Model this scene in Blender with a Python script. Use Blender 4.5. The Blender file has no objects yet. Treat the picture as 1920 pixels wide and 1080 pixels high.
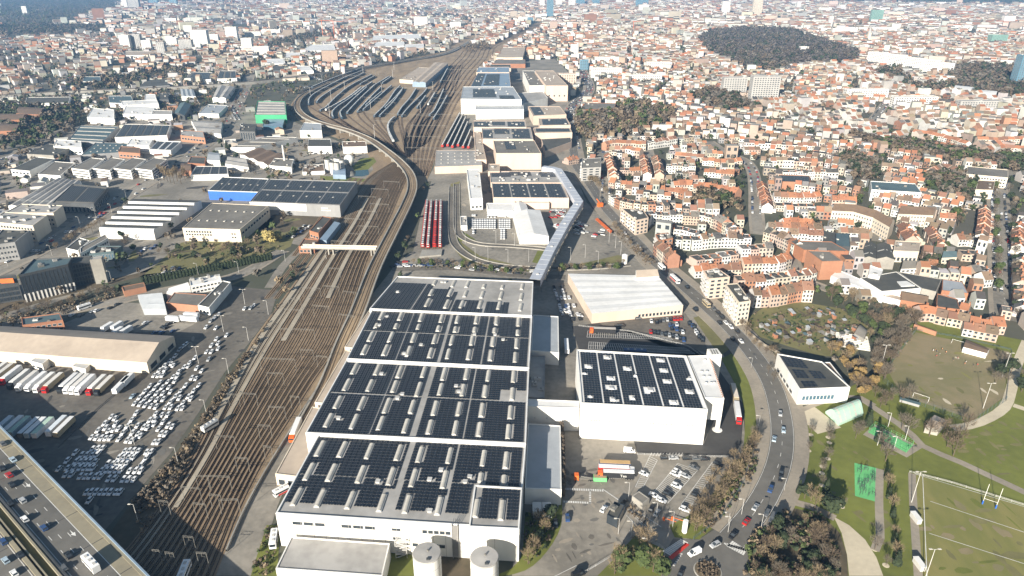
import bpy, math, random
import numpy as np
from mathutils import Vector
R = random.Random(7)
NR = np.random.default_rng(11)
S = bpy.context.scene
COL = S.collection
# ------------------------------------------------------------------ camera, sky, sun, exposure
CAM_H, FPX, PITCH = 200.0,1280.0, math.atan(585.0 / 1280.0)
cam = bpy.data.objects.new('camera', bpy.data.cameras.new('camera'))
COL.objects.link(cam)
cam.location = (0,0, CAM_H)
cam.rotation_euler = (math.pi / 2 - PITCH,0,0)
cam.data.sensor_width = 36.0
cam.data.lens = 24.0
cam.data.clip_start = 1.0
cam.data.clip_end = 30000.0
S.camera = cam
SUN_AZ, SUN_EL = math.radians(28.5), math.radians(20.5)   # the way shadows fall (from +Y towards +X), height of the sun
w = bpy.data.worlds.new('World')
S.world = w
w.use_nodes = True
bg = w.node_tree.nodes['Background']
sky = w.node_tree.nodes.new('ShaderNodeTexSky')
sky.sky_type = 'NISHITA'
sky.sun_disc = False
sky.sun_elevation = SUN_EL
sky.sun_rotation = SUN_AZ + math.pi
sky.air_density = 1.3
sky.dust_density = 1.0
sky.ozone_density = 1.5
w.node_tree.links.new(sky.outputs[0], bg.inputs['Color'])
bg.inputs['Strength'].default_value = 0.05
sl = bpy.data.lights.new('sun', 'SUN')
sl.energy = 5.0
sl.angle = math.radians(0.5)
sl.color = (1.0,0.93,0.81)
sun = bpy.data.objects.new('sun', sl)
COL.objects.link(sun)
sun.rotation_euler = Vector((math.sin(SUN_AZ) * math.cos(SUN_EL), math.cos(SUN_AZ) * math.cos(SUN_EL),-math.sin(SUN_EL))).to_track_quat('-Z', 'Y').to_euler()
sun.location = (-300,-400,900)
vs = S.view_settings
vs.view_transform = 'Standard'
vs.look = 'None'
vs.gamma = 1.0
vs.use_curve_mapping = False
vs.exposure = 1.1
S.cycles.max_bounces = 5
S.cycles.diffuse_bounces = 2
S.cycles.glossy_bounces = 2
S.cycles.volume_bounces = 0
S.cycles.caustics_reflective = False
S.cycles.caustics_refractive = False
# ------------------------------------------------------------------ helpers
CP, SP = math.cos(PITCH), math.sin(PITCH)
def P(u, v, h=0.0):
 """world x, y of the point at height h seen at photo pixel u, v (1920 x 1080)"""
 a = (540.0 - v) / FPX
 dz = a * CP - SP
 t = (h - CAM_H) / dz
 return ((u - 960.0) / FPX * t,(a * SP + CP) * t)
def PX(x, y, z=0.0):
 d = y * CP + (CAM_H - z) * SP
 return 960 + FPX * x / d,540 - FPX * (y * SP - (CAM_H - z) * CP) / d
def PP(pts, h=0.0):
 return [P(u, v, h) for u, v in pts]
def link(o):
 COL.objects.link(o)
 return o
def tag(o, label=None, cat=None, group=None, kind=None):
 if label: o['label'] = label
 if cat: o['category'] = cat
 if group: o['group'] = group
 if kind: o['kind'] = kind
 return o
def thing(name, label, cat, loc=(0,0,0), rz=0.0, group=None):
 o = link(bpy.data.objects.new(name, None))
 o.empty_display_size = 1.0
 o.location = loc
 o.rotation_euler = (0,0, rz)
 return tag(o, label, cat, group)
class MB:
 def __init__(s):
  s.v = []; s.f = []; s.m = []; s.c = []
  s.col = None
 def add(s, vs_, fs_, m=0):
  n = len(s.v)
  s.v.extend(vs_)
  for f in fs_:
   s.f.append([i + n for i in f]); s.m.append(m); s.c.append(s.col)
 def quad(s, a, b, c, d, m=0):
  s.add([a, b, c, d],[(0,1,2,3)], m)
 def prism(s, poly, z0, z1, m=0, mt=None, bottom=False, sides=True, top=True):
  n = len(poly)
  zt = z1 if hasattr(z1, '__len__') else [z1] * n
  zb = z0 if hasattr(z0, '__len__') else [z0] * n
  vv = [(p[0], p[1], zb[i]) for i, p in enumerate(poly)] + [(p[0], p[1], zt[i]) for i, p in enumerate(poly)]
  if sides: s.add(vv,[(i,(i + 1) % n, n + (i + 1) % n, n + i) for i in range(n)], m)
  if top: s.add(vv[n:],[tuple(range(n))], m if mt is None else mt)
  if bottom: s.add(vv[:n],[tuple(reversed(range(n)))], m)
 def box(s, cx, cy, cz, sx, sy, sz, rz=0.0, m=0, mt=None, bottom=False):
  c, q = math.cos(rz), math.sin(rz)
  poly = [(cx + x * c - y * q, cy + x * q + y * c) for x, y in ((-sx / 2,-sy / 2),(sx / 2,-sy / 2),(sx / 2, sy / 2),(-sx / 2, sy / 2))]
  s.prism(poly, cz - sz / 2, cz + sz / 2, m, mt, bottom)
 def bar(s, a, b, r, m=0, n=4, r2=None):
  a, b = Vector(a), Vector(b)
  d = (b - a)
  if d.length < 1e-6: return
  d.normalize()
  up = Vector((0,0,1)) if abs(d.z) < 0.9 else Vector((1,0,0))
  x = d.cross(up).normalized(); y = d.cross(x)
  r2 = r if r2 is None else r2
  vv = []
  for p, rr in ((a, r),(b, r2)):
   for i in range(n):
    t = 2 * math.pi * (i + 0.5) / n
    vv.append(tuple(p + x * (math.cos(t) * rr) + y * (math.sin(t) * rr)))
  s.add(vv,[(i, n + i, n + (i + 1) % n,(i + 1) % n) for i in range(n)] + [tuple(range(n)), tuple(reversed(range(n,2 * n)))], m)
 def cyl(s, cx, cy, z0, z1, r, n=20, m=0, mt=None, r2=None):
  r2 = r if r2 is None else r2
  a = [(cx + r * math.cos(2 * math.pi * i / n), cy + r * math.sin(2 * math.pi * i / n), z0) for i in range(n)]
  b = [(cx + r2 * math.cos(2 * math.pi * i / n), cy + r2 * math.sin(2 * math.pi * i / n), z1) for i in range(n)]
  s.add(a + b,[(i,(i + 1) % n, n + (i + 1) % n, n + i) for i in range(n)], m)
  s.add(b,[tuple(range(n))], m if mt is None else mt)
 def mesh(s, name, mats, origin=(0,0,0), smooth=False):
  me = bpy.data.meshes.new(name)
  ox, oy, oz = origin
  me.from_pydata([(a - ox, b - oy, c - oz) for a, b, c in s.v],[], s.f)
  for m in (mats if isinstance(mats,(list, tuple)) else [mats]): me.materials.append(m)
  if any(s.m): me.polygons.foreach_set('material_index', s.m)
  if smooth: me.polygons.foreach_set('use_smooth',[True] * len(s.f))
  if any(c is not None for c in s.c):
   at = me.attributes.new('tint', 'FLOAT_COLOR', 'FACE')
   at.data.foreach_set('color',[x for c in s.c for x in ((*c,1.0) if c is not None else (1,1,1,1))])
  me.update()
  return me
 def build(s, name, mats, parent=None, origin=(0,0,0), smooth=False):
  o = link(bpy.data.objects.new(name, s.mesh(name, mats, origin, smooth)))
  if parent is not None: o.parent = parent
  else: o.location = origin
  return o
def np_mesh(name, verts, faces, mats, mi=None, tint=None):
 """verts (N,3), faces (M,k) arrays, all faces of one size"""
 me = bpy.data.meshes.new(name)
 nf, k = faces.shape
 me.vertices.add(len(verts)); me.vertices.foreach_set('co', np.ascontiguousarray(verts, dtype=np.float32).ravel())
 me.loops.add(nf * k); me.loops.foreach_set('vertex_index', np.ascontiguousarray(faces, dtype=np.int32).ravel())
 me.polygons.add(nf); me.polygons.foreach_set('loop_start', np.arange(0, nf * k, k, dtype=np.int32)); me.polygons.foreach_set('use_smooth', np.zeros(nf, dtype=bool))
 for m in (mats if isinstance(mats,(list, tuple)) else [mats]): me.materials.append(m)
 if mi is not None: me.polygons.foreach_set('material_index', np.ascontiguousarray(mi, dtype=np.int32))
 if tint is not None:
  at = me.attributes.new('tint', 'FLOAT_COLOR', 'FACE')
  t4 = np.ones((nf,4), dtype=np.float32); t4[:, :3] = tint
  at.data.foreach_set('color', t4.ravel())
 me.update(calc_edges=True)
 return me
def mobj(name, me, parent=None, loc=(0,0,0), rz=0.0, scale=None):
 o = link(bpy.data.objects.new(name, me))
 o.parent = parent
 o.location = loc
 o.rotation_euler = (0,0, rz)
 if scale is not None: o.scale = scale
 return o
def copy_tree(o, parent=None):
 c = o.copy(); COL.objects.link(c); c.parent = parent
 for ch in KIDS.get(o.name,()):
  copy_tree(ch, c)
 return c
KIDS = {}
def inpoly(poly, x, y):
 x = np.asarray(x, dtype=float); y = np.asarray(y, dtype=float)
 r = np.zeros(x.shape, dtype=bool)
 n = len(poly); j = n - 1
 for i in range(n):
  xi, yi = poly[i]; xj, yj = poly[j]
  if yi != yj:
   r ^= ((yi > y) != (yj > y)) & (x < (xj - xi) * (y - yi) / (yj - yi) + xi)
  j = i
 return r
def smooth(pts, k=6):
 """Catmull-Rom through world points"""
 if len(pts) < 3: return list(pts)
 p = [np.array(q, dtype=float) for q in pts]
 p = [2 * p[0] - p[1]] + p + [2 * p[-1] - p[-2]]
 out = []
 for i in range(1, len(p) - 2):
  for j in range(k):
   t = j / k
   out.append(tuple(0.5 * (2 * p[i] + (p[i + 1] - p[i - 1]) * t + (2 * p[i - 1] - 5 * p[i] + 4 * p[i + 1] - p[i + 2]) * t * t + (3 * p[i] - p[i - 1] - 3 * p[i + 1] + p[i + 2]) * t ** 3)))
 out.append(tuple(p[-2]))
 return out
def resample(pts, step):
 a = np.array(pts, dtype=float)
 d = np.r_[0, np.cumsum(np.hypot(np.diff(a[:,0]), np.diff(a[:,1])))]
 n = max(2, int(d[-1] / step) + 1)
 t = np.linspace(0, d[-1], n)
 return np.c_[np.interp(t, d, a[:,0]), np.interp(t, d, a[:,1])], t
def normals(a):
 a = np.asarray(a, dtype=float)
 t = np.gradient(a, axis=0)
 t /= np.maximum(np.hypot(t[:,0], t[:,1])[:, None],1e-9)
 return np.c_[-t[:,1], t[:,0]], t        # left normal, tangent
def ribbon(mb, pts, o0, o1, z0, z1=None, m=0, skirt=0.0):
 """a strip between offsets o0 < o1 (to the left of travel is +)"""
 a = np.asarray(pts, dtype=float); n, _ = normals(a)
 z = np.full(len(a), z0) if not hasattr(z0, '__len__') else np.asarray(z0)
 L = a + n * o1; Rr = a + n * o0
 k = len(a)
 vv = [(x, y, q) for (x, y), q in zip(L, z)] + [(x, y, q) for (x, y), q in zip(Rr, z)]
 mb.add(vv,[(i, k + i, k + i + 1, i + 1) for i in range(k - 1)], m)
 if skirt:
  vb = [(x, y, q - skirt) for x, y, q in vv]
  mb.add(vv + vb,[(i + 1,2 * k + i + 1,2 * k + i, i) for i in range(k - 1)] + [(k + i,3 * k + i,3 * k + i + 1, k + i + 1) for i in range(k - 1)], m)
# ------------------------------------------------------------------ materials
def lin(r, g=None, b=None):
 if g is None: r, g, b = r
 return (r, g, b)
def mat(name, c1, c2=None, s1=0.5, s2=0.06, rough=0.8, metal=0.0, spec=None, tint=None, objcol=False, streak=None, fine=0.35, bump=0.0, contrast=(0.35,0.65)):
 """two colours mixed by two sizes of noise; tint: multiply by the mesh's own colour; objcol: by the object's own colour"""
 m = bpy.data.materials.new(name)
 m.use_nodes = True
 nt = m.node_tree; N = nt.nodes; L = nt.links
 b = N['Principled BSDF']
 b.inputs['Roughness'].default_value = rough
 b.inputs['Metallic'].default_value = metal
 if spec is not None: b.inputs['Specular IOR Level'].default_value = spec
 c2 = tuple(x * 0.75 for x in c1) if c2 is None else c2
 geo = N.new('ShaderNodeNewGeometry')
 vec = geo.outputs['Position']
 if streak:
  mp = N.new('ShaderNodeMapping'); mp.inputs['Scale'].default_value = streak
  L.new(vec, mp.inputs['Vector']); vec = mp.outputs[0]
 n1 = N.new('ShaderNodeTexNoise'); n1.inputs['Scale'].default_value = s1; n1.inputs['Detail'].default_value = 4
 n2 = N.new('ShaderNodeTexNoise'); n2.inputs['Scale'].default_value = s2; n2.inputs['Detail'].default_value = 3
 L.new(vec, n1.inputs['Vector']); L.new(vec, n2.inputs['Vector'])
 mx = N.new('ShaderNodeMix'); mx.data_type = 'FLOAT'; mx.inputs[0].default_value = fine
 L.new(n2.outputs['Fac'], mx.inputs[2]); L.new(n1.outputs['Fac'], mx.inputs[3])
 rp = N.new('ShaderNodeMapRange'); rp.inputs[1].default_value = contrast[0]; rp.inputs[2].default_value = contrast[1]
 L.new(mx.outputs[0], rp.inputs[0])
 cm = N.new('ShaderNodeMix'); cm.data_type = 'RGBA'
 cm.inputs[6].default_value = (*c1,1); cm.inputs[7].default_value = (*c2,1)
 L.new(rp.outputs[0], cm.inputs[0])
 out = cm.outputs[2]
 for on, kind in ((tint, 'ShaderNodeAttribute'),(objcol, 'ShaderNodeObjectInfo')):
  if not on: continue
  a = N.new(kind)
  if kind == 'ShaderNodeAttribute': a.attribute_name = 'tint'
  mm = N.new('ShaderNodeMix'); mm.data_type = 'RGBA'; mm.blend_type = 'MULTIPLY'; mm.inputs[0].default_value = 1.0
  L.new(out, mm.inputs[6]); L.new(a.outputs['Color'], mm.inputs[7]); out = mm.outputs[2]
 L.new(out, b.inputs['Base Color'])
 if bump:
  bp = N.new('ShaderNodeBump'); bp.inputs['Strength'].default_value = bump; bp.inputs['Distance'].default_value = 0.5
  L.new(n1.outputs['Fac'], bp.inputs['Height']); L.new(bp.outputs[0], b.inputs['Normal'])
 return m
W1 = (1,1,1)
M = {}
M['ground'] = mat('ground',(0.10,0.095,0.075),(0.055,0.062,0.035),0.05,0.006,0.95)
M['asphalt'] = mat('asphalt',(0.175,0.156,0.13),(0.10,0.09,0.077),0.35,0.03,0.9, contrast=(.4,.6))
M['asphalt_pale'] = mat('asphalt_pale',(0.29,0.262,0.22),(0.175,0.16,0.135),0.35,0.03,0.9, contrast=(.4,.6))
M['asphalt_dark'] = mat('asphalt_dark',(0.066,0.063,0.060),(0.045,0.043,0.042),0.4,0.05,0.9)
M['road'] = mat('road',(0.165,0.155,0.138),(0.105,0.10,0.09),0.25,0.03,0.85)
M['pavement'] = mat('pavement',(0.34,0.295,0.235),(0.235,0.205,0.165),0.6,0.05,0.9)
M['concrete'] = mat('concrete',(0.36,0.34,0.30),(0.24,0.225,0.20),0.5,0.06,0.85)
M['grass'] = mat('grass',(0.170,0.186,0.036),(0.105,0.118,0.022),0.25,0.03,0.95)
M['grass_dry'] = mat('grass_dry',(0.20,0.18,0.075),(0.12,0.115,0.045),0.3,0.04,0.95)
M['pitch'] = mat('pitch',(0.225,0.20,0.068),(0.16,0.162,0.045),0.2,0.03,0.95, streak=(1,.3,1), contrast=(.42,.58))
M['pitch_worn'] = mat('pitch_worn',(0.25,0.20,0.115),(0.185,0.165,0.08),0.15,0.03,0.95, contrast=(.42,.6))
M['soil'] = mat('soil',(0.13,0.10,0.065),(0.07,0.058,0.034),0.4,0.05,0.95)
M['gravel'] = mat('gravel',(0.58,0.51,0.38),(0.45,0.39,0.29),0.5,0.06,0.95)
M['ballast'] = mat('ballast',(0.36,0.265,0.165),(0.19,0.137,0.086),0.8,0.06,0.95, streak=(1,0.25,1))
M['ballast_pale'] = mat('ballast_pale',(0.42,0.37,0.29),(0.30,0.255,0.195),0.8,0.06,0.95)
M['sleeper'] = mat('sleeper',(0.31,0.22,0.14),(0.16,0.112,0.07),1.5,0.2,0.9)
M['rail'] = mat('rail',(0.085,0.055,0.038),(0.05,0.034,0.025),2,0.2,0.6,0.3)
M['white_wall'] = mat('white_wall',(0.80,0.79,0.76),(0.66,0.635,0.59),0.25,0.05,0.6, streak=(1,1,0.2))
M['cream_wall'] = mat('cream_wall',(0.66,0.58,0.47),(0.52,0.45,0.36),0.25,0.05,0.75, streak=(1,1,0.2))
M['pink_wall'] = mat('pink_wall',(0.62,0.49,0.40),(0.52,0.41,0.33),0.25,0.05,0.75, streak=(1,1,0.2))
M['grey_wall'] = mat('grey_wall',(0.30,0.30,0.30),(0.22,0.22,0.22),0.25,0.05,0.7, streak=(1,1,0.2))
M['dark_wall'] = mat('dark_wall',(0.075,0.08,0.085),(0.045,0.048,0.05),0.25,0.05,0.5)
M['brick_wall'] = mat('brick_wall',(0.36,0.165,0.09),(0.27,0.12,0.07),0.6,0.08,0.85)
M['orange_wall'] = mat('orange_wall',(0.38,0.19,0.115),(0.31,0.15,0.09),0.6,0.08,0.8)
M['blue_wall'] = mat('blue_wall',(0.03,0.14,0.55),(0.025,0.11,0.45),0.3,0.05,0.5)
M['green_wall'] = mat('green_wall',(0.04,0.36,0.16),(0.03,0.28,0.13),0.3,0.05,0.5)
M['roof_grey'] = mat('roof_grey',(0.40,0.385,0.365),(0.25,0.24,0.225),0.3,0.05,0.8, contrast=(.38,.66))
M['roof_white'] = mat('roof_white',(0.80,0.79,0.77),(0.62,0.61,0.59),0.3,0.04,0.6)
M['roof_dark'] = mat('roof_dark',(0.095,0.095,0.085),(0.055,0.056,0.052),0.3,0.05,0.85)
M['roof_mid'] = mat('roof_mid',(0.21,0.195,0.17),(0.14,0.13,0.115),0.3,0.05,0.85)
M['roof_beige'] = mat('roof_beige',(0.46,0.385,0.31),(0.35,0.29,0.235),0.3,0.05,0.85)
M['roof_brown'] = mat('roof_brown',(0.20,0.135,0.09),(0.13,0.09,0.065),0.3,0.05,0.85)
M['roof_teal'] = mat('roof_teal',(0.10,0.15,0.16),(0.07,0.105,0.12),0.3,0.05,0.6)
M['roof_blue'] = mat('roof_blue',(0.25,0.33,0.42),(0.19,0.26,0.34),0.3,0.05,0.5)
M['roof_steel'] = mat('roof_steel',(0.40,0.42,0.44),(0.31,0.33,0.35),0.3,0.05,0.5)
M['pv'] = mat('pv',(0.011,0.015,0.023),(0.02,0.026,0.036),0.8,0.05,0.35, spec=0.35)
M['pv_frame'] = mat('pv_frame',(0.16,0.16,0.165), None,0.8,0.05,0.5,0.4)
M['skylight'] = mat('skylight',(0.58,0.55,0.49),(0.44,0.41,0.36),0.6,0.1,0.55)
M['glass'] = mat('glass',(0.025,0.032,0.04),(0.05,0.06,0.07),0.3,0.05,0.15)
M['glass_blue'] = mat('glass_blue',(0.06,0.12,0.17),(0.08,0.15,0.2),0.2,0.05,0.2)
M['steel'] = mat('steel',(0.23,0.22,0.195),(0.16,0.15,0.135),1.0,0.1,0.5,0.2)
M['bridge_grey'] = mat('bridge_grey',(0.47,0.50,0.56),(0.38,0.40,0.45),0.3,0.05,0.5)
M['unit'] = mat('unit',(0.55,0.54,0.52),(0.42,0.41,0.39),0.7,0.1,0.6)
M['paint'] = mat('paint',(0.72,0.71,0.68),(0.52,0.51,0.48),1.2,0.15,0.8)
M['tyre'] = mat('tyre',(0.02,0.02,0.02), None,1,0.1,0.8)
M['carpaint'] = mat('carpaint',(1,1,1),(0.94,0.94,0.94),0.8,0.05,0.3, objcol=True, spec=0.5)
M['tinted'] = mat('tinted',(1,1,1),(0.78,0.78,0.78),0.5,0.07,0.8, tint=True)
M['tinted_obj'] = mat('tinted_obj',(1,1,1),(0.76,0.76,0.76),0.5,0.07,0.8, objcol=True)
M['red'] = mat('red',(0.55,0.035,0.02),(0.45,0.03,0.02),0.7,0.1,0.5)
M['orange'] = mat('orange',(0.75,0.16,0.03),(0.6,0.12,0.02),0.7,0.1,0.6)
M['green_paint'] = mat('green_paint',(0.16,0.50,0.20),(0.12,0.42,0.15),0.6,0.1,0.7)
M['bark'] = mat('bark',(0.13,0.10,0.07),(0.08,0.06,0.042),1.5,0.2,0.9)
M['water'] = mat('water',(0.025,0.065,0.075),(0.02,0.05,0.06),0.3,0.05,0.12)
# ------------------------------------------------------------------ building kit
EXCL = []        # world polygons no filler house or tree may touch
def lerp2(q, s, t):
 """bilinear on a quad FL, FR, BR, BL"""
 a, b, c, d = [np.array(x, dtype=float) for x in q]
 return a * (1 - s) * (1 - t) + b * s * (1 - t) + c * s * t + d * (1 - s) * t
def qsize(q):
 a, b, c, d = [np.array(x, dtype=float) for x in q]
 return (np.hypot(*(b - a)) + np.hypot(*(c - d))) / 2,(np.hypot(*(d - a)) + np.hypot(*(c - b))) / 2
def pv_array(q, s0, s1, t0, t1, h, parent, origin, holes=(), pw=1.12, pd=1.75, name='solar_array', tilt=0.13, gap=0.2):
 W_, D_ = qsize(q)
 ns, nt_ = max(2, int((s1 - s0) * W_ / pw)), max(1, int((t1 - t0) * D_ / pd))
 i, j = np.meshgrid(np.arange(ns), np.arange(nt_), indexing='ij'); i = i.ravel(); j = j.ravel()
 gs, gt = gap / 2 / pw, gap / 2 / pd
 def bil(s, t):
  a, b, c, d = [np.array(x, dtype=float) for x in q]
  s = s[:, None]; t = t[:, None]
  return a * (1 - s) * (1 - t) + b * s * (1 - t) + c * s * t + d * (1 - s) * t
 ds, dt = (s1 - s0) / ns,(t1 - t0) / nt_
 cs, ct = s0 + (i + .5) * ds, t0 + (j + .5) * dt
 cxy = bil(cs, ct)
 keep = np.ones(len(i), dtype=bool)
 for poly in holes: keep &= ~inpoly(poly, cxy[:,0], cxy[:,1])
 i, j, cs, ct = i[keep], j[keep], cs[keep], ct[keep]
 if not len(i): return None
 zz = h + 0.28 + 0 * cs
 up = np.where(i % 2 == 0, tilt,0.0); dn = np.where(i % 2 == 0,0.0, tilt)
 c0 = bil(s0 + (i + gs) * ds, t0 + (j + gt) * dt); c1 = bil(s0 + (i + 1 - gs) * ds, t0 + (j + gt) * dt)
 c2 = bil(s0 + (i + 1 - gs) * ds, t0 + (j + 1 - gt) * dt); c3 = bil(s0 + (i + gs) * ds, t0 + (j + 1 - gt) * dt)
 n = len(i)
 top = np.stack([np.c_[c0, zz + dn], np.c_[c1, zz + up], np.c_[c2, zz + up], np.c_[c3, zz + dn]],1)
 bot = top.copy(); bot[:, :,2] -= 0.06
 v = np.concatenate([top, bot],1).reshape(-1,3) - np.array(origin)
 b = (np.arange(n) * 8)[:, None]
 f = np.concatenate([b + np.array(k)[None] for k in ((0,1,2,3),(4,5,1,0),(5,6,2,1),(6,7,3,2),(7,4,0,3))],0)
 me = np_mesh(name, v, f,[M['pv'], M['pv_frame']], np.r_[np.zeros(n), np.ones(4 * n)])
 o = mobj(name, me, parent); o['kind'] = 'stuff'
 return o
def edge_windows(root, org, a, b, z0, z1, n, fill=0.7, s0=0.03, s1=0.97, name='window', mt='glass', single=True, out=0.03, fm='unit'):
 """n windows along the wall a-b, each with a frame standing proud and a pane set back in it"""
 a = np.array(a, dtype=float); b = np.array(b, dtype=float); L_ = np.hypot(*(b - a)); t = (b - a) / L_; nr = np.array([t[1],-t[0]])
 step = (s1 - s0) * L_ / n
 def one(mb, k):
  c = a + t * (s0 * L_ + (k + .5) * step); wd = step * fill / 2
  p0, p1 = c - t * wd, c + t * wd
  f = 0.12
  for (u0, u1, q0, q1) in ((p0, p1, z0, z0 + f),(p0, p1, z1 - f, z1),(p0, p0 + t * f, z0 + f, z1 - f),(p1 - t * f, p1, z0 + f, z1 - f)):
   e = nr * (out + 0.09)
   mb.prism([tuple(u0 + e), tuple(u1 + e), tuple(u1 + nr * 0.002), tuple(u0 + nr * 0.002)][::1], q0, q1,1, bottom=True)
  e = nr * out
  i0, i1 = p0 + t * f + e, p1 - t * f + e
  mb.quad((*i0, z0 + f),(*i1, z0 + f),(*i1, z1 - f),(*i0, z1 - f),0)
 if single:
  for k in range(n):
   mb = MB(); one(mb, k); mb.build(name,[M[mt], M[fm]], root, org)
 else:
  mb = MB()
  for k in range(n): one(mb, k)
  o = mb.build(name,[M[mt], M[fm]], root, org); o['kind'] = 'stuff'
def parapet(mb, poly, h, ph=0.5, th=0.45, m=0):
 n = len(poly)
 p = [np.array(x, dtype=float) for x in poly]
 inner = []
 for k in range(n):
  a, b, c = p[k - 1], p[k], p[(k + 1) % n]
  t1 = (b - a) / max(np.hypot(*(b - a)),1e-6); t2 = (c - b) / max(np.hypot(*(c - b)),1e-6)
  n1 = np.array([-t1[1], t1[0]]); n2 = np.array([-t2[1], t2[0]])
  bi = n1 + n2; bi /= max(np.dot(bi, n1),0.3)
  inner.append(b + bi * th)
 for k in range(n):
  a, b, c, d = p[k], p[(k + 1) % n], inner[(k + 1) % n], inner[k]
  z = h + ph
  mb.quad((*a, z),(*b, z),(*c, z),(*d, z), m)
  mb.quad((*a, h),(*b, h),(*b, z),(*a, z), m)
  mb.quad((*d, z),(*c, z),(*c, h),(*d, h), m)
def hvac(root, org, q, h, n, seed=0, smin=1.2, smax=3.5):
 rr = random.Random(seed)
 a, b = np.array(q[0]), np.array(q[1]); rz = math.atan2(b[1] - a[1], b[0] - a[0])
 for k in range(n):
  p = lerp2(q, rr.uniform(.08,.92), rr.uniform(.1,.9))
  sx, sy, sz = rr.uniform(smin, smax), rr.uniform(smin, smax), rr.uniform(.7,1.8)
  mb = MB(); mb.box(p[0], p[1], h + sz / 2 + 0.02, sx, sy, sz, rz,0)
  mb.cyl(p[0], p[1], h + sz + .02, h + sz + .25, min(sx, sy) * .3,8,1)
  mb.build('roof_unit',[M[rr.choice(['unit', 'unit', 'steel', 'roof_grey'])], M['steel']], root, org)
def building(name, label, cat, px, h, wall='white_wall', roof='roof_grey', pv=(), win=(), units=0, par=0.5, style='flat', group=None, z0=0.0, domes=0, parm=None, rise=None, bays=4, axis=0, strips=0, seed=None, excl=True, coords=None):
 """px: roof corners in the photo (front-left, front-right, back-right, back-left) at height h"""
 poly = coords or PP(px, h)
 n = len(poly)
 cx, cy = sum(p[0] for p in poly) / n, sum(p[1] for p in poly) / n
 root = thing(name, label, cat,(cx, cy, z0),0, group)
 org = (cx, cy, z0)
 if excl: EXCL.append(poly)
 seed = int(abs(cx * 7 + cy * 13)) if seed is None else seed
 ext = [(0.0,0.0)]
 mb = MB()
 if style in ('gable', 'shed', 'saw', 'barrel') and n == 4:
  q = [np.array(p) for p in poly]
  if axis: q = q[1:] + q[:1]
  # ridge runs from the middle of edge q0-q3 ... q1-q2 : bays spaced along q0->q3
  bl, dp = qsize(q)
  nb = bays if style in ('saw',) else (bays if style == 'gable' and bays > 1 else 1)
  rs = rise if rise is not None else (0.22 * dp / nb)
  mr = MB()
  mb.prism(poly, z0, h,0, top=False)
  for k in range(nb):
   t0, t1 = k / nb,(k + 1) / nb
   A, B = lerp2(q,0, t0), lerp2(q,1, t0)
   D, C = lerp2(q,0, t1), lerp2(q,1, t1)
   if style == 'barrel':
    m_ = 8; prof = [(i / m_, rs * math.sin(math.pi * i / m_)) for i in range(m_ + 1)]
   elif style == 'saw': prof = [(0,0),(0.05, rs),(0.2, rs),(1,0)]
   elif style == 'shed': prof = [(0,0),(1, rs)]
   else: prof = [(0,0),(0.5, rs),(1,0)]
   for (u0, z_0),(u1, z_1) in zip(prof[:-1], prof[1:]):
    a0, b0, b1, a1 = A + (D - A) * u0, B + (C - B) * u0, B + (C - B) * u1, A + (D - A) * u1
    mr.quad((*a0, h + z_0 + .02),(*b0, h + z_0 + .02),(*b1, h + z_1 + .02),(*a1, h + z_1 + .02),1 if (style == 'saw' and u0 < .1) else 0)
   for e0, e1 in ((A, D),(B, C)):
    pr = [(*(e0 + (e1 - e0) * u), h + z_) for u, z_ in prof]
    if style == 'shed': pr.append((*e1, h))
    mb.add(pr,[tuple(range(len(pr)))],0)
   if style == 'shed': mb.quad((*D, h),(*C, h),(*C, h + rs),(*D, h + rs),0)
   for s_ in range(strips):     # translucent roof strips running down the slope
    sm = (s_ + .5) / strips; ww = 0.012 + 0.02 * ((s_ * 7) % 3 == 0)
    for (u0, z_0),(u1, z_1) in zip(prof[:-1], prof[1:]):
     if style == 'saw' and u0 == 0: continue
     A1 = lerp2(q, sm - ww, t0); B1 = lerp2(q, sm + ww, t0); D1 = lerp2(q, sm - ww, t1); C1 = lerp2(q, sm + ww, t1)
     f0, f1 = u0 + (u1 - u0) * .12, u0 + (u1 - u0) * .9
     y0, y1 = z_0 + (z_1 - z_0) * .12, z_0 + (z_1 - z_0) * .9
     mr.quad((*(A1 + (D1 - A1) * f0), h + y0 + .08),(*(B1 + (C1 - B1) * f0), h + y0 + .08),(*(B1 + (C1 - B1) * f1), h + y1 + .08),(*(A1 + (D1 - A1) * f1), h + y1 + .08),2)
  mb.build('wall', M[wall], root, org)
  mr.build('roof',[M[roof], M['roof_white'], M['skylight']], root, org)
 else:
  mb.prism(poly, z0, h - 0.02,0, top=False)
  mb.build('wall', M[wall], root, org)
  mr = MB(); mr.add([(*p, h) for p in poly],[tuple(range(n))],0)
  for s_ in range(strips):
   sm = (s_ + .5) / strips
   a_, b_, c_, d_ = lerp2(poly,.04, sm - .06 / max(strips,1)), lerp2(poly,.96, sm - .06 / max(strips,1)), lerp2(poly,.96, sm + .1 / max(strips,1)), lerp2(poly,.04, sm + .1 / max(strips,1))
   mr.prism([tuple(a_), tuple(b_), tuple(c_), tuple(d_)], h, h + .35,1)
  mr.build('roof',[M[roof], M['skylight']], root, org)
  if par:
   mp_ = MB(); parapet(mp_, poly, h, par); mp_.build('parapet', M[parm or wall], root, org)
 q4 = poly if n == 4 else [poly[0], poly[1], poly[-2], poly[-1]]
 if style == 'flat':
  for r_ in pv: pv_array(q4, *r_[:4], h, root, org, **(r_[4] if len(r_) > 4 else {}))
  if units: hvac(root, org, q4, h, units, seed)
 for wi in win:
  e, a0, a1, cnt = wi[:4]; kw = wi[4] if len(wi) > 4 else {}
  edge_windows(root, org, poly[e], poly[(e + 1) % n], a0, a1, cnt, **kw)
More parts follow.
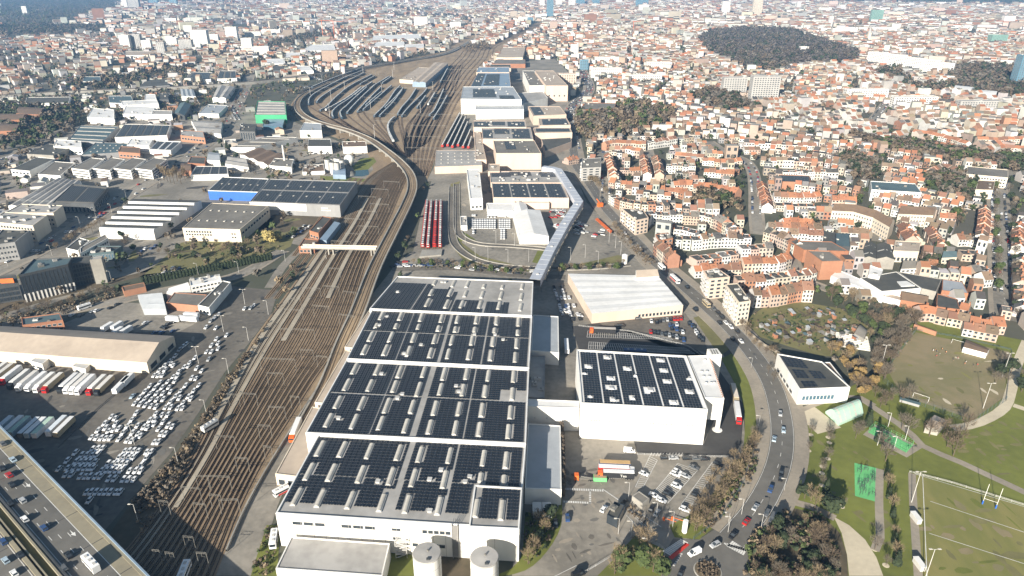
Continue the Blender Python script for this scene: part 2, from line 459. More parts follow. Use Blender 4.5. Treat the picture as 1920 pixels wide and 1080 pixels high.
 if domes:
  rr = random.Random(seed + 3)
  for k in range(domes):
   s, t = ((k % 6) + .5) / 6,((k // 6) + .5) / max(1,-(-domes // 6))
   p = lerp2(q4,.06 + .88 * s,.1 + .8 * t)
   md = MB(); md.box(p[0], p[1], h + .25,1.6,2.2,.5, math.atan2(poly[1][1] - poly[0][1], poly[1][0] - poly[0][0]),0); md.build('roof_light', M['skylight'], root, org)
 return root, poly, org
# ------------------------------------------------------------------ the big solar-roofed hall, in five roof steps
def vault_mesh(wd, ln, hc=0.42):
 mb = MB(); mb.box(0,0,.2, wd + .5, ln + .5,.4,0,1)
 n = 7; pr = [(-math.cos(math.pi * i / n) * wd / 2,.4 + math.sin(math.pi * i / n) * hc) for i in range(n + 1)]
 for (x0, z_0),(x1, z_1) in zip(pr[:-1], pr[1:]): mb.quad((x0,-ln / 2, z_0),(x1,-ln / 2, z_1),(x1, ln / 2, z_1),(x0, ln / 2, z_0),0)
 for sgn in (-1,1):
  pts = [(x, sgn * ln / 2, z_) for x, z_ in pr]
  mb.add(pts,[tuple(range(n + 1)) if sgn > 0 else tuple(reversed(range(n + 1)))],0)
 for k in range(1, int(ln / 2.2)):
  y = -ln / 2 + k * ln / int(ln / 2.2)
  for (x0, z_0),(x1, z_1) in zip(pr[:-1], pr[1:]): mb.quad((x0, y - .06, z_0 + .03),(x1, y - .06, z_1 + .03),(x1, y + .06, z_1 + .03),(x0, y + .06, z_0 + .03),1)
 return mb.mesh('skylight',[M['skylight'], M['unit']])
VAULT = {}
def vault(root, org, u, v, ln_px, h, ang, holes, wd=1.65):
 p0, p1 = P(u, v + ln_px / 2, h), P(u, v - ln_px / 2, h)
 ln = abs(p1[1] - p0[1]); key = max(3, round(ln * .92))
 if key not in VAULT: VAULT[key] = vault_mesh(wd, key)
 cx, cy = (p0[0] + p1[0]) / 2,(p0[1] + p1[1]) / 2
 mobj('skylight', VAULT[key], root,(cx - org[0], cy - org[1], h - org[2]), ang)
 c, s = math.cos(ang), math.sin(ang)
 hw, hl = wd / 2 + .45, key / 2 + .5
 holes.append([(cx + x * c - y * s, cy + x * s + y * c) for x, y in ((-hw,-hl),(hw + .5,-hl),(hw + .5, hl),(-hw, hl))])
def c2(l, k=3.176, ox=570, oy=500): return [(ox + x / k, oy + y / k, n / k) for x, y, n in l]
def c1(l, k=3.176, ox=500, oy=740): return [(ox + x / k, oy + y / k, n / k) for x, y, n in l]
SEC = [
 # roof quad (front-left, front-right, back-right, back-left), height, block columns (s ranges), row splits (t), skylights, bare patches
 dict(q=[(693,580),(997,593),(1000,529),(745,519)], h=18.0,
      blk=[(.012,.245,.02,.80),(.255,.49,.02,.80)], blk2=[(.5,.69,.02,.36),(.705,.85,.02,.34)],
      sk=c2([(776,100,30),(757,157,40),(735,217,50),(888,105,38),(868,160,45),(849,225,50),(972,108,38),(960,165,35),(938,228,45),(1047,230,45),(1070,120,22),(1060,170,40),(1180,125,22),(1172,175,42),(1160,235,45),(1298,122,35),(1293,183,42),(1289,245,45)]),
      bare=[(.30,.41,.66,.82),(.43,.5,.58,.82)]),
 dict(q=[(650,674),(992,691),(998,595),(698,581)], h=17.2,
      blk=[(.012,.262,.02,.535),(.27,.494,.02,.535),(.514,.732,.02,.535),(.742,.985,.02,.535),(.012,.262,.55,.97),(.27,.494,.55,.97),(.514,.732,.55,.97),(.742,.985,.55,.97)],
      sk=c2([(460,297,48),(574,298,50),(697,305,48),(818,312,50),(912,318,48),(1025,320,48),(1146,326,50),(1277,334,50),(430,355,28),(547,358,32),(680,362,30),(799,371,32),(900,377,32),(1016,379,32),(1135,384,32),(1272,396,34),(396,420,55),(517,422,62),(651,428,58),(777,436,58),(880,442,55),(999,445,58),(1125,452,58),(1265,461,58),(360,497,62),(484,500,65),(623,507,62),(752,517,62),(858,523,62),(981,527,62),(1112,533,65),(1257,544,65)]), bare=[]),
 dict(q=[(573,813),(986,833),(992,694),(649,677)], h=16.6,
      blk=[(.01,.283,.02,.51),(.29,.47,.02,.51),(.502,.712,.02,.51),(.72,.987,.02,.51),(.01,.283,.525,.97),(.29,.47,.525,.97),(.502,.712,.525,.97),(.72,.987,.525,.97)],
      sk=c2([(300,613,68),(436,618,65),(569,629,75),(712,632,68),(832,644,75),(967,644,68),(1096,654,70),(1247,661,70),(253,708,70),(392,712,75),(538,717,70),(681,735,85),(812,735,72),(946,740,75),(1079,748,72),(1240,761,72),(200,812,80),(343,818,85),(493,832,92),(643,838,80),(779,848,92),(924,851,80),(1060,858,80),(1228,871,82),(145,920,85),(298,927,90),(456,937,85),(606,952,88),(749,959,90),(901,964,85),(1045,973,85),(1216,987,88)]),
      bare=[(.86,.99,.53,.67)]),
 dict(q=[(517,964),(973,993),(986,837),(597,817)], h=15.8,
      blk=[(.01,.45,.47,.97),(.478,.68,.47,.97),(.69,.985,.47,.97),(.012,.452,.13,.46),(.482,.68,.12,.46),(.69,.785,.12,.46)],
      sk=c1([(318,325,95),(450,330,95),(610,340,95),(785,350,95),(912,362,95),(1088,368,95),(1290,383,98),(1425,393,98),(252,463,105),(386,468,105),(560,478,105),(740,492,108),(873,502,105),(1058,510,108),(1274,497,50),(1414,510,55),(180,612,108),(320,622,108),(498,632,108),(685,648,112),(836,657,110),(1026,667,112)]),
      bare=[(.40,.452,.13,.36)]),
]
hall = thing('factory_hall', 'huge white factory hall with stepped roof covered in dark solar panels and pale skylights', 'factory',(*P(790,800),0))
HO = tuple(hall.location)
for k, sc in enumerate(SEC):
 q, h = PP(sc['q'], sc['h']), sc['h']
 EXCL.append(q)
 mb = MB(); mb.prism(q,0, h - .02,0, top=False); mb.build('wall', M['white_wall'], hall, HO)
 mb = MB(); mb.add([(*p, h) for p in q],[(0,1,2,3)]); mb.build('roof', M['roof_grey'], hall, HO)
 mb = MB(); parapet(mb, q, h,.55,.55); mb.build('parapet', M['roof_white'], hall, HO)
 d = (np.array(q[3]) - np.array(q[0]) + np.array(q[2]) - np.array(q[1])); ang = math.atan2(d[1], d[0]) - math.pi / 2
 holes = []
 for u, v, ln in sc['sk']: vault(hall, HO, u, v, ln, h, ang, holes)
 for s0, s1, t0, t1 in sc['bare']: holes.append([tuple(lerp2(q, a, b)) for a, b in ((s0, t0),(s1, t0),(s1, t1),(s0, t1))])
 rr = random.Random(k)
 for i in range((4,9,10,7)[k]):      # small square vents among the panels
  a, b = rr.choice(sc['blk'][:8])[:2], rr.uniform(.12,.9)
  p = lerp2(q, rr.uniform(a[0] + .03, a[1] - .03), b)
  if k == 3 and p[0] > P(880,950,16)[0] and p[1] < P(880,915,16)[1]: continue
  if any(inpoly(hh,[p[0]],[p[1]])[0] for hh in holes): continue
  holes.append([(p[0] - 1.7, p[1] - 1.4),(p[0] + 1.7, p[1] - 1.4),(p[0] + 1.7, p[1] + 1.4),(p[0] - 1.7, p[1] + 1.4)])
  mb = MB(); mb.box(p[0], p[1], h + .35,1.5,1.5,.7, ang); mb.box(p[0], p[1], h + .8,1.9,1.9,.16, ang, bottom=True); mb.build('roof_vent', M['unit'], hall, HO)
 for b in sc['blk'] + sc.get('blk2',[]): pv_array(q, *b, h, hall, HO, holes)
# raised corner block of the front section
q5 = PP([(879,989),(973.5,993.5),(979,916),(890,911)],17.6)
mb = MB(); mb.prism(q5,15.0,17.58,0, top=False); mb.build('corner_wall', M['white_wall'], hall, HO)
mb = MB(); mb.add([(*p,17.6) for p in q5],[(0,1,2,3)]); mb.build('corner_roof', M['roof_grey'], hall, HO)
mb = MB(); parapet(mb, q5,17.6,.5,.5); mb.build('parapet', M['roof_white'], hall, HO)
holes = []
for u, v, ln in c1([(1248,680,115),(1400,692,118)]): vault(hall, HO, u, v, ln,17.6, ang, holes)
pv_array(q5,.17,.96,.2,.94,17.6, hall, HO, holes)
# front wall: window bands, shutter column, ladder, old lettering
fa, fb = P(517,964,15.8), P(973,993,15.8)
for s0, s1, n, z_0, z_1 in ((.062,.205,3,11.2,12.9),(.268,.415,3,11.2,12.9),(.478,.52,1,11.3,12.7),(.605,.725,5,11.0,12.8),(.48,.52,1,6.8,8.4),(.56,.70,5,4.2,6.0)):
 edge_windows(hall, HO, fa, fb, z_0, z_1, n,.9, s0, s1)
A_, B_ = np.array(fa), np.array(fb); tt = (B_ - A_) / np.hypot(*(B_ - A_)); nn = np.array([tt[1],-tt[0]])
mb = MB()
c = A_ + (B_ - A_) * .742
for z_ in np.arange(1,16.4,.55): mb.box(*(c + nn * .5), z_,2.1,.5,.16, math.atan2(tt[1], tt[0]), bottom=True)
for sg in (-1,1): mb.box(*(c + tt * sg * 1.1 + nn * .5),8.4,.16,.6,16.8, math.atan2(tt[1], tt[0]))
mb.build('louvre_column', M['roof_grey'], hall, HO)
for k in range(4):
 e0 = A_ + (B_ - A_) * (.735 + .008 * k)
 mb = MB(); mb.bar((*(e0 + nn * .2),15.9),(*(e0 - nn * 2.0),17.4),.12); mb.build('roof_pipe', M['dark_wall'], hall, HO)
for k in range(5):          # faint outline letters left of the wall: C O O B Y
 e0 = A_ + (B_ - A_) * (.012 + .0105 * k); rz = math.atan2(tt[1], tt[0])
 mb = MB()
 segs = {0: ((0,1,0),(-.5,.5,1),(0,0,0)),1: ((0,1,0),(0,0,0),(-.5,.5,1),(.5,.5,1)),2: ((0,1,0),(0,0,0),(-.5,.5,1),(.5,.5,1)),3: ((0,1,0),(0,.5,0),(0,0,0),(-.5,.5,1),(.5,.5,1)),4: ((-.3,.75,1),(.3,.75,1),(0,.35,1))}[k]
 for x, z_, vert in segs:
  pc = e0 + tt * x * .7 + nn * .03
  mb.box(*pc,14.0 + z_ * 1.0,.1 if vert else .75,.05,(1.0 if k < 4 else .55) if vert else .1, rz, bottom=True)
 mb.build('letter', M['roof_grey'], hall, HO)
def joints(root, org, a, b, z0, z1, step, m='roof_grey'):
 a = np.array(a, dtype=float); b = np.array(b, dtype=float); L_ = np.hypot(*(b - a)); t = (b - a) / L_; n = np.array([t[1],-t[0]]); mb = MB()
 for k in range(1, int(L_ / step)): mb.box(*(a + t * k * step + n * .01),(z0 + z1) / 2,.12,.05, z1 - z0, math.atan2(t[1], t[0]))
 o = mb.build('cladding_joint', M[m], root, org); o['kind'] = 'stuff'
joints(hall, HO, fa, fb,0,15.7,4.6)
# ------------------------------------------------------------------ the second solar hall on the right
def c3(x, y): return (970 + x / 3.6,580 + y / 3.6)
q = PP([c3(430,637), c3(1285,681), c3(1142,318), c3(400,275)],19.5)
h2 = thing('logistics_hall', 'white windowless solar roofed hall with overhanging side wing, right of the big factory', 'warehouse',(*lerp2(q,.5,.5),0)); O2 = tuple(h2.location)
EXCL.append(q)
mb = MB(); mb.prism(q,0,19.48,0, top=False); mb.build('wall', M['white_wall'], h2, O2)
mb = MB(); mb.add([(*p,19.5) for p in q],[(0,1,2,3)]); mb.build('roof', M['roof_white'], h2, O2)
mb = MB(); parapet(mb, q,19.5,.5,.5); mb.build('parapet', M['white_wall'], h2, O2)
holes = []
for x, y, r in ((482,388,2.6),(605,328,2.6),(743,402,2.6),(968,345,2.6),(988,412,2.6),(626,466,2.6),(1008,486,2.6),(632,535,2.8),(894,548,3.2),(1163,560,3.2),(644,610,2.6),(1050,628,2.8),(797,450,1.4),(457,437,1.4),(492,590,1.4),(780,603,1.6),(1160,470,1.4)):
 p = P(*c3(x, y),19.5)
 r *= .8
 holes.append([(p[0] - r, p[1] - r),(p[0] + r, p[1] - r),(p[0] + r, p[1] + r),(p[0] - r, p[1] + r)])
 mb = MB(); mb.box(p[0], p[1],19.75, r * 1.1, r * 1.1,.5,0,0); mb.box(p[0], p[1],20.1, r * .7, r * .7,.25,0,1, bottom=True); mb.build('roof_light',[M['roof_white'], M['unit']], h2, O2)
for k in range(6):
 s0 = .028 + k * .1585
 pv_array(q, s0, s0 + .1465,.008,.955,19.5, h2, O2, holes, pw=1.25, pd=2.0, gap=.2)
A_, B_ = np.array(q[0]), np.array(q[1])
edge_windows(h2, O2, q[0], q[1],10.2,11.0,46,.55,.02,.97, single=False)
joints(h2, O2, q[0], q[1],0,19.4,4.2)
qa = PP([c3(1266,600), c3(1396,604), c3(1300,314), c3(1146,317)],19.0)
mb = MB(); mb.prism(qa,7.0,18.98,0, top=False, bottom=False); mb.add([(*p,7.0) for p in qa],[(3,2,1,0)]); mb.build('wing_wall', M['white_wall'], h2, O2)
mb = MB(); mb.add([(*p,19.0) for p in qa],[(0,1,2,3)]); mb.build('wing_roof', M['roof_white'], h2, O2)
mb = MB(); parapet(mb, qa,19.0,.4,.4); mb.build('parapet', M['white_wall'], h2, O2)
EXCL.append(qa)
for t in np.linspace(.04,.96,24):
 p = lerp2(qa,.965, t); mb = MB(); mb.box(*p,19.3,.5,.5,.6,0); mb.build('rail_post', M['brick_wall'], h2, O2)
for s, t in ((.35,.6),(.6,.6),(.35,.48),(.62,.48),(.35,.33),(.6,.33),(.75,.34),(.7,.88)):
 p = lerp2(qa, s, t); mb = MB(); mb.box(*p,19.4,1.2,.7,.8,0); mb.build('roof_unit', M['unit'], h2, O2)
for s, t in ((.93,.04),(.93,.95)):
 p = lerp2(qa, s, t); mb = MB(); mb.cyl(*p,.15,7.0,1.1,16); mb.cyl(*p,0,.15,2.4,20); mb.build('column', M['white_wall'], h2, O2)
p0 = P(*c3(1300,330),19)
mb = MB(); mb.box(p0[0] + 2.4, p0[1] + 1.5,11,5.5,6.5,22,.1); mb.build('stair_tower', M['white_wall'], h2, O2)
mb = MB()
for k in range(3):
 for j in range(5): mb.box(p0[0] + 1.0 + k * 1.3, p0[1] - .4 + j * .95,22.06,.8,.5,.12,.1, bottom=True)
mb.build('roof_louvre', M['roof_dark'], h2, O2)
# ------------------------------------------------------------------ ground, surfaces, roads
def struct(o):
 o['kind'] = 'structure'; return o
mb = MB(); mb.quad((-9000,20,0),(9000,20,0),(9000,9000,0),(-9000,9000,0)); struct(mb.build('ground', M['ground']))
def tri_patch(name, px, m, z, kind='structure', sm=0, world=None):
 pts = world or PP(px)
 if sm: pts = smooth(pts + [pts[0]], sm)[:-1]
 mb = MB(); mb.add([(*p, z) for p in pts],[tuple(range(len(pts)))])
 o = mb.build(name, M[m])
 import bmesh
 b = bmesh.new(); b.from_mesh(o.data); bmesh.ops.triangulate(b, faces=b.faces[:]); b.to_mesh(o.data); b.free()
 if sum(pts[i - 1][0] * pts[i][1] - pts[i][0] * pts[i - 1][1] for i in range(len(pts))) < 0: o.data.flip_normals()
 o['kind'] = kind
 return o, pts
ZONES = []
def zone(name, px, m, z, ex=True, sm=0):
 o, pts = tri_patch(name, px, m, z, sm=sm)
 if ex: ZONES.append(pts)
 return o
def road(name, px, w_, m='road', z=0.10, sm=8, pave=0.0, pm='pavement', dashes=None, edge=None, ex=True, pave2=None):
 c = smooth(PP(px), sm)
 c, _ = resample(c,8.0)
 mb = MB(); ribbon(mb, c,-w_ / 2, w_ / 2, z); o = struct(mb.build(name, M[m]))
 if pave:
  p2 = pave if pave2 is None else pave2
  mp_ = MB(); ribbon(mp_, c, w_ / 2, w_ / 2 + pave, z + .13, skirt=.2); ribbon(mp_, c,-w_ / 2 - p2,-w_ / 2, z + .13, skirt=.2)
  struct(mp_.build('pavement', M[pm]))
 if dashes:
  md = MB()
  for off in dashes:
   cc, t = resample(c,1.5)
   n, _ = normals(cc); cc = cc + n * off
   for k in range(0, len(cc) - 3,6): ribbon(md, cc[k:k + 3],-.09,.09, z + .012)
  o2 = md.build('lane_marking', M['paint'], o); o2['kind'] = 'stuff'
 if edge:
  me_ = MB()
  for off in edge: ribbon(me_, c, off - .08, off + .08, z + .012)
  o2 = me_.build('edge_line', M['paint'], o); o2['kind'] = 'stuff'
 if ex:
  n, _ = normals(c); W2 = w_ / 2 + pave + 1.5
  for k in range(len(c) - 1):
   ZONES.append([tuple(c[k] + n[k] * W2), tuple(c[k] - n[k] * W2), tuple(c[k + 1] - n[k + 1] * W2), tuple(c[k + 1] + n[k + 1] * W2)])
 return c
# --- left side
zone('storage_yard',[(-260,690),(60,660),(100,612),(330,560),(430,536),(522,545),(508,590),(470,640),(420,700),(375,770),(320,850),(255,925),(205,985),(120,1080),(-500,1080),(-400,850)], 'asphalt',.05)
zone('repair_yard',[(100,615),(215,565),(330,575),(400,590),(330,625),(120,618)], 'asphalt_pale',.06)
zone('office_ground',[(-250,640),(-50,560),(40,560),(200,525),(260,512),(440,490),(570,440),(600,415),(640,395),(560,380),(520,400),(470,480),(350,470),(260,520),(100,560),(-300,680)], 'soil',.04, ex=False)
zone('lawn',[(300,490),(340,455),(450,440),(530,430),(560,425),(545,462),(500,485),(400,500),(270,515)], 'grass_dry',.05)
zone('industrial_yard',[(-700,420),(0,420),(0,270),(120,240),(330,210),(430,190),(555,230),(690,290),(735,330),(690,390),(600,470),(520,450),(430,500),(250,520),(0,600),(-700,640)], 'asphalt_pale',.03)
zone('scrub_strip',[(245,945),(330,850),(385,770),(430,700),(480,640),(512,585),(535,560),(470,660),(430,720),(360,860),(300,960),(240,1060),(150,1080)], 'soil',.07)
zone('rail_bed',[(150,1080),(240,1040),(298,953),(358,860),(428,720),(472,640),(530,560),(588,480),(628,420),(662,360),(700,318),(690,290),(640,262),(590,245),(556,222),(545,196),(560,176),(610,150),(680,132),(760,112),(830,96),(880,66),(905,66),(870,84),(858,92),(930,82),(975,60),(1010,40),(1030,40),(1000,62),(950,88),(925,110),(896,138),(870,200),(850,235),(838,270),(815,300),(800,340),(765,372),(738,425),(702,482),(676,560),(648,640),(598,720),(510,860),(458,953),(420,1040),(400,1080)], 'ballast',.06)
zone('service_road',[(400,1080),(418,1042),(458,955),(508,862),(598,720),(650,642),(680,575),(735,505),(760,500),(742,525),(690,585),(640,680),(575,815),(520,950),(505,1000),(490,1080)], 'asphalt_pale',.08)
zone('verge',[(470,1080),(500,985),(525,985),(520,1080)], 'grass',.09)
# --- middle: works yard
zone('works_yard',[(745,520),(735,500),(775,470),(790,400),(812,330),(850,300),(1000,300),(1080,330),(1100,380),(1140,420),(1190,470),(1230,505),(1290,560),(1345,640),(1390,740),(1400,850),(1300,1000),(1240,1080),(960,1080),(990,800),(1000,530)], 'asphalt_pale',.04)
zone('works_ground',[(800,340),(830,280),(860,200),(890,150),(930,120),(1040,110),(1080,150),(1060,210),(1080,300),(1085,340)], 'asphalt_pale',.035)
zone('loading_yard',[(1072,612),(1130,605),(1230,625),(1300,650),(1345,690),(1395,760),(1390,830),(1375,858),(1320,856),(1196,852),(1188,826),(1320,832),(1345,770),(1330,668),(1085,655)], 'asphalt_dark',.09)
zone('car_park',[(1100,592),(1160,585),(1285,588),(1318,632),(1330,665),(1290,650),(1215,625),(1130,610)], 'asphalt',.10)
zone('grass_island',[(1300,596),(1320,590),(1350,630),(1372,652),(1350,668),(1330,640)], 'grass_dry',.12)
zone('grass_verge',[(1352,672),(1383,662),(1400,690),(1418,760),(1422,840),(1420,870),(1400,915),(1355,970),(1310,1010),(1280,995),(1330,935),(1372,870),(1392,850),(1396,780),(1385,735)], 'grass',.12, sm=4)
zone('entrance_green',[(1255,985),(1290,968),(1330,940),(1350,965),(1312,1012),(1265,1008)], 'grass',.13)
zone('hall_side_green',[(985,960),(1040,965),(1052,925),(1052,985),(1025,1035),(985,1070),(930,1080),(975,1050)], 'grass',.13, sm=3)
zone('silo_yard',[(826,1030),(884,1040),(884,1080),(822,1080)], 'soil',.10)
zone('silo_green',[(735,1020),(826,1030),(822,1080),(725,1080)], 'grass',.09)
zone('entrance_wood_floor',[(1120,1080),(1150,1050),(1190,1005),(1245,1030),(1240,1080)], 'grass',.12)
zone('test_track_field',[(845,345),(862,340),(866,455),(900,480),(980,500),(1010,500),(1002,510),(930,505),(870,490),(842,455)], 'grass_dry',.06)
zone('track_green',[(870,435),(895,452),(860,452),(850,440)], 'grass',.07)
zone('track_green',[(1008,470),(1020,470),(1015,495),(998,492)], 'grass',.075)
zone('track_green',[(1060,500),(1110,490),(1160,478),(1180,492),(1120,505)], 'grass_dry',.075)
# --- right: park
zone('park_grass',[(1490,775),(1560,745),(1640,700),(1672,640),(1720,600),(1930,640),(2300,700),(2600,1080),(1380,1080),(1440,990),(1475,920),(1482,850)], 'grass',.04)
zone('park_wood_floor',[(1425,1000),(1475,950),(1540,965),(1575,1000),(1588,1040),(1590,1080),(1395,1080)], 'soil',.06)
zone('football_pitch',[(1717,623),(1893,660),(1882,745),(1825,787),(1690,742),(1663,692)], 'pitch_worn',.07)
zone('rugby_pitch',[(1711,888),(1925,952),(2080,1000),(2050,1090),(1725,1090)], 'pitch',.07)
zone('sand_path',[(1563,969),(1592,985),(1622,1012),(1643,1045),(1656,1080),(1592,1080),(1588,1040),(1578,1000)], 'gravel',.09)
zone('sand_court',[(1494,778),(1526,762),(1577,802),(1533,814)], 'gravel',.09)
zone('exercise_court',[(1602,868),(1644,878),(1642,941),(1603,930)], 'green_paint',.09)
zone('allotment_ground',[(1395,600),(1440,572),(1500,566),(1575,578),(1640,620),(1600,668),(1540,668),(1480,650),(1425,632)], 'grass_dry',.045)
zone('path',[(1618,815),(1640,795),(1716,834),(1732,838),(1700,858)], 'pavement',.08)
ROADC = {}
ROADC['boulevard'] = road('boulevard',[(1372,1012),(1412,965),(1440,920),(1460,870),(1467,820),(1462,770),(1448,722),(1424,680),(1395,643),(1365,611),(1330,579),(1290,543),(1255,514),(1225,488),(1195,456),(1165,422),(1138,392),(1118,362),(1100,335),(1082,312),(1076,285),(1071,250),(1066,218),(1078,195),(1098,178),(1104,160),(1090,130)],11, 'road',.10, pave=6.5, dashes=[0.0], edge=[-5.1,5.1])
road('avenue',[(1888,600),(1882,548),(1878,480),(1874,420),(1872,360),(1880,330),(1905,318),(1960,300)],13, 'asphalt_pale',.09, pave=3, dashes=[0])
road('street',[(1422,440),(1418,400),(1416,350),(1410,318),(1395,300),(1360,285),(1330,265)],9, 'asphalt_pale',.095, pave=2.5)
road('street',[(1135,375),(1136,340),(1132,310),(1128,285)],8, 'asphalt_pale',.092, pave=2)
road('street',[(1224,345),(1220,300),(1216,280)],8, 'asphalt_pale',.092, pave=2)
road('street',[(1128,285),(1180,278),(1240,268),(1300,252)],9, 'asphalt_pale',.093, pave=2)
road('street',[(1640,452),(1648,425),(1660,405)],7, 'asphalt_pale',.092, pave=2)
road('street',[(1628,235),(1645,215),(1660,195)],12, 'asphalt_pale',.092, pave=2)
road('street',[(1560,545),(1505,520),(1480,470),(1470,420)],7, 'asphalt_pale',.091, pave=2)
road('street',[(1925,640),(1905,690),(1895,735),(1880,768),(1830,795),(1785,803)],5, 'gravel',.085)
road('park_path',[(1610,745),(1650,772),(1700,806),(1732,838),(1790,862),(1850,890),(1925,925)],4, 'pavement',.10)
road('park_path',[(1650,880),(1648,940),(1650,1015),(1640,1032)],3.2, 'pavement',.10)
road('park_path',[(1475,938),(1520,950),(1566,972)],4, 'pavement',.10)
road('park_path',[(1481,780),(1530,758),(1600,742),(1640,760)],3, 'pavement',.095)
road('park_path',[(1722,1085),(1716,1000),(1712,940),(1710,888)],3, 'pavement',.10)
road('park_path',[(1900,760),(1930,770)],4, 'gravel',.10)
road('avenue',[(-120,560),(30,492),(110,448),(185,400),(262,352),(330,312),(378,276),(418,243),(440,205),(458,170),(470,140)],13, 'asphalt_pale',.09, pave=4, dashes=[0])
road('street',[(530,470),(447,516),(310,545),(215,565),(100,590),(-60,630)],9, 'asphalt_pale',.088, pave=2, dashes=[0])
road('street',[(640,395),(590,440),(560,470),(530,500),(505,540)],7, 'asphalt_pale',.09)
# roundabout and junction in front of the works entrance
zone('junction',[(1240,1085),(1245,1040),(1262,1010),(1310,1012),(1352,985),(1400,960),(1415,985),(1400,1020),(1408,1085)], 'road',.11)
# the works' banked test road and inner roads
road('test_road',[(848,350),(847,400),(848,440),(856,462),(885,484),(930,497),(990,503),(1060,504),(1120,502),(1180,496)],5.5, 'asphalt',.095)
road('test_road',[(856,345),(856,400),(858,430),(868,446),(900,458),(960,462),(1010,466),(1028,468)],5, 'asphalt',.096)
road('works_road',[(1190,475),(1160,440),(1135,410),(1110,375),(1095,345)],6, 'asphalt',.093)
road('works_road',[(735,505),(850,503),(960,515),(1060,520)],8, 'asphalt',.094)
# kerbs of the test road
mb = MB()
for px, offs in (([(848,350),(847,400),(848,440),(856,462),(885,484),(930,497),(990,503),(1060,504),(1120,502),(1180,496)],(3.2,-3.2)),([(856,345),(856,400),(858,430),(868,446),(900,458),(960,462),(1010,466),(1028,468)],(3,-3))):
 c, _ = resample(smooth(PP(px),8),6)
 for o_ in offs: ribbon(mb, c, o_ - .35, o_ + .35,.7, skirt=.7)
tag(mb.build('barrier', M['concrete']), 'low pale concrete barriers lining the curved works road beside the skybridge', 'barrier')
# markings
def marks(name, segs, wd, z, m='paint'):
 mb = MB()
 for a, b in segs:
  a, b = np.array(P(*a)), np.array(P(*b)); ribbon(mb,[a, b],-wd / 2, wd / 2, z)
 o = mb.build(name, M[m]); o['kind'] = 'stuff'; return o
def q_at(px, s, t):
 a, b, c, d = [np.array(p, dtype=float) for p in px]
 return tuple(a * (1 - s) * (1 - t) + b * s * (1 - t) + c * s * t + d * (1 - s) * t)
segs = []
for px, n in (([c3(470,190), c3(692,196), c3(690,158), c3(476,146)],15),([c3(700,196), c3(1050,205), c3(1010,182), c3(700,160)],22),([c3(480,268), c3(1200,300), c3(1130,262), c3(484,220)],46)):
 for t in (0,.5,1): segs.append((q_at(px,0, t), q_at(px,1, t)))
 for k in range(n + 1): segs.append((q_at(px, k / n,0), q_at(px, k / n,1)))
marks('bay_marking', segs,.22,.13)
def c4(x, y): return (1040 + x / 4.155,820 + y / 4.155)
segs = []
for a, b, c, d, n in (((628,388),(690,390),(800,180),(740,150),16),((775,425),(880,515),(1110,262),(960,205),22),((985,525),(1055,545),(1290,205),(1228,195),24)):
 px = [c4(*a), c4(*b), c4(*c), c4(*d)]
 segs += [(q_at(px,0,0), q_at(px,0,1)),(q_at(px,1,0), q_at(px,1,1))]
 for k in range(n + 1): segs.append((q_at(px,0, k / n), q_at(px,1, k / n)))
for x in range(740,1000,24): segs.append((c4(x,150), c4(x + 16,122)))
for x in range(300,600,26): segs.append((c4(430 + (x - 300) * .55,325), c4(420 + (x - 300) * .55,310)))
segs += [(c4(580,560), c4(760,745)),(c4(615,560), c4(830,700)),(c4(600,600), c4(740,740)),(c4(560,610), c4(700,750)),(c4(170,1000), c4(0,1085)),(c4(270,1030), c4(490,900)),(c4(490,900), c4(560,960))]
marks('bay_marking', segs,.22,.14)
segs = []
for x in range(85,380,18): segs.append((c4(x,395 + (x - 85) * .045), c4(x + 1,412 + (x - 85) * .045)))
for x in range(75,280,18): segs.append((c4(x,495 + (x - 75) * .05), c4(x + 1,510 + (x - 75) * .05)))
for y in range(415,520,14): segs.append((c4(268, y), c4(284, y)))
for k in range(12): segs.append((c4(375 + k * 11,410 + k * 7.5), c4(382 + k * 11,420 + k * 7.5 - 14)))
for k in range(12): segs.append((c4(845 + k * 12,885 - k * 8), c4(905 + k * 12,920 - k * 8.5)))
for k in range(9): segs.append((c4(1320 + k * 18,815 + k * 4 + 10), c4(1355 + k * 17,850 + k * 5)))
for k in range(8): segs.append((c4(1345 + k * 17,905 - 90 + k * 9 + 40), c4(1392 + k * 14,812 + k * 9)))
for k in range(7): segs.append((c4(925 + k * 10,1005 - k * 15), c4(931 + k * 10,996 - k * 15)))
marks('crossing_marking', segs,.7,.15)
marks('cycle_marking',[(c4(900,945), c4(1035,830))],1.7,.15, 'red')
segs = []
a, b, c, d = (1711,888),(1925,952),(2050,1090),(1725,1090)
for e in ((1730,893,1738,1080),(1716,889,1930,953),(1744,940,1950,1008),(1742,1000,1960,1070)): segs.append(((e[0], e[1]),(e[2], e[3])))
marks('pitch_line', segs,.25,.085)
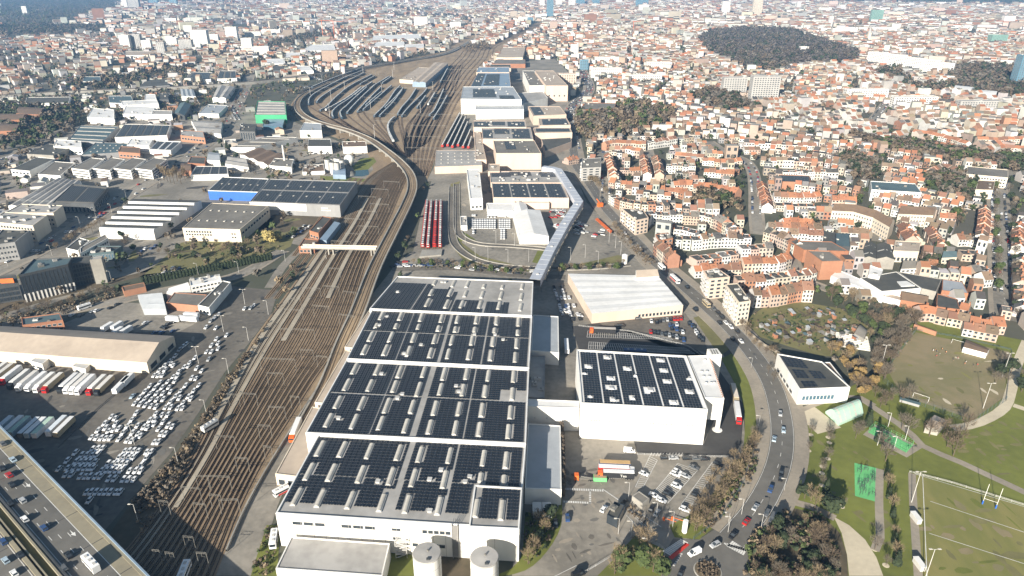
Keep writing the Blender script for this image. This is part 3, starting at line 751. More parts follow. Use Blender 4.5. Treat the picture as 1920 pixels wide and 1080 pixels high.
# repair patches, stains and worn spots on the yards and lawns
rp = random.Random(31)
def patches(name, area, n, mats, smin, smax, z, ang=.35, kind='stuff'):
 mb = MB(); xs = [p[0] for p in area]; ys = [p[1] for p in area]; k = 0
 while k < n:
  u, v = rp.uniform(min(xs), max(xs)), rp.uniform(min(ys), max(ys))
  if not inpoly(area,[u],[v])[0]: continue
  x, y = P(u, v); a, b = rp.uniform(smin, smax), rp.uniform(smin, smax) * .4; r_ = ang + rp.choice((0,1.57)) + rp.uniform(-.06,.06); m = rp.randrange(len(mats)); nn_ = 7
  c_, s_ = math.cos(r_), math.sin(r_)
  pts = [(math.cos(6.283 * i / nn_) * a * rp.uniform(.7,1.1), math.sin(6.283 * i / nn_) * b * rp.uniform(.7,1.1)) for i in range(nn_)]
  mb.add([(x + px * c_ - py * s_, y + px * s_ + py * c_, z + .0006 * k) for px, py in pts],[tuple(range(nn_))], m); k += 1
 o = mb.build(name,[M[m] for m in mats]); o['kind'] = kind
patches('yard_stain',[(0,690),(330,570),(510,550),(470,640),(375,770),(205,985),(60,860)],90,['asphalt_dark', 'asphalt_pale', 'road'],.8,5,.058)
patches('yard_stain',[(1060,860),(1190,860),(1170,930),(1240,1000),(1120,1040),(1000,1080),(1058,960)],60,['asphalt', 'pavement', 'road'],.5,3.5,.058)
patches('yard_stain',[(850,350),(1000,340),(1080,400),(1180,490),(1000,470),(870,450)],60,['asphalt', 'road', 'pavement'],1,6,.055)
patches('yard_stain',[(0,300),(330,240),(540,250),(640,330),(560,440),(250,500),(0,560)],160,['asphalt', 'road', 'grass_dry', 'soil', 'asphalt_dark'],3,14,.036)
patches('worn_spot',[(1490,790),(1590,830),(1660,880),(1690,1060),(1640,1000),(1500,920)],40,['grass_dry'],.6,4,.047)
patches('worn_spot',[(1715,900),(1920,960),(1920,1080),(1730,1080)],30,['grass_dry', 'pitch_worn', 'grass'],1,6,.073,.1)
patches('worn_spot',[(1720,640),(1880,670),(1870,740),(1820,775),(1680,730)],24,['pitch', 'gravel', 'grass_dry'],1,5,.073,.1)
patches('worn_spot',[(1740,830),(1920,780),(1920,910)],30,['grass_dry'],1,5,.047,.1)
# ------------------------------------------------------------------ railway
TRK = []
def track(px=None, pts=None, label='', sleepers=True, z=.12, gauge=1.5, group='railway tracks', pale=False, step=.75, bed=True):
 c = pts if pts is not None else smooth(PP(px),8)
 c, _ = resample(c,9.0)
 root = thing('railway_track', label, 'railway track',(*c[0],0),0, group); org = (*c[0],0)
 if bed:
  mb = MB(); ribbon(mb, c,-1.75,1.75, z); mb.build('ballast_bed', M['ballast_pale' if pale else 'sleeper'], root, org)
 for s in (-1,1):
  mb = MB(); ribbon(mb, c, s * gauge / 2 - .09, s * gauge / 2 + .09, z + .26, skirt=.2); mb.build('rail', M['rail'], root, org)
 if sleepers:
  a, t = resample(c, step); n, tt_ = normals(a)
  k = len(a)
  v = np.empty((k,4,3)); v[:, :,2] = z + .06
  for i,(o_, u) in enumerate(((-1.3,-.13),(1.3,-.13),(1.3,.13),(-1.3,.13))): v[:, i, :2] = a + n * o_ + tt_ * u - np.array(org[:2])
  me = np_mesh('sleeper', v.reshape(-1,3), np.arange(4 * k).reshape(k,4)[:, ::-1].copy(),[M['ballast']])
  o = mobj('sleeper', me, root); o['kind'] = 'stuff'
 TRK.append(c)
 return c
ROWS = [(1085,190,402),(1040,232,418),(953,300,452),(860,360,500),(790,396,545),(720,432,588),(640,476,640),(560,534,668),(480,592,694),(420,632,728),(372,660,748),(335,688,764),(305,735,782)]
def row_path(f, wob=0, r0=0, r1=99):
 out = []
 for i,(y, a, b) in enumerate(ROWS):
  if r0 <= i <= r1: out.append((a + (b - a) * (f + wob * math.sin(i * 1.3)), y))
 return out
ORD = ['first', 'second', 'third', 'fourth', 'fifth', 'sixth', 'seventh', 'eighth', 'ninth', 'tenth', 'eleventh', 'twelfth', 'thirteenth', 'fourteenth', 'fifteenth', 'sixteenth', 'seventeenth', 'eighteenth', 'nineteenth', 'twentieth', 'twenty-first', 'twenty-second', 'twenty-third', 'twenty-fourth', 'twenty-fifth', 'twenty-sixth', 'twenty-seventh', 'twenty-eighth', 'twenty-ninth', 'thirtieth']
def nth(k): return ORD[k] if k < len(ORD) else f'{k + 1}' + {1: 'st',2: 'nd',3: 'rd'}.get((k + 1) % 10, 'th')
NTR = 15
MAIN = []
for k in range(NTR):
 f = (0.02,.085,.155,.225,.30,.365,.43,.495,.565,.63,.70,.765,.83,.895,.96)[k]
 MAIN.append(track(row_path(f,.006), label=f'{nth(k)} railway track from the car storage yard in the wide bundle beside the factory hall', pale=k in (1,2)))
for k, f in enumerate((-.13,-.26,-.40)): track(row_path(f,.006,7 + k // 2,11), label=f'{nth(k)} short track left of the main bundle above the footbridge')
# pale platform strips between the tracks
for k,(f, r0, r1, wd) in enumerate(((.05,4,9,3.2),(.33,6,10,3.0),(.60,7,10,3.0),(.19,2,8,1.8))):
 c, _ = resample(smooth(PP(row_path(f,.006, r0, r1)),8),9)
 mb = MB(); ribbon(mb, c,-wd / 2, wd / 2,.5, skirt=.45)
 tag(mb.build('rail_platform', M['ballast_pale']), f'{("long pale low platform at the yard side", "pale low platform left of the footbridge piers", "narrow pale platform right of the footbridge piers", "thin pale walkway in the left half of the tracks")[k]}', 'platform')
# right-hand bundle towards the city
RB = [(330,772,800),(300,762,812),(270,760,822),(241,766,834),(215,780,846),(190,798,858),(165,815,876),(138,832,895),(110,858,920),(84,888,936),(60,972,1000),(45,1003,1020)]
for k in range(8):
 f = k / 7
 track([(a + (b - a) * f, y) for y, a, b in RB], label=f'{nth(k)} track from the left of the bundle leading past the train depot to the city', sleepers=False)
def c7(x, y): return (520 + x / 3.856,60 + y / 3.856)
FAN = [[(228,535),(236,490),(300,440),(480,345),(640,280)],[(285,520),(330,475),(480,382),(640,300)],[(310,580),(350,560),(430,480),(530,400),(700,310)],[(350,575),(400,550),(520,480),(620,400)],
       [(405,632),(398,595),(440,550),(530,490),(640,400)],[(468,635),(455,592),(500,550),(545,505),(660,400)],[(505,600),(530,570),(600,495),(700,400)],[(580,588),(680,480),(760,400)],[(622,576),(700,510),(740,475),(830,395)],
       [(700,622),(790,530),(850,440),(890,400)],[(740,622),(830,530),(890,450),(915,405)],[(870,610),(900,560),(960,490),(1010,410)],[(900,622),(950,560),(1060,450),(1085,410)],[(840,802),(810,742),(800,692),(822,650),(860,620),(930,540)],
       [(940,760),(930,720),(950,660),(1060,545),(1090,535),(1140,450),(1180,400)],[(1040,680),(1100,615),(1140,570),(1205,420),(1230,330)],[(560,420),(600,388),(720,320)],[(650,440),(690,405),(820,325)],[(720,440),(760,380),(830,330)],[(1100,420),(1180,370),(1238,260)],[(930,800),(985,700),(1010,620),(1180,400),(1280,260)]]
THROAT = (945,905)
for k, pth in enumerate(FAN):
 a = pth[0]
 lead = []
 if k < 18 and k not in (16,17,18):
  mx, my = a[0] + (THROAT[0] - a[0]) * .45, a[1] + (THROAT[1] - a[1]) * (.42 if k < 13 else .5)
  bend = (-60 + 5 * k) if k < 13 else 0
  lead = [THROAT,((THROAT[0] + mx) / 2,(THROAT[1] + my) / 2 + 30),(mx + bend * .3, my + 20)]
 track([c7(*p) for p in lead + pth], label=f'{nth(k)} siding from the left in the fan of the train yard', sleepers=False, group='yard sidings')
for k in range(7):
 track([c7(940 + k * 14,905 - k * 12), c7(960 + k * 20,800), c7(990 + k * 25,700), c7(1060 + k * 26,560), c7(1130 + k * 25,430), c7(1190 + k * 20,330), c7(1250 + k * 15,240)], label=f'{nth(k)} through track right of the parked trains in the yard', sleepers=False, group='yard sidings')
for k in range(5):
 track([c7(110 + k * 9,560 - k * 6), c7(130 + k * 10,500 - k * 4), c7(220 + k * 10,415 - k * 3), c7(420,340 - k * 8), c7(640,275 - k * 8), c7(900,225 - k * 8), c7(1150,160 - k * 8), c7(1320,70 - k * 8)], label=f'{nth(k)} track of the outer curve sweeping round the train yard', sleepers=False, group='yard sidings')
 track([c7(125 + k * 7,585), c7(190 + k * 8,615 - k * 6), c7(330 + k * 10,665 - k * 9), c7(520 + k * 8,730 - k * 9), c7(700 + k * 8,800 - k * 8), c7(840 + k * 8,870 - k * 6)], label=f'{nth(k)} track running inside the curved railway viaduct', sleepers=False, group='yard sidings')
# ---------------- curved railway viaduct
VIA = [(560,822,.4),(613,722,1.5),(645,640,3.5),(672,580,5.5),(703,500,6.5),(737,432,7),(763,380,7),(773,350,7),(768,325,7),(750,303,7),(722,280,7),(690,259,7),(650,243,7),(612,233,7),(580,222,7),(561,208,6.5),(557,194,6),(566,180,5),(590,166,4),(625,152,3),(680,135,2)]
def path3(lst, k=8, step=9):
 c = smooth([P(u, v, h) for u, v, h in lst], k)
 hh = smooth([(h,0) for u, v, h in lst], k)
 d = np.r_[0, np.cumsum([math.dist(c[i], c[i + 1]) for i in range(len(c) - 1)])]
 cc, t = resample(c, step)
 return cc, np.interp(t, d,[q[0] for q in hh])
c, hz = path3(VIA)
via = thing('railway_viaduct', 'long curved concrete railway viaduct sweeping from the main tracks round the gasworks', 'railway viaduct',(*c[30],0)); VO = tuple(via.location)
mb = MB(); ribbon(mb, c,-4.6,4.6, hz - .9, skirt=1.0); mb.build('deck', M['concrete'], via, VO)
mb = MB(); ribbon(mb, c,-3.9,3.9, hz - .5, skirt=.35); mb.build('ballast_bed', M['ballast'], via, VO)
for s in (-1,1):
 mb = MB(); ribbon(mb, c, s * 4.55 - .45, s * 4.55 + .45, hz + .35, skirt=1.6); mb.build('parapet', M['concrete'], via, VO)
for o_ in (-2.75,-1.25,1.25,2.75):
 mb = MB(); ribbon(mb, c, o_ - .09, o_ + .09, hz - .3, skirt=.15); mb.build('rail', M['rail'], via, VO)
for i in range(6, len(c) - 8,3):
 if hz[i] > 3:
  mb = MB(); mb.box(c[i][0], c[i][1],(hz[i] - 1.8) / 2,2.2,5.0, hz[i] - 1.8, math.atan2(*(c[i + 1] - c[i])[::-1])); mb.build('pier', M['concrete'], via, VO)
for k in range(len(c)):
 if hz[k] > .3: ZONES.append([(c[k][0] - 8, c[k][1] - 8),(c[k][0] + 8, c[k][1] - 8),(c[k][0] + 8, c[k][1] + 8),(c[k][0] - 8, c[k][1] + 8)])
# low wall along the right of the tracks
cw, _ = resample(smooth(PP([(425,1035),(460,955),(512,862),(600,722),(652,645)]),8),9)
mb = MB(); ribbon(mb, cw,-.3,.3,1.3, skirt=1.3); tag(mb.build('trackside_wall', M['concrete']), 'pale low wall between the right-most track and the service road', 'wall')
# far railway lines crossing on the left, on a pale embankment
c, hz = path3([(-40,181,5),(120,171,5),(250,166,5),(400,158,5),(520,148,5),(640,131,5),(760,113,4),(840,98,3),(890,72,2)],8,15)
t = thing('railway_embankment', 'long pale railway embankment crossing the left half far beyond the factories', 'embankment',(*c[10],0)); o_ = tuple(t.location)
mb = MB(); ribbon(mb, c,-7,7, hz, skirt=5); mb.build('wall', M['concrete'], t, o_)
for s in (-3,-1.5,1.5,3):
 mb = MB(); ribbon(mb, c, s - .12, s + .12, hz + .3, skirt=.25); mb.build('rail', M['rail'], t, o_)
for k in range(len(c)): ZONES.append([(c[k][0] - 14, c[k][1] - 14),(c[k][0] + 14, c[k][1] - 14),(c[k][0] + 14, c[k][1] + 14),(c[k][0] - 14, c[k][1] + 14)])
road('motorway',[(-60,168),(60,160),(130,146),(210,128),(300,114),(380,104),(470,100),(560,92)],16, 'asphalt_pale',.12)
# ---------------- footbridge over the tracks
a, b = np.array(P(566,461,6.5)), np.array(P(706,464,6.5))
fb = thing('footbridge', 'beige enclosed footbridge on piers across the railway tracks', 'footbridge',(*(a + b) / 2,0)); o_ = tuple(fb.location)
d = (b - a) / np.hypot(*(b - a)); rz = math.atan2(d[1], d[0]); L_ = np.hypot(*(b - a)); m_ = (a + b) / 2
mb = MB(); mb.box(*m_,5.3, L_,4.4,1.0, rz, bottom=True); mb.build('deck', M['concrete'], fb, o_)
nrm = np.array([-d[1], d[0]])
for s in (-1,1):
 mb = MB(); mb.box(*(m_ + nrm * s * 2.1),6.5, L_,.2,1.4, rz); mb.build('parapet', M['cream_wall'], fb, o_)
mb = MB(); mb.box(*m_,5.86, L_ - .4,3.9,.1, rz); mb.build('walkway', M['pavement'], fb, o_)
for f in (.36,.42,.93,.97,.12):
 mb = MB(); mb.box(*(a + d * L_ * f),2.4,.9,3.4,4.8, rz); mb.build('pier', M['concrete'], fb, o_)
# ---------------- trains
def carriage_mesh(ln=24.0, body='roof_teal', roof='roof_dark', band=True):
 mb = MB()
 w2 = 1.42
 prof = [(-w2,1.0),(-w2,3.3),(-1.05,3.85),(1.05,3.85),(w2,3.3),(w2,1.0)]
 h = ln / 2 - .35
 for (x0, z_0),(x1, z_1), mi in zip(prof[:-1], prof[1:],(0,1,1,1,0)): mb.quad((h, x0, z_0),(h, x1, z_1),(-h, x1, z_1),(-h, x0, z_0), mi)
 for s in (-1,1): mb.add([(s * h, x, z_) for x, z_ in prof],[tuple(range(6)) if s < 0 else tuple(reversed(range(6)))],0)
 mb.quad((h,-w2,1.0),(-h,-w2,1.0),(-h, w2,1.0),(h, w2,1.0),0)
 for s in (-1,1): mb.box(0, s * (w2 + .01),2.6, ln - 3,.02,.75,0,2, bottom=True)
 for k in range(4): mb.box(-ln / 2 + ln * (k + .5) / 4,0,3.98,2.2,1.3,.28,0,3)
 for s in (-1,1): mb.box(s * ln * .34,0,.65,3.2,2.2,.7,0,2, bottom=True)
 return mb.mesh('carriage',[M[body], M[roof], M['glass'], M['unit']])
M['train_blue'] = mat('train_blue',(0.05,0.085,0.12),(0.035,0.06,0.09),.6,.1,.5)
M['train_roof'] = mat('train_roof',(0.17,0.225,0.27),(0.11,0.15,0.185),.6,.1,.6)
M['train_white'] = mat('train_white',(0.6,0.6,0.58),(0.45,0.45,0.43),.6,.1,.5)
CAR_B = carriage_mesh(24, 'train_blue', 'train_roof'); CAR_W = carriage_mesh(24, 'train_white', 'roof_steel'); CAR_R = carriage_mesh(24, 'red', 'roof_dark')
CAR_H = carriage_mesh(15, 'roof_dark', 'dark_wall')
def train(px, label, mesh=CAR_B, ln=24.4, name='train', cat='train', group=None, ends=None):
 c = smooth(PP(px),10); d = np.r_[0, np.cumsum([math.dist(c[i], c[i + 1]) for i in range(len(c) - 1)])]
 c = np.array(c); n = max(1, int(d[-1] / ln))
 root = thing(name, label, cat,(*c[0],0),0, group)
 for k in range(n):
  t0, t1 = k * ln,(k + 1) * ln
  p0 = np.array([np.interp(t0, d, c[:,0]), np.interp(t0, d, c[:,1])]); p1 = np.array([np.interp(t1, d, c[:,0]), np.interp(t1, d, c[:,1])])
  m_ = (p0 + p1) / 2 - c[0]
  mobj('carriage', ends if (ends and k == 0) else mesh, root,(*m_,.38), math.atan2(*(p1 - p0)[::-1]))
TN = [(0,5),(1,5),(2,5),(3,4),(4,5),(5,5),(6,4),(7,3),(8,4),(9,4),(10,4),(11,4),(12,4),(13,5),(15,4),(16,3),(17,3),(18,3),(19,3)]
for k,(i, n) in enumerate(TN):
 p = [c7(*q_) for q_ in FAN[i][:n]]
 if i == 15: p = [c7(*q_) for q_ in FAN[i][1:4]]
 if i in (16,17,18): p = [c7(*q_) for q_ in FAN[i][1:3]]
 if i == 19: p = [c7(*q_) for q_ in FAN[i][1:3]]
 where = 'with a sharp bend standing alone at the yard throat' if i == 13 else ('beside the blue end of the depot shed' if i == 19 else f'{nth(k)} from the left among the trains parked in the yard')
 train(p, f'dark blue train {where}', CAR_B if k % 5 != 3 else CAR_W if k % 2 else CAR_B, group='trains parked in the yard')
for k,(a, b, c_) in enumerate((((250,410),(430,335),(620,268)),((560,470),(620,420),(690,370)),((640,545),(700,490),(760,440)),((1010,560),(1040,520),(1075,470)),((780,560),(850,490),(905,425)),((1130,640),(1180,560),(1230,470)))): train([c7(*a), c7(*b), c7(*c_)], f'blue-grey train standing between the longer parked trains, {nth(k)} counted from the left', group='trains between the parked trains')
train([c7(1090,535), c7(1140,450)], 'pale train with a bright white front standing right of the yard footbridge', CAR_W, group='trains parked in the yard')
def c6(x, y): return (800 + x / 3.856,60 + y / 3.856)
CAR_RH = carriage_mesh(14.2, 'red', 'dark_wall')
for k,(a, b) in enumerate((((112,840),(240,600)),((150,835),(262,610)),((185,845),(285,625)),((225,835),(300,660)),((262,848),(318,720)),((300,850),(330,760)))):
 train([c6(*a), c6((a[0] + b[0]) / 2,(a[1] + b[1]) / 2), c6(*b)], f'dark hooded freight train with red end, {nth(k)} from left behind the pale shed', CAR_H,15.2, 'freight_train', 'freight train', 'freight trains behind the pale shed', CAR_RH)
# ---------------- car transporter wagons
def transporter_mesh(col):
 mb = MB()
 mb.box(0,0,1.0,19,2.9,.25,0,0, bottom=True)
 mb.box(0,0,3.1,19,2.9,.15,0,0, bottom=True)
 for x in (-9,-4.5,0,4.5,9):
  for s in (-1,1): mb.bar((x, s * 1.4,1),(x, s * 1.4,3.9),.12,0)
 for s in (-1,1): mb.bar((-9.4, s * 1.4,3.85),(9.4, s * 1.4,3.85),.1,0)
 for zz in (1.12,3.18):
  for k in range(4):
   x = -7 + k * 4.7
   mb.box(x,0, zz + .55,4.3,1.75,.65,0,1); mb.box(x - .2,0, zz + 1.1,2.4,1.55,.5,0,2,1)
 for x in (-6.5,6.5): mb.box(x,0,.5,3,2.2,.7,0,3, bottom=True)
 return mb.mesh('wagon',[M['red'], M['train_white'] if col == 'w' else M['red'], M['glass'], M['tyre']])
TW, TRD = transporter_mesh('w'), transporter_mesh('r')
def c5(x, y): return (780 + x / 4,270 + y / 4)
for r_,(a, b) in enumerate((((50,785),(87,428)),((90,790),(118,428)),((139,785),(156,425)),((180,785),(187,428)))):
 pa, pb = np.array(P(*c5(*a))), np.array(P(*c5(*b))); L_ = np.hypot(*(pb - pa)); n = int(L_ / 20); d = (pb - pa) / L_
 track(pts=[tuple(pa), tuple((pa + pb) / 2), tuple(pb)], label=f'{nth(r_)} track from the left under the car transporter wagons', group='transporter sidings')
 for k in range(n):
  red = r_ == 2 and k < n // 2
  o = mobj('wagon', TRD if red else TW, None,(*(pa + d * (k * 20 + 10)),.35), math.atan2(d[1], d[0]))
  tag(o, f'{"solid red" if red else "red framed"} car transporter wagon, {nth(k)} from the ramp in the {nth(r_)} row', 'railway wagon', 'car transporter wagons in the loading sidings')
ra = PP([c5(25,845), c5(190,830), c5(198,790), c5(45,795)],1.2)
mb = MB(); mb.prism(ra,[0.1,0.1,1.3,1.3] if False else 0,1.3); tag(mb.build('loading_ramp', M['concrete']), 'pale concrete loading ramp at the near end of the car transporter wagons', 'ramp')
# single maintenance wagon on the tracks
p = P(395,806); o = mobj('work_wagon', CAR_W, None,(*p,.35),1.05,(.35,1,1)); tag(o, 'small white work wagon standing alone on the pale left-hand tracks', 'railway wagon')
# ---------------- catenary gantries and masts
def gantry(px_a, px_b, hgt, label):
 a, b = np.array(P(*px_a, hgt)), np.array(P(*px_b, hgt))
 root = thing('catenary_gantry', label, 'catenary gantry',(*(a + b) / 2,0),0, 'catenary gantries'); org = (*(a + b) / 2,0)
 for p in (a, b):
  mb = MB(); mb.bar((*p,0),(*p, hgt + .6),.11,0,4,.08); mb.build('mast', M['steel'], root, org)
 mb = MB()
 mb.bar((*a, hgt),(*b, hgt),.075); mb.bar((*a, hgt + .7),(*b, hgt + .7),.07)
 n = max(3, int(np.hypot(*(b - a)) / 1.6))
 for k in range(n):
  mb.bar((*(a + (b - a) * k / n), hgt + (.7 if k % 2 else 0)),(*(a + (b - a) * (k + 1) / n), hgt + (0 if k % 2 else .7)),.04)
 mb.build('beam', M['steel'], root, org)
 n = max(1, int(np.hypot(*(b - a)) / 5))
 for k in range(n):
  p = a + (b - a) * (k + .5) / n
  mb = MB(); mb.bar((*p, hgt),(*p, hgt - 1.6),.06); mb.bar((*p, hgt - 1.2),(p[0] + 1.2, p[1], hgt - 1.6),.04); mb.build('hanger', M['steel'], root, org)
GZ = [(1020,582,1122,592),(1178,625,1240,630),(1230,655,1338,652),(1086,674,1154,680),(890,660,944,666),(1322,417,1392,422),(1206,295,1316,300),(1480,352,1525,358),(856,938,895,941),(928,950,975,957),(1104,952,1160,956),(1030,860,1086,866),(1632,72,1682,76),(1170,520,1290,525),(1365,55,1440,60),(1100,520,1165,522),(1450,235,1520,238),(1280,60,1340,63),(1510,130,1600,135)]
gi = 0
for x0, y0, x1, y1 in GZ:
 gantry((x0 / 3,720 + y0 / 3),(x1 / 3,720 + y1 / 3),7.2, f'steel catenary gantry, {nth(gi)} of those over the near tracks left of the hall'); gi += 1
G4 = [(1575,771,1765,778),(1460,937,1658,945),(1690,890,1760,893),(1600,660,1700,668),(1760,640,1850,648),(1700,540,1800,546),(1820,530,1905,536),(1620,600,1690,606),(1850,430,1910,434),(1500,1020,1590,1024),(1780,925,1840,930),(1905,690,1990,700),(1930,560,2010,570)]
for k,(x0, y0, x1, y1) in enumerate(G4): gantry((x0 / 3,360 + y0 / 3),(x1 / 3,360 + y1 / 3),7.2, f'steel catenary gantry, {nth(k)} of those over the tracks below the footbridge')
for k in range(9):
 y = 452 - k * 14; xa, xb = np.interp(-y,[-480,-420,-372,-335],[592,632,660,688]), np.interp(-y,[-480,-420,-372,-335],[694,728,748,764])
 s = .1 + .35 * (k % 3) / 2
 gantry((xa + (xb - xa) * s, y),(xa + (xb - xa) * (s + .38), y + 2),7.2, f'steel catenary gantry, {nth(k)} of those beyond the footbridge')
for k in range(10):
 y = 298 - k * 21; xs = [r_[0] for r_ in RB]; xa = np.interp(-y,[-r_[0] for r_ in RB],[r_[1] for r_ in RB]); xb = np.interp(-y,[-r_[0] for r_ in RB],[r_[2] for r_ in RB])
 gantry((xa, y),(xb, y + 1),8, f'steel catenary gantry, {nth(k)} along the bundle of tracks past the train depot')
for k,(x, y) in enumerate(((215,425),(360,360),(470,310),(600,470),(430,440),(560,350),(700,640),(705,500),(780,590),(880,480),(300,400),(640,300),(840,330),(980,600),(1060,470),(400,250),(560,570))):
 x0, y0 = c7(x, y); x1, y1 = c7(x + 150, y + 12)
 gantry((x0, y0),(x1, y1),8, f'steel catenary gantry, {nth(k)} of those spanning the sidings of the train yard')
# tall lamp masts
def lamp(px, hgt, label, name='lamp_mast', arms=2, group='lamp masts', r=.16):
 p = P(*px)
 root = thing(name, label, 'lamp post',(*p,0),0, group)
 mb = MB(); mb.bar((0,0,0),(0,0, hgt), r,0,6, r * .6); mb.build('pole', M['unit'], root)
 for k in range(arms):
  s = 1 if k else -1
  mb = MB(); mb.bar((0,0, hgt - .1),(s * 1.2,0, hgt + .15),.07); mb.box(s * 1.6,0, hgt + .15,1.1,.5,.22,0,1, bottom=True); mb.build('lamp_head',[M['unit'], M['skylight']], root)
 return root
for k,(x, y, h) in enumerate(((1003,450,9),(778,775,9),(1163,175,9),(1398,835,9),(1288,1025,10),(1510,690,10))):
 lamp((x / 3,(720 if k < 3 else 360) + y / 3), h, f'grey lamp mast beside the left edge of the tracks, {nth(k)} counted from the flyover', arms=1)
for k,(x, y) in enumerate(((1118,965),(1258,785),(1378,632),(757,1420))): lamp((x / 3,360 + y / 3),11, f'twin lamp mast standing in the car storage yard, {nth(k)} from the trailers', arms=2)
for k,(x, y, h) in enumerate(((240,465,16),(390,495,18),(487,415,16),(380,615,20),(675,555,18),(705,780,20),(757,440,18),(845,275,18),(835,330,16),(620,300,16),(325,360,14),(1035,585,16),(1125,420,16))):
 lamp(c7(x, y), h, f'tall grey floodlight mast in the train yard, {nth(k)} of its group', 'floodlight_mast', group='floodlight masts in the train yard', r=.3)
YB = [(c7(812,395), c7(1125,402))]
gantry(c7(812,400), c7(1125,408),7, 'long pale gantry bridge across the yard in front of the depot shed')
# ------------------------------------------------------------------ motorway flyover in the lower left corner
FH = 9.0
FA, FB = np.array(P(0,800, FH)), np.array(P(277,1080, FH))
FD = (FB - FA) / np.hypot(*(FB - FA)); FN = np.array([-FD[1], FD[0]]); FRZ = math.atan2(FD[1], FD[0])
def FP(s, o): return tuple(FA + FD * s + FN * o)
fly = thing('motorway_flyover', 'concrete motorway flyover with two carriageways crossing the lower left corner over the tracks', 'flyover',(*FP(70,-10),0)); FO = tuple(fly.location)
S0, S1 = -160,330
def fstrip(name, o0, o1, z, m, skirt=0.0, parent=None):
 mb = MB(); ribbon(mb,[FP(s,(0)) for s in np.linspace(S0, S1,40)], o0, o1, z, skirt=skirt)
 return mb.build(name, M[m], fly, FO)
def deck(o0, o1):
 mb = MB(); q = [FP(S0, o0), FP(S1, o0), FP(S1, o1), FP(S0, o1)]
 mb.prism(q, FH - 1.7, FH - .05,0, bottom=True); mb.build('deck', M['concrete'], fly, FO)
M['shoulder'] = mat('shoulder',(0.30,0.265,0.185),(0.22,0.195,0.14),.5,.06,.9)
M['moss'] = mat('moss',(0.17,0.15,0.055),(0.09,0.085,0.035),.5,.1,.95)
deck(-19.2,.3); deck(-52,-22.9)
fstrip('carriageway',-16.9,-5.7, FH, 'road')
fstrip('hard_shoulder',-5.7,-1.35, FH, 'shoulder')
fstrip('kerb_strip',-1.35,-.35, FH + .25, 'shoulder',.3)
fstrip('parapet',-.35,.3, FH + .75, 'roof_blue',1.6)
fstrip('parapet',-18.0,-17.3, FH + 1.0, 'dark_wall',1.2)
fstrip('parapet',-19.3,-18.6, FH + .8, 'shoulder',1.6)
fstrip('median_strip',-21.6,-19.5, FH - .35, 'moss',.8)
fstrip('parapet',-22.1,-21.6, FH + .5, 'shoulder',1.4)
fstrip('parapet',-24.3,-22.9, FH + .7, 'shoulder',1.6)
fstrip('carriageway',-50,-24.3, FH, 'road')
mb = MB()
for s in np.arange(S0, S1,22.5):
 for o0, o1 in ((-16.9,-1.4),(-50,-24.4)):
  q = [FP(s, o0), FP(s + .35, o0), FP(s + .35, o1), FP(s, o1)]; mb.add([(*p, FH + .008) for p in q],[(0,1,2,3)])
o = mb.build('expansion_joint', M['asphalt_dark'], fly, FO); o['kind'] = 'stuff'
mb = MB()
line = [FP(s,0) for s in np.linspace(S0, S1,40)]
for o_ in (-5.85,-16.5,-24.9): ribbon(mb, line, o_ - .12, o_ + .12, FH + .012)
for o_ in (-8.7,-11.3,-13.9,-28,-31.5,-35):
 for s in np.arange(S0, S1,11): ribbon(mb,[FP(s + 3 * (o_ % 2), o_), FP(s + 3 * (o_ % 2) + 3.2, o_)],-.1,.1, FH + .012)
o = mb.build('lane_marking', M['paint'], fly, FO); o['kind'] = 'stuff'
for u, v in ((59,905),(140,997)):
 p = np.array(P(u, v, FH)); s = float(np.dot(p - FA, FD))
 mb = MB(); q = [(s - 2.6,-7.6),(s + .2,-7.35),(s + .2,-6.8),(s + 2.6,-7.4),(s + .4,-8.5),(s + .4,-7.9)]
 mb.add([(*FP(*x), FH + .014) for x in q],[(5,4,3,2,1,0)]); o = mb.build('lane_arrow', M['paint'], fly, FO)
 if o.data.polygons[0].normal.z < 0: o.data.flip_normals()
for s in np.arange(S0 + 20, S1,45):
 for o_ in (-4,-15,-28,-45):
  p = FP(s, o_); mb = MB(); mb.box(*p,(FH - 1.7) / 2,1.6,2.2, FH - 1.7, FRZ); mb.build('pier', M['concrete'], fly, FO)
q = [FP(S0,.5), FP(S1,.5), FP(S1,-52), FP(S0,-52)]; ZONES.append(q)
# ------------------------------------------------------------------ buildings traced one by one
def hgt(vb, vt):
 """height of a vertical edge whose foot is on pixel row vb and top on row vt (on the view axis)"""
 y = P(960, vb,0)[1]; a = (540 - vt) / FPX
 return CAM_H + y * (a * CP - SP) / (a * SP + CP)
B = building
M['tent_green'] = mat('tent_green',(0.42,0.58,0.48),(0.33,0.47,0.39),.5,.08,.6)
M['saw_white'] = M['white_wall']
# west annexes of the big hall, canopy, silos
B('dock_annex', 'pale beige low roof along the left foot of the hall, nearest the camera', 'annex',[(516,889),(572,896),(622,768),(585,763)],6, 'cream_wall', 'roof_beige', par=.3, group='low annexes along the hall', win=[(0,.5,3.5,3)])
B('dock_annex', 'pale beige low roof along the left foot of the hall, middle one', 'annex',[(590,755),(628,758),(680,662),(648,657)],6, 'cream_wall', 'roof_beige', par=.3, group='low annexes along the hall', win=[(0,.5,3.5,2)])
B('dock_annex', 'pale beige low roof along the left foot of the hall, farthest one', 'annex',[(646,651),(672,654),(712,586),(691,583)],6, 'cream_wall', 'roof_beige', par=.3, group='low annexes along the hall', win=[(0,.5,3.5,2)])
B('loading_canopy', 'wide grey flat canopy in front of the white factory front wall', 'canopy',[(517,1067),(717,1081),(731,1020),(546,1007)],7, 'white_wall', 'roof_grey', par=.35, units=0)
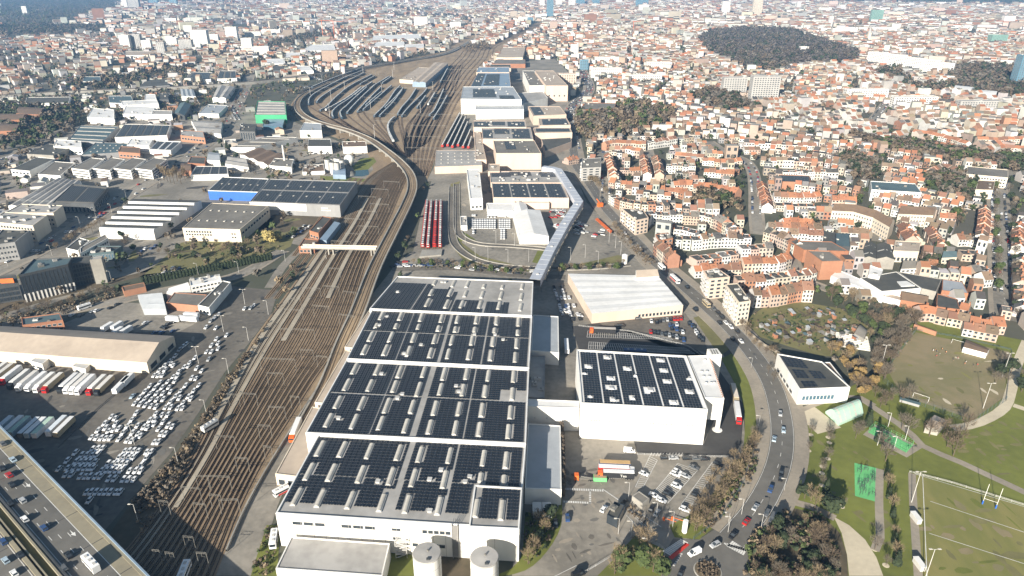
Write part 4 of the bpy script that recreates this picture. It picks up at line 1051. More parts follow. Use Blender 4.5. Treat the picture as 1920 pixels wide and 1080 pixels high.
for u, v, lb in ((800,1036, 'left one of the two pale round silos by the factory front'),(908,1044, 'right one of the two pale round silos by the factory front')):
 p = P(u, v,13); t = thing('silo', lb, 'silo',(*p,0),0, 'silos by the factory front')
 mb = MB(); mb.cyl(0,0,0,12.6,5.0,36); mb.build('tank', M['white_wall'], t, smooth=False)
 mb = MB(); mb.cyl(0,0,12.6,13.1,5.15,36, r2=4.9); mb.cyl(0,0,13.1,13.5,4.9,36, r2=.6); mb.build('roof', M['roof_grey'], t)
 mb = MB(); mb.cyl(.4,.3,13.4,14.1,.35,10); mb.build('vent', M['steel'], t)
 mb = MB(); mb.box(.9,-3.4,13.5,1.2,.9,.5); mb.build('hatch', M['dark_wall'], t)
 mb = MB()
 for k in range(26): mb.box(4.6,-2.6,.6 + k * .5,.5,.08,.06,.6, bottom=True)
 for s in (-.25,.25): mb.bar((4.6 + s,-2.6 + s * .6,0),(4.6 + s,-2.6 + s * .6,13.6),.05)
 mb.build('ladder', M['steel'], t)
 for z_ in (4.2,8.4):
  mb = MB(); mb.cyl(0,0, z_, z_ + .18,5.07,36); mb.build('band', M['unit'], t)
p0 = P(752,1020,6); t = thing('stair_frame', 'white steel stair frame left of the left silo', 'staircase',(*p0,0))
for k in range(4):
 mb = MB(); mb.box(0,0,1.8 + k * 2,4.2,2.4,.15, bottom=True); mb.build('landing', M['unit'], t)
 mb = MB(); mb.bar((-2 * (-1) ** k,-.8, k * 2 - .1),(2 * (-1) ** k,-.8, k * 2 + 1.8),.22); mb.build('flight', M['unit'], t)
for x in (-2.1,2.1):
 for y in (-1.2,1.2): mb = MB(); mb.bar((x, y,0),(x, y,9),.12); mb.build('post', M['unit'], t)
# east side of the hall
B('side_annex', 'far one of two long grey roofed annexes on the right flank of the hall', 'annex',[(996,658),(1048,662),(1047,594),(1000,591)],8, 'white_wall', 'roof_steel', par=.35)
B('link_block', 'narrow roof block with ducts between hall and dark courtyard', 'annex',[(989,745),(1021,747),(1022,668),(993,668)],7.5, 'grey_wall', 'roof_grey', par=.35, units=5)
B('link_bridge', 'white windowless link block joining the two solar roofed halls', 'link building',[(989,763),(1086,766),(1086,753),(990,749)],13, 'white_wall', 'roof_white', par=.4, win=[(0,6.5,7.4,4, dict(fill=.06))])
B('side_annex', 'near one of two grey annexes on the right flank of the hall, above the tanks', 'annex',[(984,917),(1053,919),(1051,799),(990,795)],8, 'white_wall', 'roof_steel', par=.4)
mb = MB(); a, b = P(1054,918,4), P(1051,800,4)
for k in range(60):
 f = k / 59; x, y = a[0] + (b[0] - a[0]) * f, a[1] + (b[1] - a[1]) * f
 mb.box(x + .5, y, R.uniform(2.5,4.5), R.uniform(.6,1.4), R.uniform(1,2.4), R.uniform(4,8.5), R.random())
tag(mb.build('ivy_hedge', M['bark']), 'dark ragged climbing hedge along the right edge of the near annex', 'hedge')
tl = thing('tank_container', 'pair of white square tanks in the dark gap below the near annex', 'tank',(*P(1016,962),0))
for s in (-1,1):
 mb = MB(); mb.box(s * 2.0,0,1.7,3.7,5.5,3.4); mb.build('tank', M['white_wall'], tl)
 mb = MB(); mb.cyl(s * 2.0,-1.5,3.4,3.6,.7,12); mb.build('lid', M['unit'], tl)
# the white warehouse by the boulevard
wr, wp, wo = B('white_warehouse', 'white ribbed-roof warehouse with brick front between the hall and the boulevard', 'warehouse',[(1110,588),(1281,572),(1233,517),(1065,513)],7, 'pink_wall', 'roof_white', style='gable', bays=6, rise=.22, win=[(0,1.2,3.4,12, dict(s0=.5, s1=.98))])
B('brick_house', 'white house with pale gable roof at the back corner of the white warehouse', 'house',[(1193,521),(1236,518),(1228,506),(1192,507)],9, 'white_wall', 'roof_beige', style='gable', bays=1, rise=3)
# guard house and small works buildings
B('guard_house', 'dark roofed glass guard house at the works entrance', 'guard house',[(1138,966),(1158,976),(1172,948),(1152,941)],4, 'glass', 'roof_dark', par=.3, units=1)
B('bike_shelter', 'small grey roofed shelter in the car park hedge', 'shelter',[(1185,930),(1205,945),(1218,935),(1198,921)],3, 'concrete', 'roof_mid', par=.15)
# ---- works buildings to the north
NV = 'pink_wall'
B('press_hall', 'pale pink works hall with broad dark blue solar roof behind the white tent hall', 'factory',[(925,371),(1067,372),(1054,344),(922,344)],9.5, NV, 'roof_grey', pv=[(.01 + .245 * k,.235 + .245 * k,.04,.97, dict(pw=1.5, pd=2.2)) for k in range(4)], domes=16)
B('front_annex', 'low pink annex along the foot of the solar roofed works hall', 'annex',[(965,381),(1030,381),(1030,373),(965,372)],6, NV, 'roof_grey', units=3)
B('office_block', 'tall slim white office block left of the solar roofed works hall', 'office',[(882,373),(905,372),(899,318),(875,318)],11, 'white_wall', 'roof_white', units=4, win=[(0,2,4,3)])
B('roof_plant', 'grey works roof crowded with ventilation boxes behind the solar roof', 'factory',[(920,343),(1053,343),(1040,322),(918,322)],9, NV, 'roof_grey', units=22, pv=[(.02,.3,.5,.9),(.3,.62,.62,.98),(.75,.97,.5,.95)])
B('tent_hall', 'white ridged tent hall in the works car yard', 'hall',[(974,443),(1029,443),(1013,394),(962,399)],7, 'white_wall', 'roof_white', style='gable', bays=1, axis=1, rise=2.2, strips=0)
B('tent_annex', 'white tent annex at the back of the ridged tent hall', 'hall',[(963,400),(992,398),(986,381),(959,382)],6, 'white_wall', 'roof_white', style='gable', bays=1, axis=1, rise=1.6)
B('link_canopy', 'curving white canopy joining office block and tent hall', 'canopy',[(915,393),(962,396),(962,382),(912,381)],6, 'white_wall', 'roof_white', par=.3)
B('flat_gatehouse', 'small flat white building by the works road west of the new cars', 'gatehouse',[(864,424),(876,424),(875,406),(863,406)],4, 'white_wall', 'roof_grey', units=2)
B('pale_shed', 'wide pale shed with grey roof in front of the freight trains', 'shed',[(815,313),(904,310),(900,282),(817,282)],8, NV, 'roof_grey', par=.2, domes=24)
B('paint_shop', 'tall blank pink works block with a dark solar patch on its roof', 'factory',[(930,288),(1015,288),(1002,264),(925,264)], hgt(318,288), NV, 'roof_mid', pv=[(.25,.48,.3,.95, dict(pw=1.5, pd=2))], units=9)
B('side_block', 'small pink block at the left foot of the tall works block', 'factory',[(915,322),(937,322),(937,308),(916,308)],10, NV, 'roof_beige', units=3, win=[(0,3,6,3)])
B('solar_block', 'wide low works block with scattered dark solar fields, front one', 'factory',[(905,261),(1000,262),(995,240),(903,240)],14, NV, 'roof_grey', pv=[(.02,.2,.1,.8, dict(pw=1.6, pd=2)),(.25,.55,.45,.95, dict(pw=1.6, pd=2)),(.6,.95,.1,.9, dict(pw=1.6, pd=2))], units=12)
B('solar_block', 'wide low works block with scattered dark solar fields, rear one', 'factory',[(888,239),(987,239),(985,227),(887,227)],15, NV, 'roof_grey', pv=[(.02,.3,.1,.9, dict(pw=1.6, pd=2)),(.35,.6,.3,.9, dict(pw=1.6, pd=2)),(.65,.97,.1,.9, dict(pw=1.6, pd=2))], units=10)
B('conveyor_block', 'long thin pink works wing right of the freight trains', 'factory',[(893,300),(912,300),(898,238),(888,238)],9, NV, 'roof_beige', units=12)
B('body_shop', 'large bright white works block with blue solar roof above the freight trains', 'factory',[(864,186),(978,187),(962,163),(868,163)], hgt(214,186), 'white_wall', 'roof_steel', pv=[(.2,.6,.15,.8, dict(pw=1.7, pd=2.4)),(.65,.9,.0,.3, dict(pw=1.7, pd=2.4))], units=10)
B('press_block', 'white step block in front of the large white works block', 'factory',[(892,206),(982,205),(980,190),(892,190)], hgt(224,206), 'white_wall', 'roof_steel', par=.4, units=0, strips=1)
B('blue_hall', 'works hall with shiny light blue roof beyond the white block', 'factory',[(882,163),(958,163),(955,137),(896,137)],20, NV, 'roof_blue', pv=[(.02,.25,.05,.95, dict(pw=1.8, pd=2.6)),(.3,.7,.1,.9, dict(pw=1.8, pd=2.6))], units=8)
B('blue_hall', 'small works hall with pale blue roof, farthest of the row by the tracks', 'factory',[(893,136),(955,136),(955,126),(897,126)],18, NV, 'roof_blue', units=5)
B('tall_block', 'tall works block with white front and grey roof, left of its pink twin', 'factory',[(993,161),(1022,161),(1001,133),(980,133)], hgt(184,161), 'white_wall', 'roof_mid', units=8)
B('tall_block', 'tall pink works block with flat brown roof near the boulevard bend', 'factory',[(1024,161),(1065,161),(1038,133),(1003,133)], hgt(190,161), NV, 'roof_beige', units=10, win=[(0,8,11,4, dict(fill=.3))])
B('white_step', 'white lower works block between the white block and the tall pair', 'factory',[(974,196),(1027,184),(1018,172),(967,175)],13, 'white_wall', 'roof_grey', units=2)
B('pink_step', 'pink stepped works block with solar field, upper of three', 'factory',[(1000,218),(1062,215),(1050,200),(990,200)],13, NV, 'roof_beige', pv=[(.05,.35,.1,.95, dict(pw=1.6, pd=2))], units=6)
B('pink_step', 'pink stepped works block with solar field, middle of three', 'factory',[(1012,236),(1070,235),(1062,221),(1010,222)],14, NV, 'roof_beige', pv=[(.1,.95,.1,.85, dict(pw=1.6, pd=2))], units=3)
B('pink_step', 'pink stepped works block with solar strip, lowest of three', 'factory',[(1003,250),(1073,249),(1069,240),(1000,240)],13, NV, 'roof_beige', pv=[(.05,.95,.25,.9, dict(pw=1.6, pd=2))])
B('dark_wing', 'dark flat works roof at the boulevard bend below the pink blocks', 'factory',[(1022,284),(1072,266),(1070,258),(1015,261)],8, NV, 'roof_dark', par=.4)
B('depot_shed', 'long beige train depot shed inside the rail yard', 'depot',[(773,154),(798,155),(840,119),(815,117)],9, 'roof_blue', 'roof_beige', style='gable', bays=2, axis=1, rise=1.5)
B('depot_annex', 'low beige annex left of the long depot shed', 'depot',[(749,149),(775,151),(812,128),(785,126)],7, 'cream_wall', 'roof_beige', units=3, par=.3)
B('round_school', 'round ended brick building by the boulevard beneath the trees', 'school',[(1087,206),(1152,204),(1155,194),(1098,193)],12, 'brick_wall', 'roof_mid', units=2, win=[(0,2,4,12, dict(single=False)),(0,6,8,12, dict(single=False))])
# ---- skybridge
BRG = [(1018,312,13),(1036,314,13),(1047,317,13),(1086,377,13),(1060,417,13),(1030,470,13),(1003,524,13)]
c, _ = path3(BRG,1,9)
pts = [np.array(P(u, v, h)) for u, v, h in BRG]
sb = thing('conveyor_skybridge', 'long grey enclosed skybridge running from the works to the back of the hall', 'skybridge',(*pts[3],0)); so = tuple(sb.location)
mb = MB(); ribbon(mb, pts,-3.8,3.8,13.0, skirt=5.2); mb.build('gallery', M['bridge_grey'], sb, so)
mb = MB(); ribbon(mb, pts,-3.4,3.4,13.06, skirt=.05); mb.build('roof', M['bridge_grey'], sb, so)
cc, t_ = resample([tuple(p) for p in pts],9)
nn_, _ = normals(cc)
mb = MB()
for k in range(len(cc)):
 a_, b_ = cc[k] + nn_[k] * 3.5, cc[k] - nn_[k] * 3.5; mb.bar((*a_,13.12),(*b_,13.12),.12)
o = mb.build('roof_rib', M['roof_steel'], sb, so); o['kind'] = 'stuff'
mb = MB(); ribbon(mb, pts,-3.5,3.5,7.7); mb.build('floor', M['concrete'], sb, so)
for k in range(2, len(cc) - 1,2):
 for s in (-1,1):
  p = cc[k] + nn_[k] * 3.2 * s
  mb = MB(); mb.bar((*p,0),(*p,7.8),.35); mb.build('leg', M['steel'], sb, so)
 mb = MB(); mb.bar((*(cc[k] + nn_[k] * 3.2),.5),(*(cc[k] - nn_[k] * 3.2),7.6),.15); mb.build('brace', M['steel'], sb, so)
for k in range(4, len(cc),6):
 p = cc[k]; mb = MB(); mb.box(*p,13.4,1.6,1.6,.7); mb.build('roof_unit', M['unit'], sb, so)
# ---- left side: yards and factories
B('long_warehouse', 'very long low gabled warehouse with sunlit beige roof behind the trailers', 'warehouse',[(-90,652),(275,680),(326,630),(-90,606)],7, 'cream_wall', 'roof_beige', style='gable', bays=1, rise=4.2, win=[(1,1,4,3)])
B('site_cabin', 'small white cabin in front of the long warehouse, larger left one', 'cabin',[(57,677),(79,683),(97,668),(76,663)],4.5, 'white_wall', 'roof_steel', par=.1, win=[(0,1,2.2,3)])
B('site_cabin', 'small white cabin in front of the long warehouse, lower right one', 'cabin',[(135,687),(160,692),(171,681),(147,676)],3, 'white_wall', 'roof_steel', par=.1)
B('brick_office', 'small brown brick office with dark glass roof beyond the long warehouse', 'office',[(42,611),(118,601),(112,588),(40,597)],7, 'brick_wall', 'roof_teal', units=2, win=[(0,1,2.6,7),(0,4,5.6,7)])
B('brick_workshop', 'flat dark roofed workshop with bright orange brick wall in the truck yard', 'workshop',[(312,568),(372,574),(388,553),(327,549)],5, 'orange_wall', 'roof_mid', par=.3)
B('yard_office', 'narrow dark roofed strip building beside the orange brick workshop', 'office',[(371,573),(392,578),(433,530),(418,527)],5.5, 'white_wall', 'roof_dark', units=3, win=[(0,1,3,3)])
B('steel_tent', 'shiny grey triple barrel tent in the truck yard', 'tent',[(268,579),(311,579),(304,549),(258,554)],4.5, 'roof_steel', 'roof_steel', style='gable', bays=3, rise=2)
B('white_office', 'white two-storey office block beside the long hedge', 'office',[(357,537),(415,525),(412,515),(355,525)],6.5, 'white_wall', 'roof_white', units=6, win=[(0,1,2.4,8),(0,4,5.4,8)])
B('white_tent', 'white low canopy left of the white hedge-side office', 'canopy',[(312,551),(357,541),(352,529),(318,540)],5, 'white_wall', 'roof_white', style='gable', bays=2, rise=1)
B('brick_garage', 'low orange brick garage by the road at the hedge end', 'garage',[(232,547),(273,538),(270,530),(228,538)],4, 'orange_wall', 'roof_brown', par=.3)
h_, hp, ho = B('glass_headquarters', 'big black glass office building with white colonnade foot', 'office',[(35,518),(128,497),(136,484),(64,487)],19, 'dark_wall', 'roof_teal', units=3, par=.8)
edge_windows(h_, ho, hp[0], hp[1],6,18.3,12,.94,.01,.99, name='glass_panel', fm='dark_wall')
edge_windows(h_, ho, hp[0], hp[1],.4,5.2,11,.5,.02,.98, name='colonnade_bay')
A_, B2_ = np.array(hp[0]), np.array(hp[1]); d_ = (B2_ - A_) / np.hypot(*(B2_ - A_)); n_ = np.array([d_[1],-d_[0]])
for k in range(13):
 p = A_ + (B2_ - A_) * k / 12 + n_ * .4
 mb = MB(); mb.box(*p,2.9,.9,.8,5.8, math.atan2(d_[1], d_[0])); mb.build('column', M['white_wall'], h_, ho)
h_, hp, ho = B('glass_wing', 'black glass wing between the headquarters and its pale concrete pylon', 'office',[(128,497),(168,489),(173,480),(132,484)],17, 'dark_wall', 'roof_dark', par=.6)
for z_ in (1,4.2,7.4,10.6,13.6): edge_windows(h_, ho, hp[0], hp[1], z_, z_ + 2.4,7,.9, name='glass_panel', fm='dark_wall')
B('concrete_pylon', 'pale blank concrete pylon at the right end of the black glass offices', 'tower',[(168,488),(190,485),(193,480),(172,483)],18.5, 'concrete', 'roof_grey', par=.3)
h_, hp, ho = B('glass_wing', 'dark glass wing carrying a yellow roof sign at the left frame edge', 'office',[(-40,538),(33,527),(30,516),(-45,523)],14, 'dark_wall', 'roof_dark', par=.5)
for z_ in (1,4.4,7.8): edge_windows(h_, ho, hp[0], hp[1], z_, z_ + 2.6,10,.9, name='glass_panel', fm='dark_wall')
p = P(9,527,15.5); mb = MB(); mb.box(*p,15.6,11,.6,3.2,.15); mb.build('sign', M['orange'], h_, ho)
B('office_block', 'dark office block in the upper left of the glass headquarters', 'office',[(-25,462),(28,455),(56,433),(5,431)],14, 'grey_wall', 'roof_dark', units=5, win=[(0,2,4,8),(0,6,8,8),(0,10,12,8)])
B('cream_block', 'cream office slab left of the avenue, front one', 'office',[(-20,416),(62,424),(89,404),(8,398)],14, 'cream_wall', 'roof_grey', units=6, win=[(0,2,4,14),(0,6,8,14),(0,10,12,14)])
B('cream_block', 'cream office slab left of the avenue, rear one', 'office',[(10,399),(100,400),(118,386),(40,383)],13, 'cream_wall', 'roof_grey', units=6, win=[(0,2,4,14),(0,6,8,14)])
B('white_annex', 'white flat office cube below the avenue', 'office',[(124,466),(146,471),(168,452),(149,446)],8, 'white_wall', 'roof_dark', units=2, win=[(0,1,3,3)])
B('white_annex', 'slim office wing with window bands right of the white cube', 'office',[(151,476),(203,447),(198,440),(150,465)],8, 'white_wall', 'roof_mid', win=[(0,1,2.8,12),(0,4.6,6.4,12)])
B('green_office', 'low green glazed office with white roof boxes', 'office',[(167,477),(213,472),(229,462),(180,462)],7, 'roof_teal', 'roof_dark', units=6, win=[(0,1,5.5,8, dict(mt='glass_blue'))])
B('saw_factory', 'white factory with dark stepped roof and long white light bands', 'factory',[(186,431),(288,434),(377,376),(250,373)],7.5, 'white_wall', 'roof_dark', style='saw', bays=6, rise=1.6)
h_, hp, ho = B('yellow_factory', 'boxy pale yellow factory with dark flat roof beside the willow', 'factory',[(342,428),(450,431),(504,386),(397,381)],11, 'cream_wall', 'roof_mid', domes=12, par=.4, win=[(0,5.0,6.6,10, dict(s0=.04, s1=.5)),(0,7.4,9.2,10, dict(s0=.04, s1=.5)),(0,3.5,5,2, dict(s0=.83, s1=.92)),(0,6.5,8,2, dict(s0=.83, s1=.92)),(1,6,8,10)])
B('solar_store', 'dark solar roofed store with bright blue front wall', 'store',[(390,358),(487,361),(504,336),(418,332)],9, 'blue_wall', 'roof_grey', parm='roof_white', pv=[(.02 + .2 * k,.2 + .2 * k,.05,.95, dict(pw=1.3, pd=2)) for k in range(5)], domes=6)
h_, hp, ho = B('solar_store', 'large grey fronted store with four dark solar fields on its roof', 'store',[(468,379),(637,386),(669,341),(505,336)],11, 'grey_wall', 'roof_grey', pv=[(.02 + .245 * k,.25 + .245 * k,.04,.48, dict(pw=1.3, pd=2)) for k in range(4)] + [(.02 + .245 * k,.25 + .245 * k,.53,.96, dict(pw=1.3, pd=2)) for k in range(4)], domes=12)
A_, B2_ = np.array(hp[0]), np.array(hp[1])
mb = MB(); q_ = [tuple(A_ + (B2_ - A_) * s + np.array([.05,-.12])) for s in (0,.62,.62,0)]
mb.prism([tuple(A_ + (B2_ - A_) * .0 + np.array([0,-.15])), tuple(A_ + (B2_ - A_) * .63 + np.array([0,-.15])), tuple(A_ + (B2_ - A_) * .63), tuple(A_)],4.5,11.3,0); mb.build('white_panel', M['white_wall'], h_, ho)
for r_, n in ((8.3,5),(6.2,7)):
 for k in range(n):
  p = A_ + (B2_ - A_) * (.80 + .015 * k) + np.array([0,-.1]); mb = MB(); mb.box(*p, r_,.8,.12,1.2,0, bottom=True); mb.build('letter', M['paint'], h_, ho)
B('station_house', 'long dark roofed station building at the left end of the footbridge', 'station',[(580,433),(597,438),(622,409),(605,406)],6, 'brick_wall', 'roof_dark', units=1, win=[(0,1,3,3)])
B('platform_canopy', 'long pale platform canopy beside the station building', 'canopy',[(599,449),(612,451),(638,418),(627,415)],4.5, 'roof_blue', 'roof_blue', par=0)
B('station_entrance', 'small brick station entrance at the left foot of the footbridge', 'station',[(560,463),(589,463),(598,450),(570,448)],5.5, 'brick_wall', 'roof_brown', units=2, win=[(0,1,3,4)])
B('grey_hall', 'wide grey ridged hall at the far left beside the avenue', 'hall',[(15,386),(97,388),(152,340),(108,334)],8, 'white_wall', 'roof_grey', style='gable', bays=5, axis=1, rise=1.2, strips=3)
B('solar_dealer', 'dark glass fronted showroom with solar roof by the avenue', 'showroom',[(98,381),(176,383),(202,352),(137,345)],9, 'dark_wall', 'roof_mid', pv=[(.05,.45,.1,.9),(.5,.95,.1,.9)], win=[(0,1,6,10),(1,1,6,8)])
for k in range(4):
 x = 134 + 39.5 * k
 h_, hp, ho = B('striped_office', f'white office block with dark window bands, {nth(k)} from the left of the four alike', 'office',[(x,316),(x + 32,320),(x + 61,299),(x + 37,296)],9.5, 'white_wall', 'roof_mid', group='four striped office blocks', par=.4)
 for z_ in (1.4,4.2,7.0):
  edge_windows(h_, ho, hp[0], hp[1], z_, z_ + 1.3,1,.98, name='window_band', out=.06); edge_windows(h_, ho, hp[1], hp[2], z_, z_ + 1.3,1,.98, name='window_band', out=.06)
L_ = [  # label, roof px, h, wall, roof, extras
 ('white hall with dark roof left of the striped offices',[(20,318),(55,321),(104,298),(70,295)],7, 'white_wall', 'roof_dark', dict(win=[(0,3,5,5)])),
 ('low white hall just left of the four striped offices',[(71,327),(113,330),(141,306),(102,303)],6, 'white_wall', 'roof_mid', dict(units=2)),
 ('dark flat roofed shed at the left among parked vans',[(50,289),(100,292),(138,274),(91,270)],7, 'concrete', 'roof_dark', dict(units=4)),
 ('white stepped block below the dark green roof',[(100,274),(153,277),(152,265),(106,262)],9, 'white_wall', 'roof_white', dict(units=5, win=[(0,2,4,7)])),
 ('dark green flat roofed hall in the left industrial quarter',[(128,263),(192,267),(222,238),(150,236)],7, 'grey_wall', 'roof_teal', dict(strips=4)),
 ('hall with dark diagonal rows of solar panels on the left',[(215,258),(313,254),(320,235),(233,233)],8, 'white_wall', 'roof_mid', dict(pv=[(.03 + .16 * k,.16 + .16 * k,.05,.95, dict(pw=1.6, pd=2.2)) for k in range(6)])),
 ('teal sheet roof hall dotted with pale roof lights',[(152,291),(240,285),(254,270),(180,267)],6, 'grey_wall', 'roof_teal', dict(domes=18)),
 ('orange brick block in front of the teal roof hall',[(222,285),(262,288),(262,277),(226,275)],7, 'orange_wall', 'roof_brown', dict(win=[(0,2,4,6)])),
 ('white shed with dark solar stripes right of the orange block',[(280,281),(320,283),(340,266),(296,264)],7, 'white_wall', 'roof_white', dict(pv=[(.05,.3,.1,.9),(.38,.62,.1,.9),(.7,.95,.1,.9)])),
 ('low white shed behind the orange brick block',[(238,272),(279,274),(287,262),(246,260)],7, 'white_wall', 'roof_white', dict(units=4)),
 ('orange and white fronted hall left of the ridged white hall',[(338,254),(384,259),(381,247),(338,244)],8, 'orange_wall', 'roof_grey', dict(units=3, win=[(0,3,5.5,8)])),
 ('ridged grey roofed white hall by the curved street',[(370,248),(414,251),(417,229),(358,226)],6, 'white_wall', 'roof_grey', dict(style='gable', bays=2, rise=2)),
 ('white gabled hall, left end of the white row',[(163,220),(214,223),(214,206),(174,203)],9, 'white_wall', 'roof_white', dict(units=3)),
 ('white flat hall in the middle of the white row',[(230,214),(285,216),(291,201),(236,198)],8, 'white_wall', 'roof_white', dict(units=4)),
 ('white cube at the right end of the white row',[(285,215),(322,215),(323,208),(286,207)],9, 'white_wall', 'roof_grey', dict(units=1)),
 ('long white wall building behind the white row',[(230,198),(297,194),(294,187),(227,190)],9, 'white_wall', 'roof_white', dict(units=3)),
 ('dark blue solar gable hall right of the white cube',[(325,213),(346,217),(358,196),(338,193)],7, 'dark_wall', 'roof_teal', dict(style='gable', bays=1, axis=1, rise=3)),
 ('low white clinic with grey roofs right of the solar gable',[(372,213),(410,214),(426,198),(390,196)],6, 'white_wall', 'roof_steel', dict(units=3)),
 ('brown brick flats at the left edge, upper block',[(30,213),(76,215),(82,203),(36,200)],8, 'brick_wall', 'roof_brown', dict(style='gable', bays=1, rise=2.5)),
 ('brown brick flats at the left edge, middle block',[(-10,226),(42,224),(50,214),(-5,213)],8, 'brick_wall', 'roof_brown', dict(style='gable', bays=1, rise=2.5)),
 ('brown brick flats at the left edge, lower block',[(-10,246),(30,245),(40,233),(-10,231)],8, 'brick_wall', 'roof_brown', dict(style='gable', bays=1, rise=2.5)),
 ('long white hall with dark roof near the railway embankment',[(47,194),(129,193),(132,182),(50,183)],8, 'white_wall', 'roof_dark', {}),
 ('grey low sheds right of the brown trees by the embankment',[(205,193),(252,195),(246,180),(203,180)],7, 'white_wall', 'roof_teal', dict(units=3)),
 ('white green banded showroom below the embankment',[(271,188),(294,188),(291,177),(272,177)],9, 'white_wall', 'roof_white', dict(win=[(0,1,4,4)])),
 ('dark glass showroom right of the green banded one',[(299,187),(316,187),(314,175),(297,175)],8, 'dark_wall', 'roof_dark', dict(units=2)),
 ('pale ridged shed below the embankment right of centre left',[(340,181),(367,181),(363,168),(338,167)],7, 'white_wall', 'roof_steel', dict(style='gable', bays=3, axis=1, rise=1)),
 ('grey gabled hall with glass end by the tree lined avenue',[(398,184),(423,184),(440,163),(409,161)],8, 'white_wall', 'roof_grey', dict(style='gable', bays=2, axis=1, rise=2)),
 ('green fronted hall with pale striped roof beside the rail yard',[(478,216),(537,216),(535,191),(483,190)],12, 'green_wall', 'roof_grey', dict(strips=5, par=.6)),
 ('glass roofed low front of the green hall',[(493,236),(530,237),(534,224),(494,224)],6, 'glass_blue', 'roof_blue', {}),
 ('black glass cube left of the green hall',[(449,246),(478,247),(481,233),(452,232)],12, 'dark_wall', 'roof_dark', dict(units=4, win=[(0,1,10.5,6)])),
 ('white block with grey roof in the gasworks, upper one',[(562,245),(603,245),(602,232),(570,230)],10, 'white_wall', 'roof_steel', dict(units=1)),
 ('white block with black roof in the gasworks, middle one',[(577,275),(622,275),(620,261),(578,261)],9, 'white_wall', 'roof_dark', {}),
 ('long low white block in the gasworks against the viaduct',[(643,276),(688,275),(685,265),(641,266)],8, 'white_wall', 'roof_brown', dict(units=2)),
 ('low white pump house in front of the gasworks silos',[(567,323),(609,321),(607,308),(569,310)],3.5, 'white_wall', 'roof_brown', dict(units=9)),
 ('small blue-grey roofed house by the pond',[(624,327),(648,328),(648,316),(624,317)],5, 'roof_blue', 'roof_blue', dict(style='gable', bays=1, rise=1.2)),
 ('brown roofed white workshop left of the gasworks',[(450,290),(502,310),(534,292),(484,277)],6, 'white_wall', 'roof_brown', dict(style='gable', bays=3, axis=1, rise=1.6)),
 ('white workshop below the thin chimney',[(505,311),(546,314),(551,299),(515,297)],7, 'white_wall', 'roof_mid', dict(units=3)),
 ('long grey glazed sheds below the black glass cube',[(432,277),(478,277),(558,258),(500,256)],6, 'white_wall', 'roof_mid', dict(strips=3)),
 ('white hall with dark solar roof above the blue fronted store',[(357,329),(428,327),(426,312),(368,312)],6, 'white_wall', 'roof_grey', dict(pv=[(.03 + .24 * k,.24 + .24 * k,.08,.95) for k in range(4)])),
 ('small orange gabled house left of the solar hall',[(339,319),(358,320),(358,307),(339,306)],6, 'orange_wall', 'roof_brown', dict(style='gable', bays=1, rise=1.5)),
 ('grey gabled sheds left of the brown roofed workshop',[(422,307),(466,314),(461,297),(428,293)],5.5, 'white_wall', 'roof_grey', dict(style='gable', bays=2, rise=1.5)),
 ('white gabled house among sheds above the solar hall',[(388,300),(412,301),(412,287),(392,285)],8, 'white_wall', 'roof_steel', dict(style='gable', bays=1, rise=2)),
 ('dark flat shed right of the poplar row',[(352,306),(384,308),(386,295),(358,294)],6, 'brick_wall', 'roof_dark', {}),
 ('solar roofed white hall beyond the embankment, left one',[(347,149),(395,149),(398,136),(360,135)],9, 'white_wall', 'roof_mid', dict(pv=[(.1,.9,.1,.9, dict(pw=2, pd=3))])),
 ('solar roofed white hall beyond the embankment, right one',[(407,148),(444,147),(442,133),(412,133)],9, 'white_wall', 'roof_mid', dict(pv=[(.05,.28,.1,.9, dict(pw=2, pd=3)),(.38,.62,.1,.9, dict(pw=2, pd=3)),(.7,.95,.1,.9, dict(pw=2, pd=3))])),
 ('black cube office beyond the embankment',[(512,132),(535,132),(533,124),(513,124)], hgt(140,132), 'dark_wall', 'roof_dark', {}),
 ('white hall left of the motorway trees',[(497,120),(535,119),(533,110),(498,111)],10, 'white_wall', 'roof_white', dict(units=2)),
 ('white hall with square windows beyond the black cube',[(535,108),(563,108),(563,99),(536,99)], hgt(114,108), 'white_wall', 'roof_white', dict(win=[(0,3,7,5)])),
 ('white roofed hall in front of the curved embankment',[(557,133),(588,133),(580,124),(556,124)],9, 'white_wall', 'roof_white', {}),
 ('teal roofed hall by the far left meadow',[(155,153),(189,152),(188,144),(157,144)],7, 'white_wall', 'roof_teal', {}),
 ('dark pyramid roofed hall by the embankment',[(262,163),(318,160),(306,148),(280,150)],5, 'grey_wall', 'roof_dark', dict(style='gable', bays=1, rise=3)),
 ('long low white hall below the left towers',[(228,104),(297,104),(300,96),(235,96)],9, 'white_wall', 'roof_beige', {}),
 ('white hall right of the orange crane',[(560,96),(630,94),(626,84),(585,84)],9, 'white_wall', 'roof_white', {}),
 ('long white halls by the far motorway, lower one',[(700,88),(760,86),(757,78),(705,79)],10, 'white_wall', 'roof_white', {}),
 ('long white halls by the far motorway, upper one',[(697,76),(790,72),(785,64),(700,67)],10, 'white_wall', 'roof_white', {}),
 ('white and red fronted hall by the far motorway',[(756,92),(795,90),(795,82),(758,83)],10, 'pink_wall', 'roof_white', {}),
 ('white low sheds left of the depot yard',[(530,148),(580,146),(575,140),(535,141)],5, 'cream_wall', 'roof_beige', {}),
 # right half
 ('white flats beside the tracks beyond the blue roofs',[(930,108),(980,108),(985,89),(943,89)], hgt(118,108), 'cream_wall', 'roof_beige', dict(units=5)),
 ('low brown roofed hall beside the tracks above the blue roofs',[(925,120),(985,120),(985,112),(930,112)],9, 'brick_wall', 'roof_mid', {}),
 ('dark solar roof above the pale blue hall',[(918,128),(958,128),(957,121),(920,121)],12, 'pink_wall', 'roof_dark', {}),
]
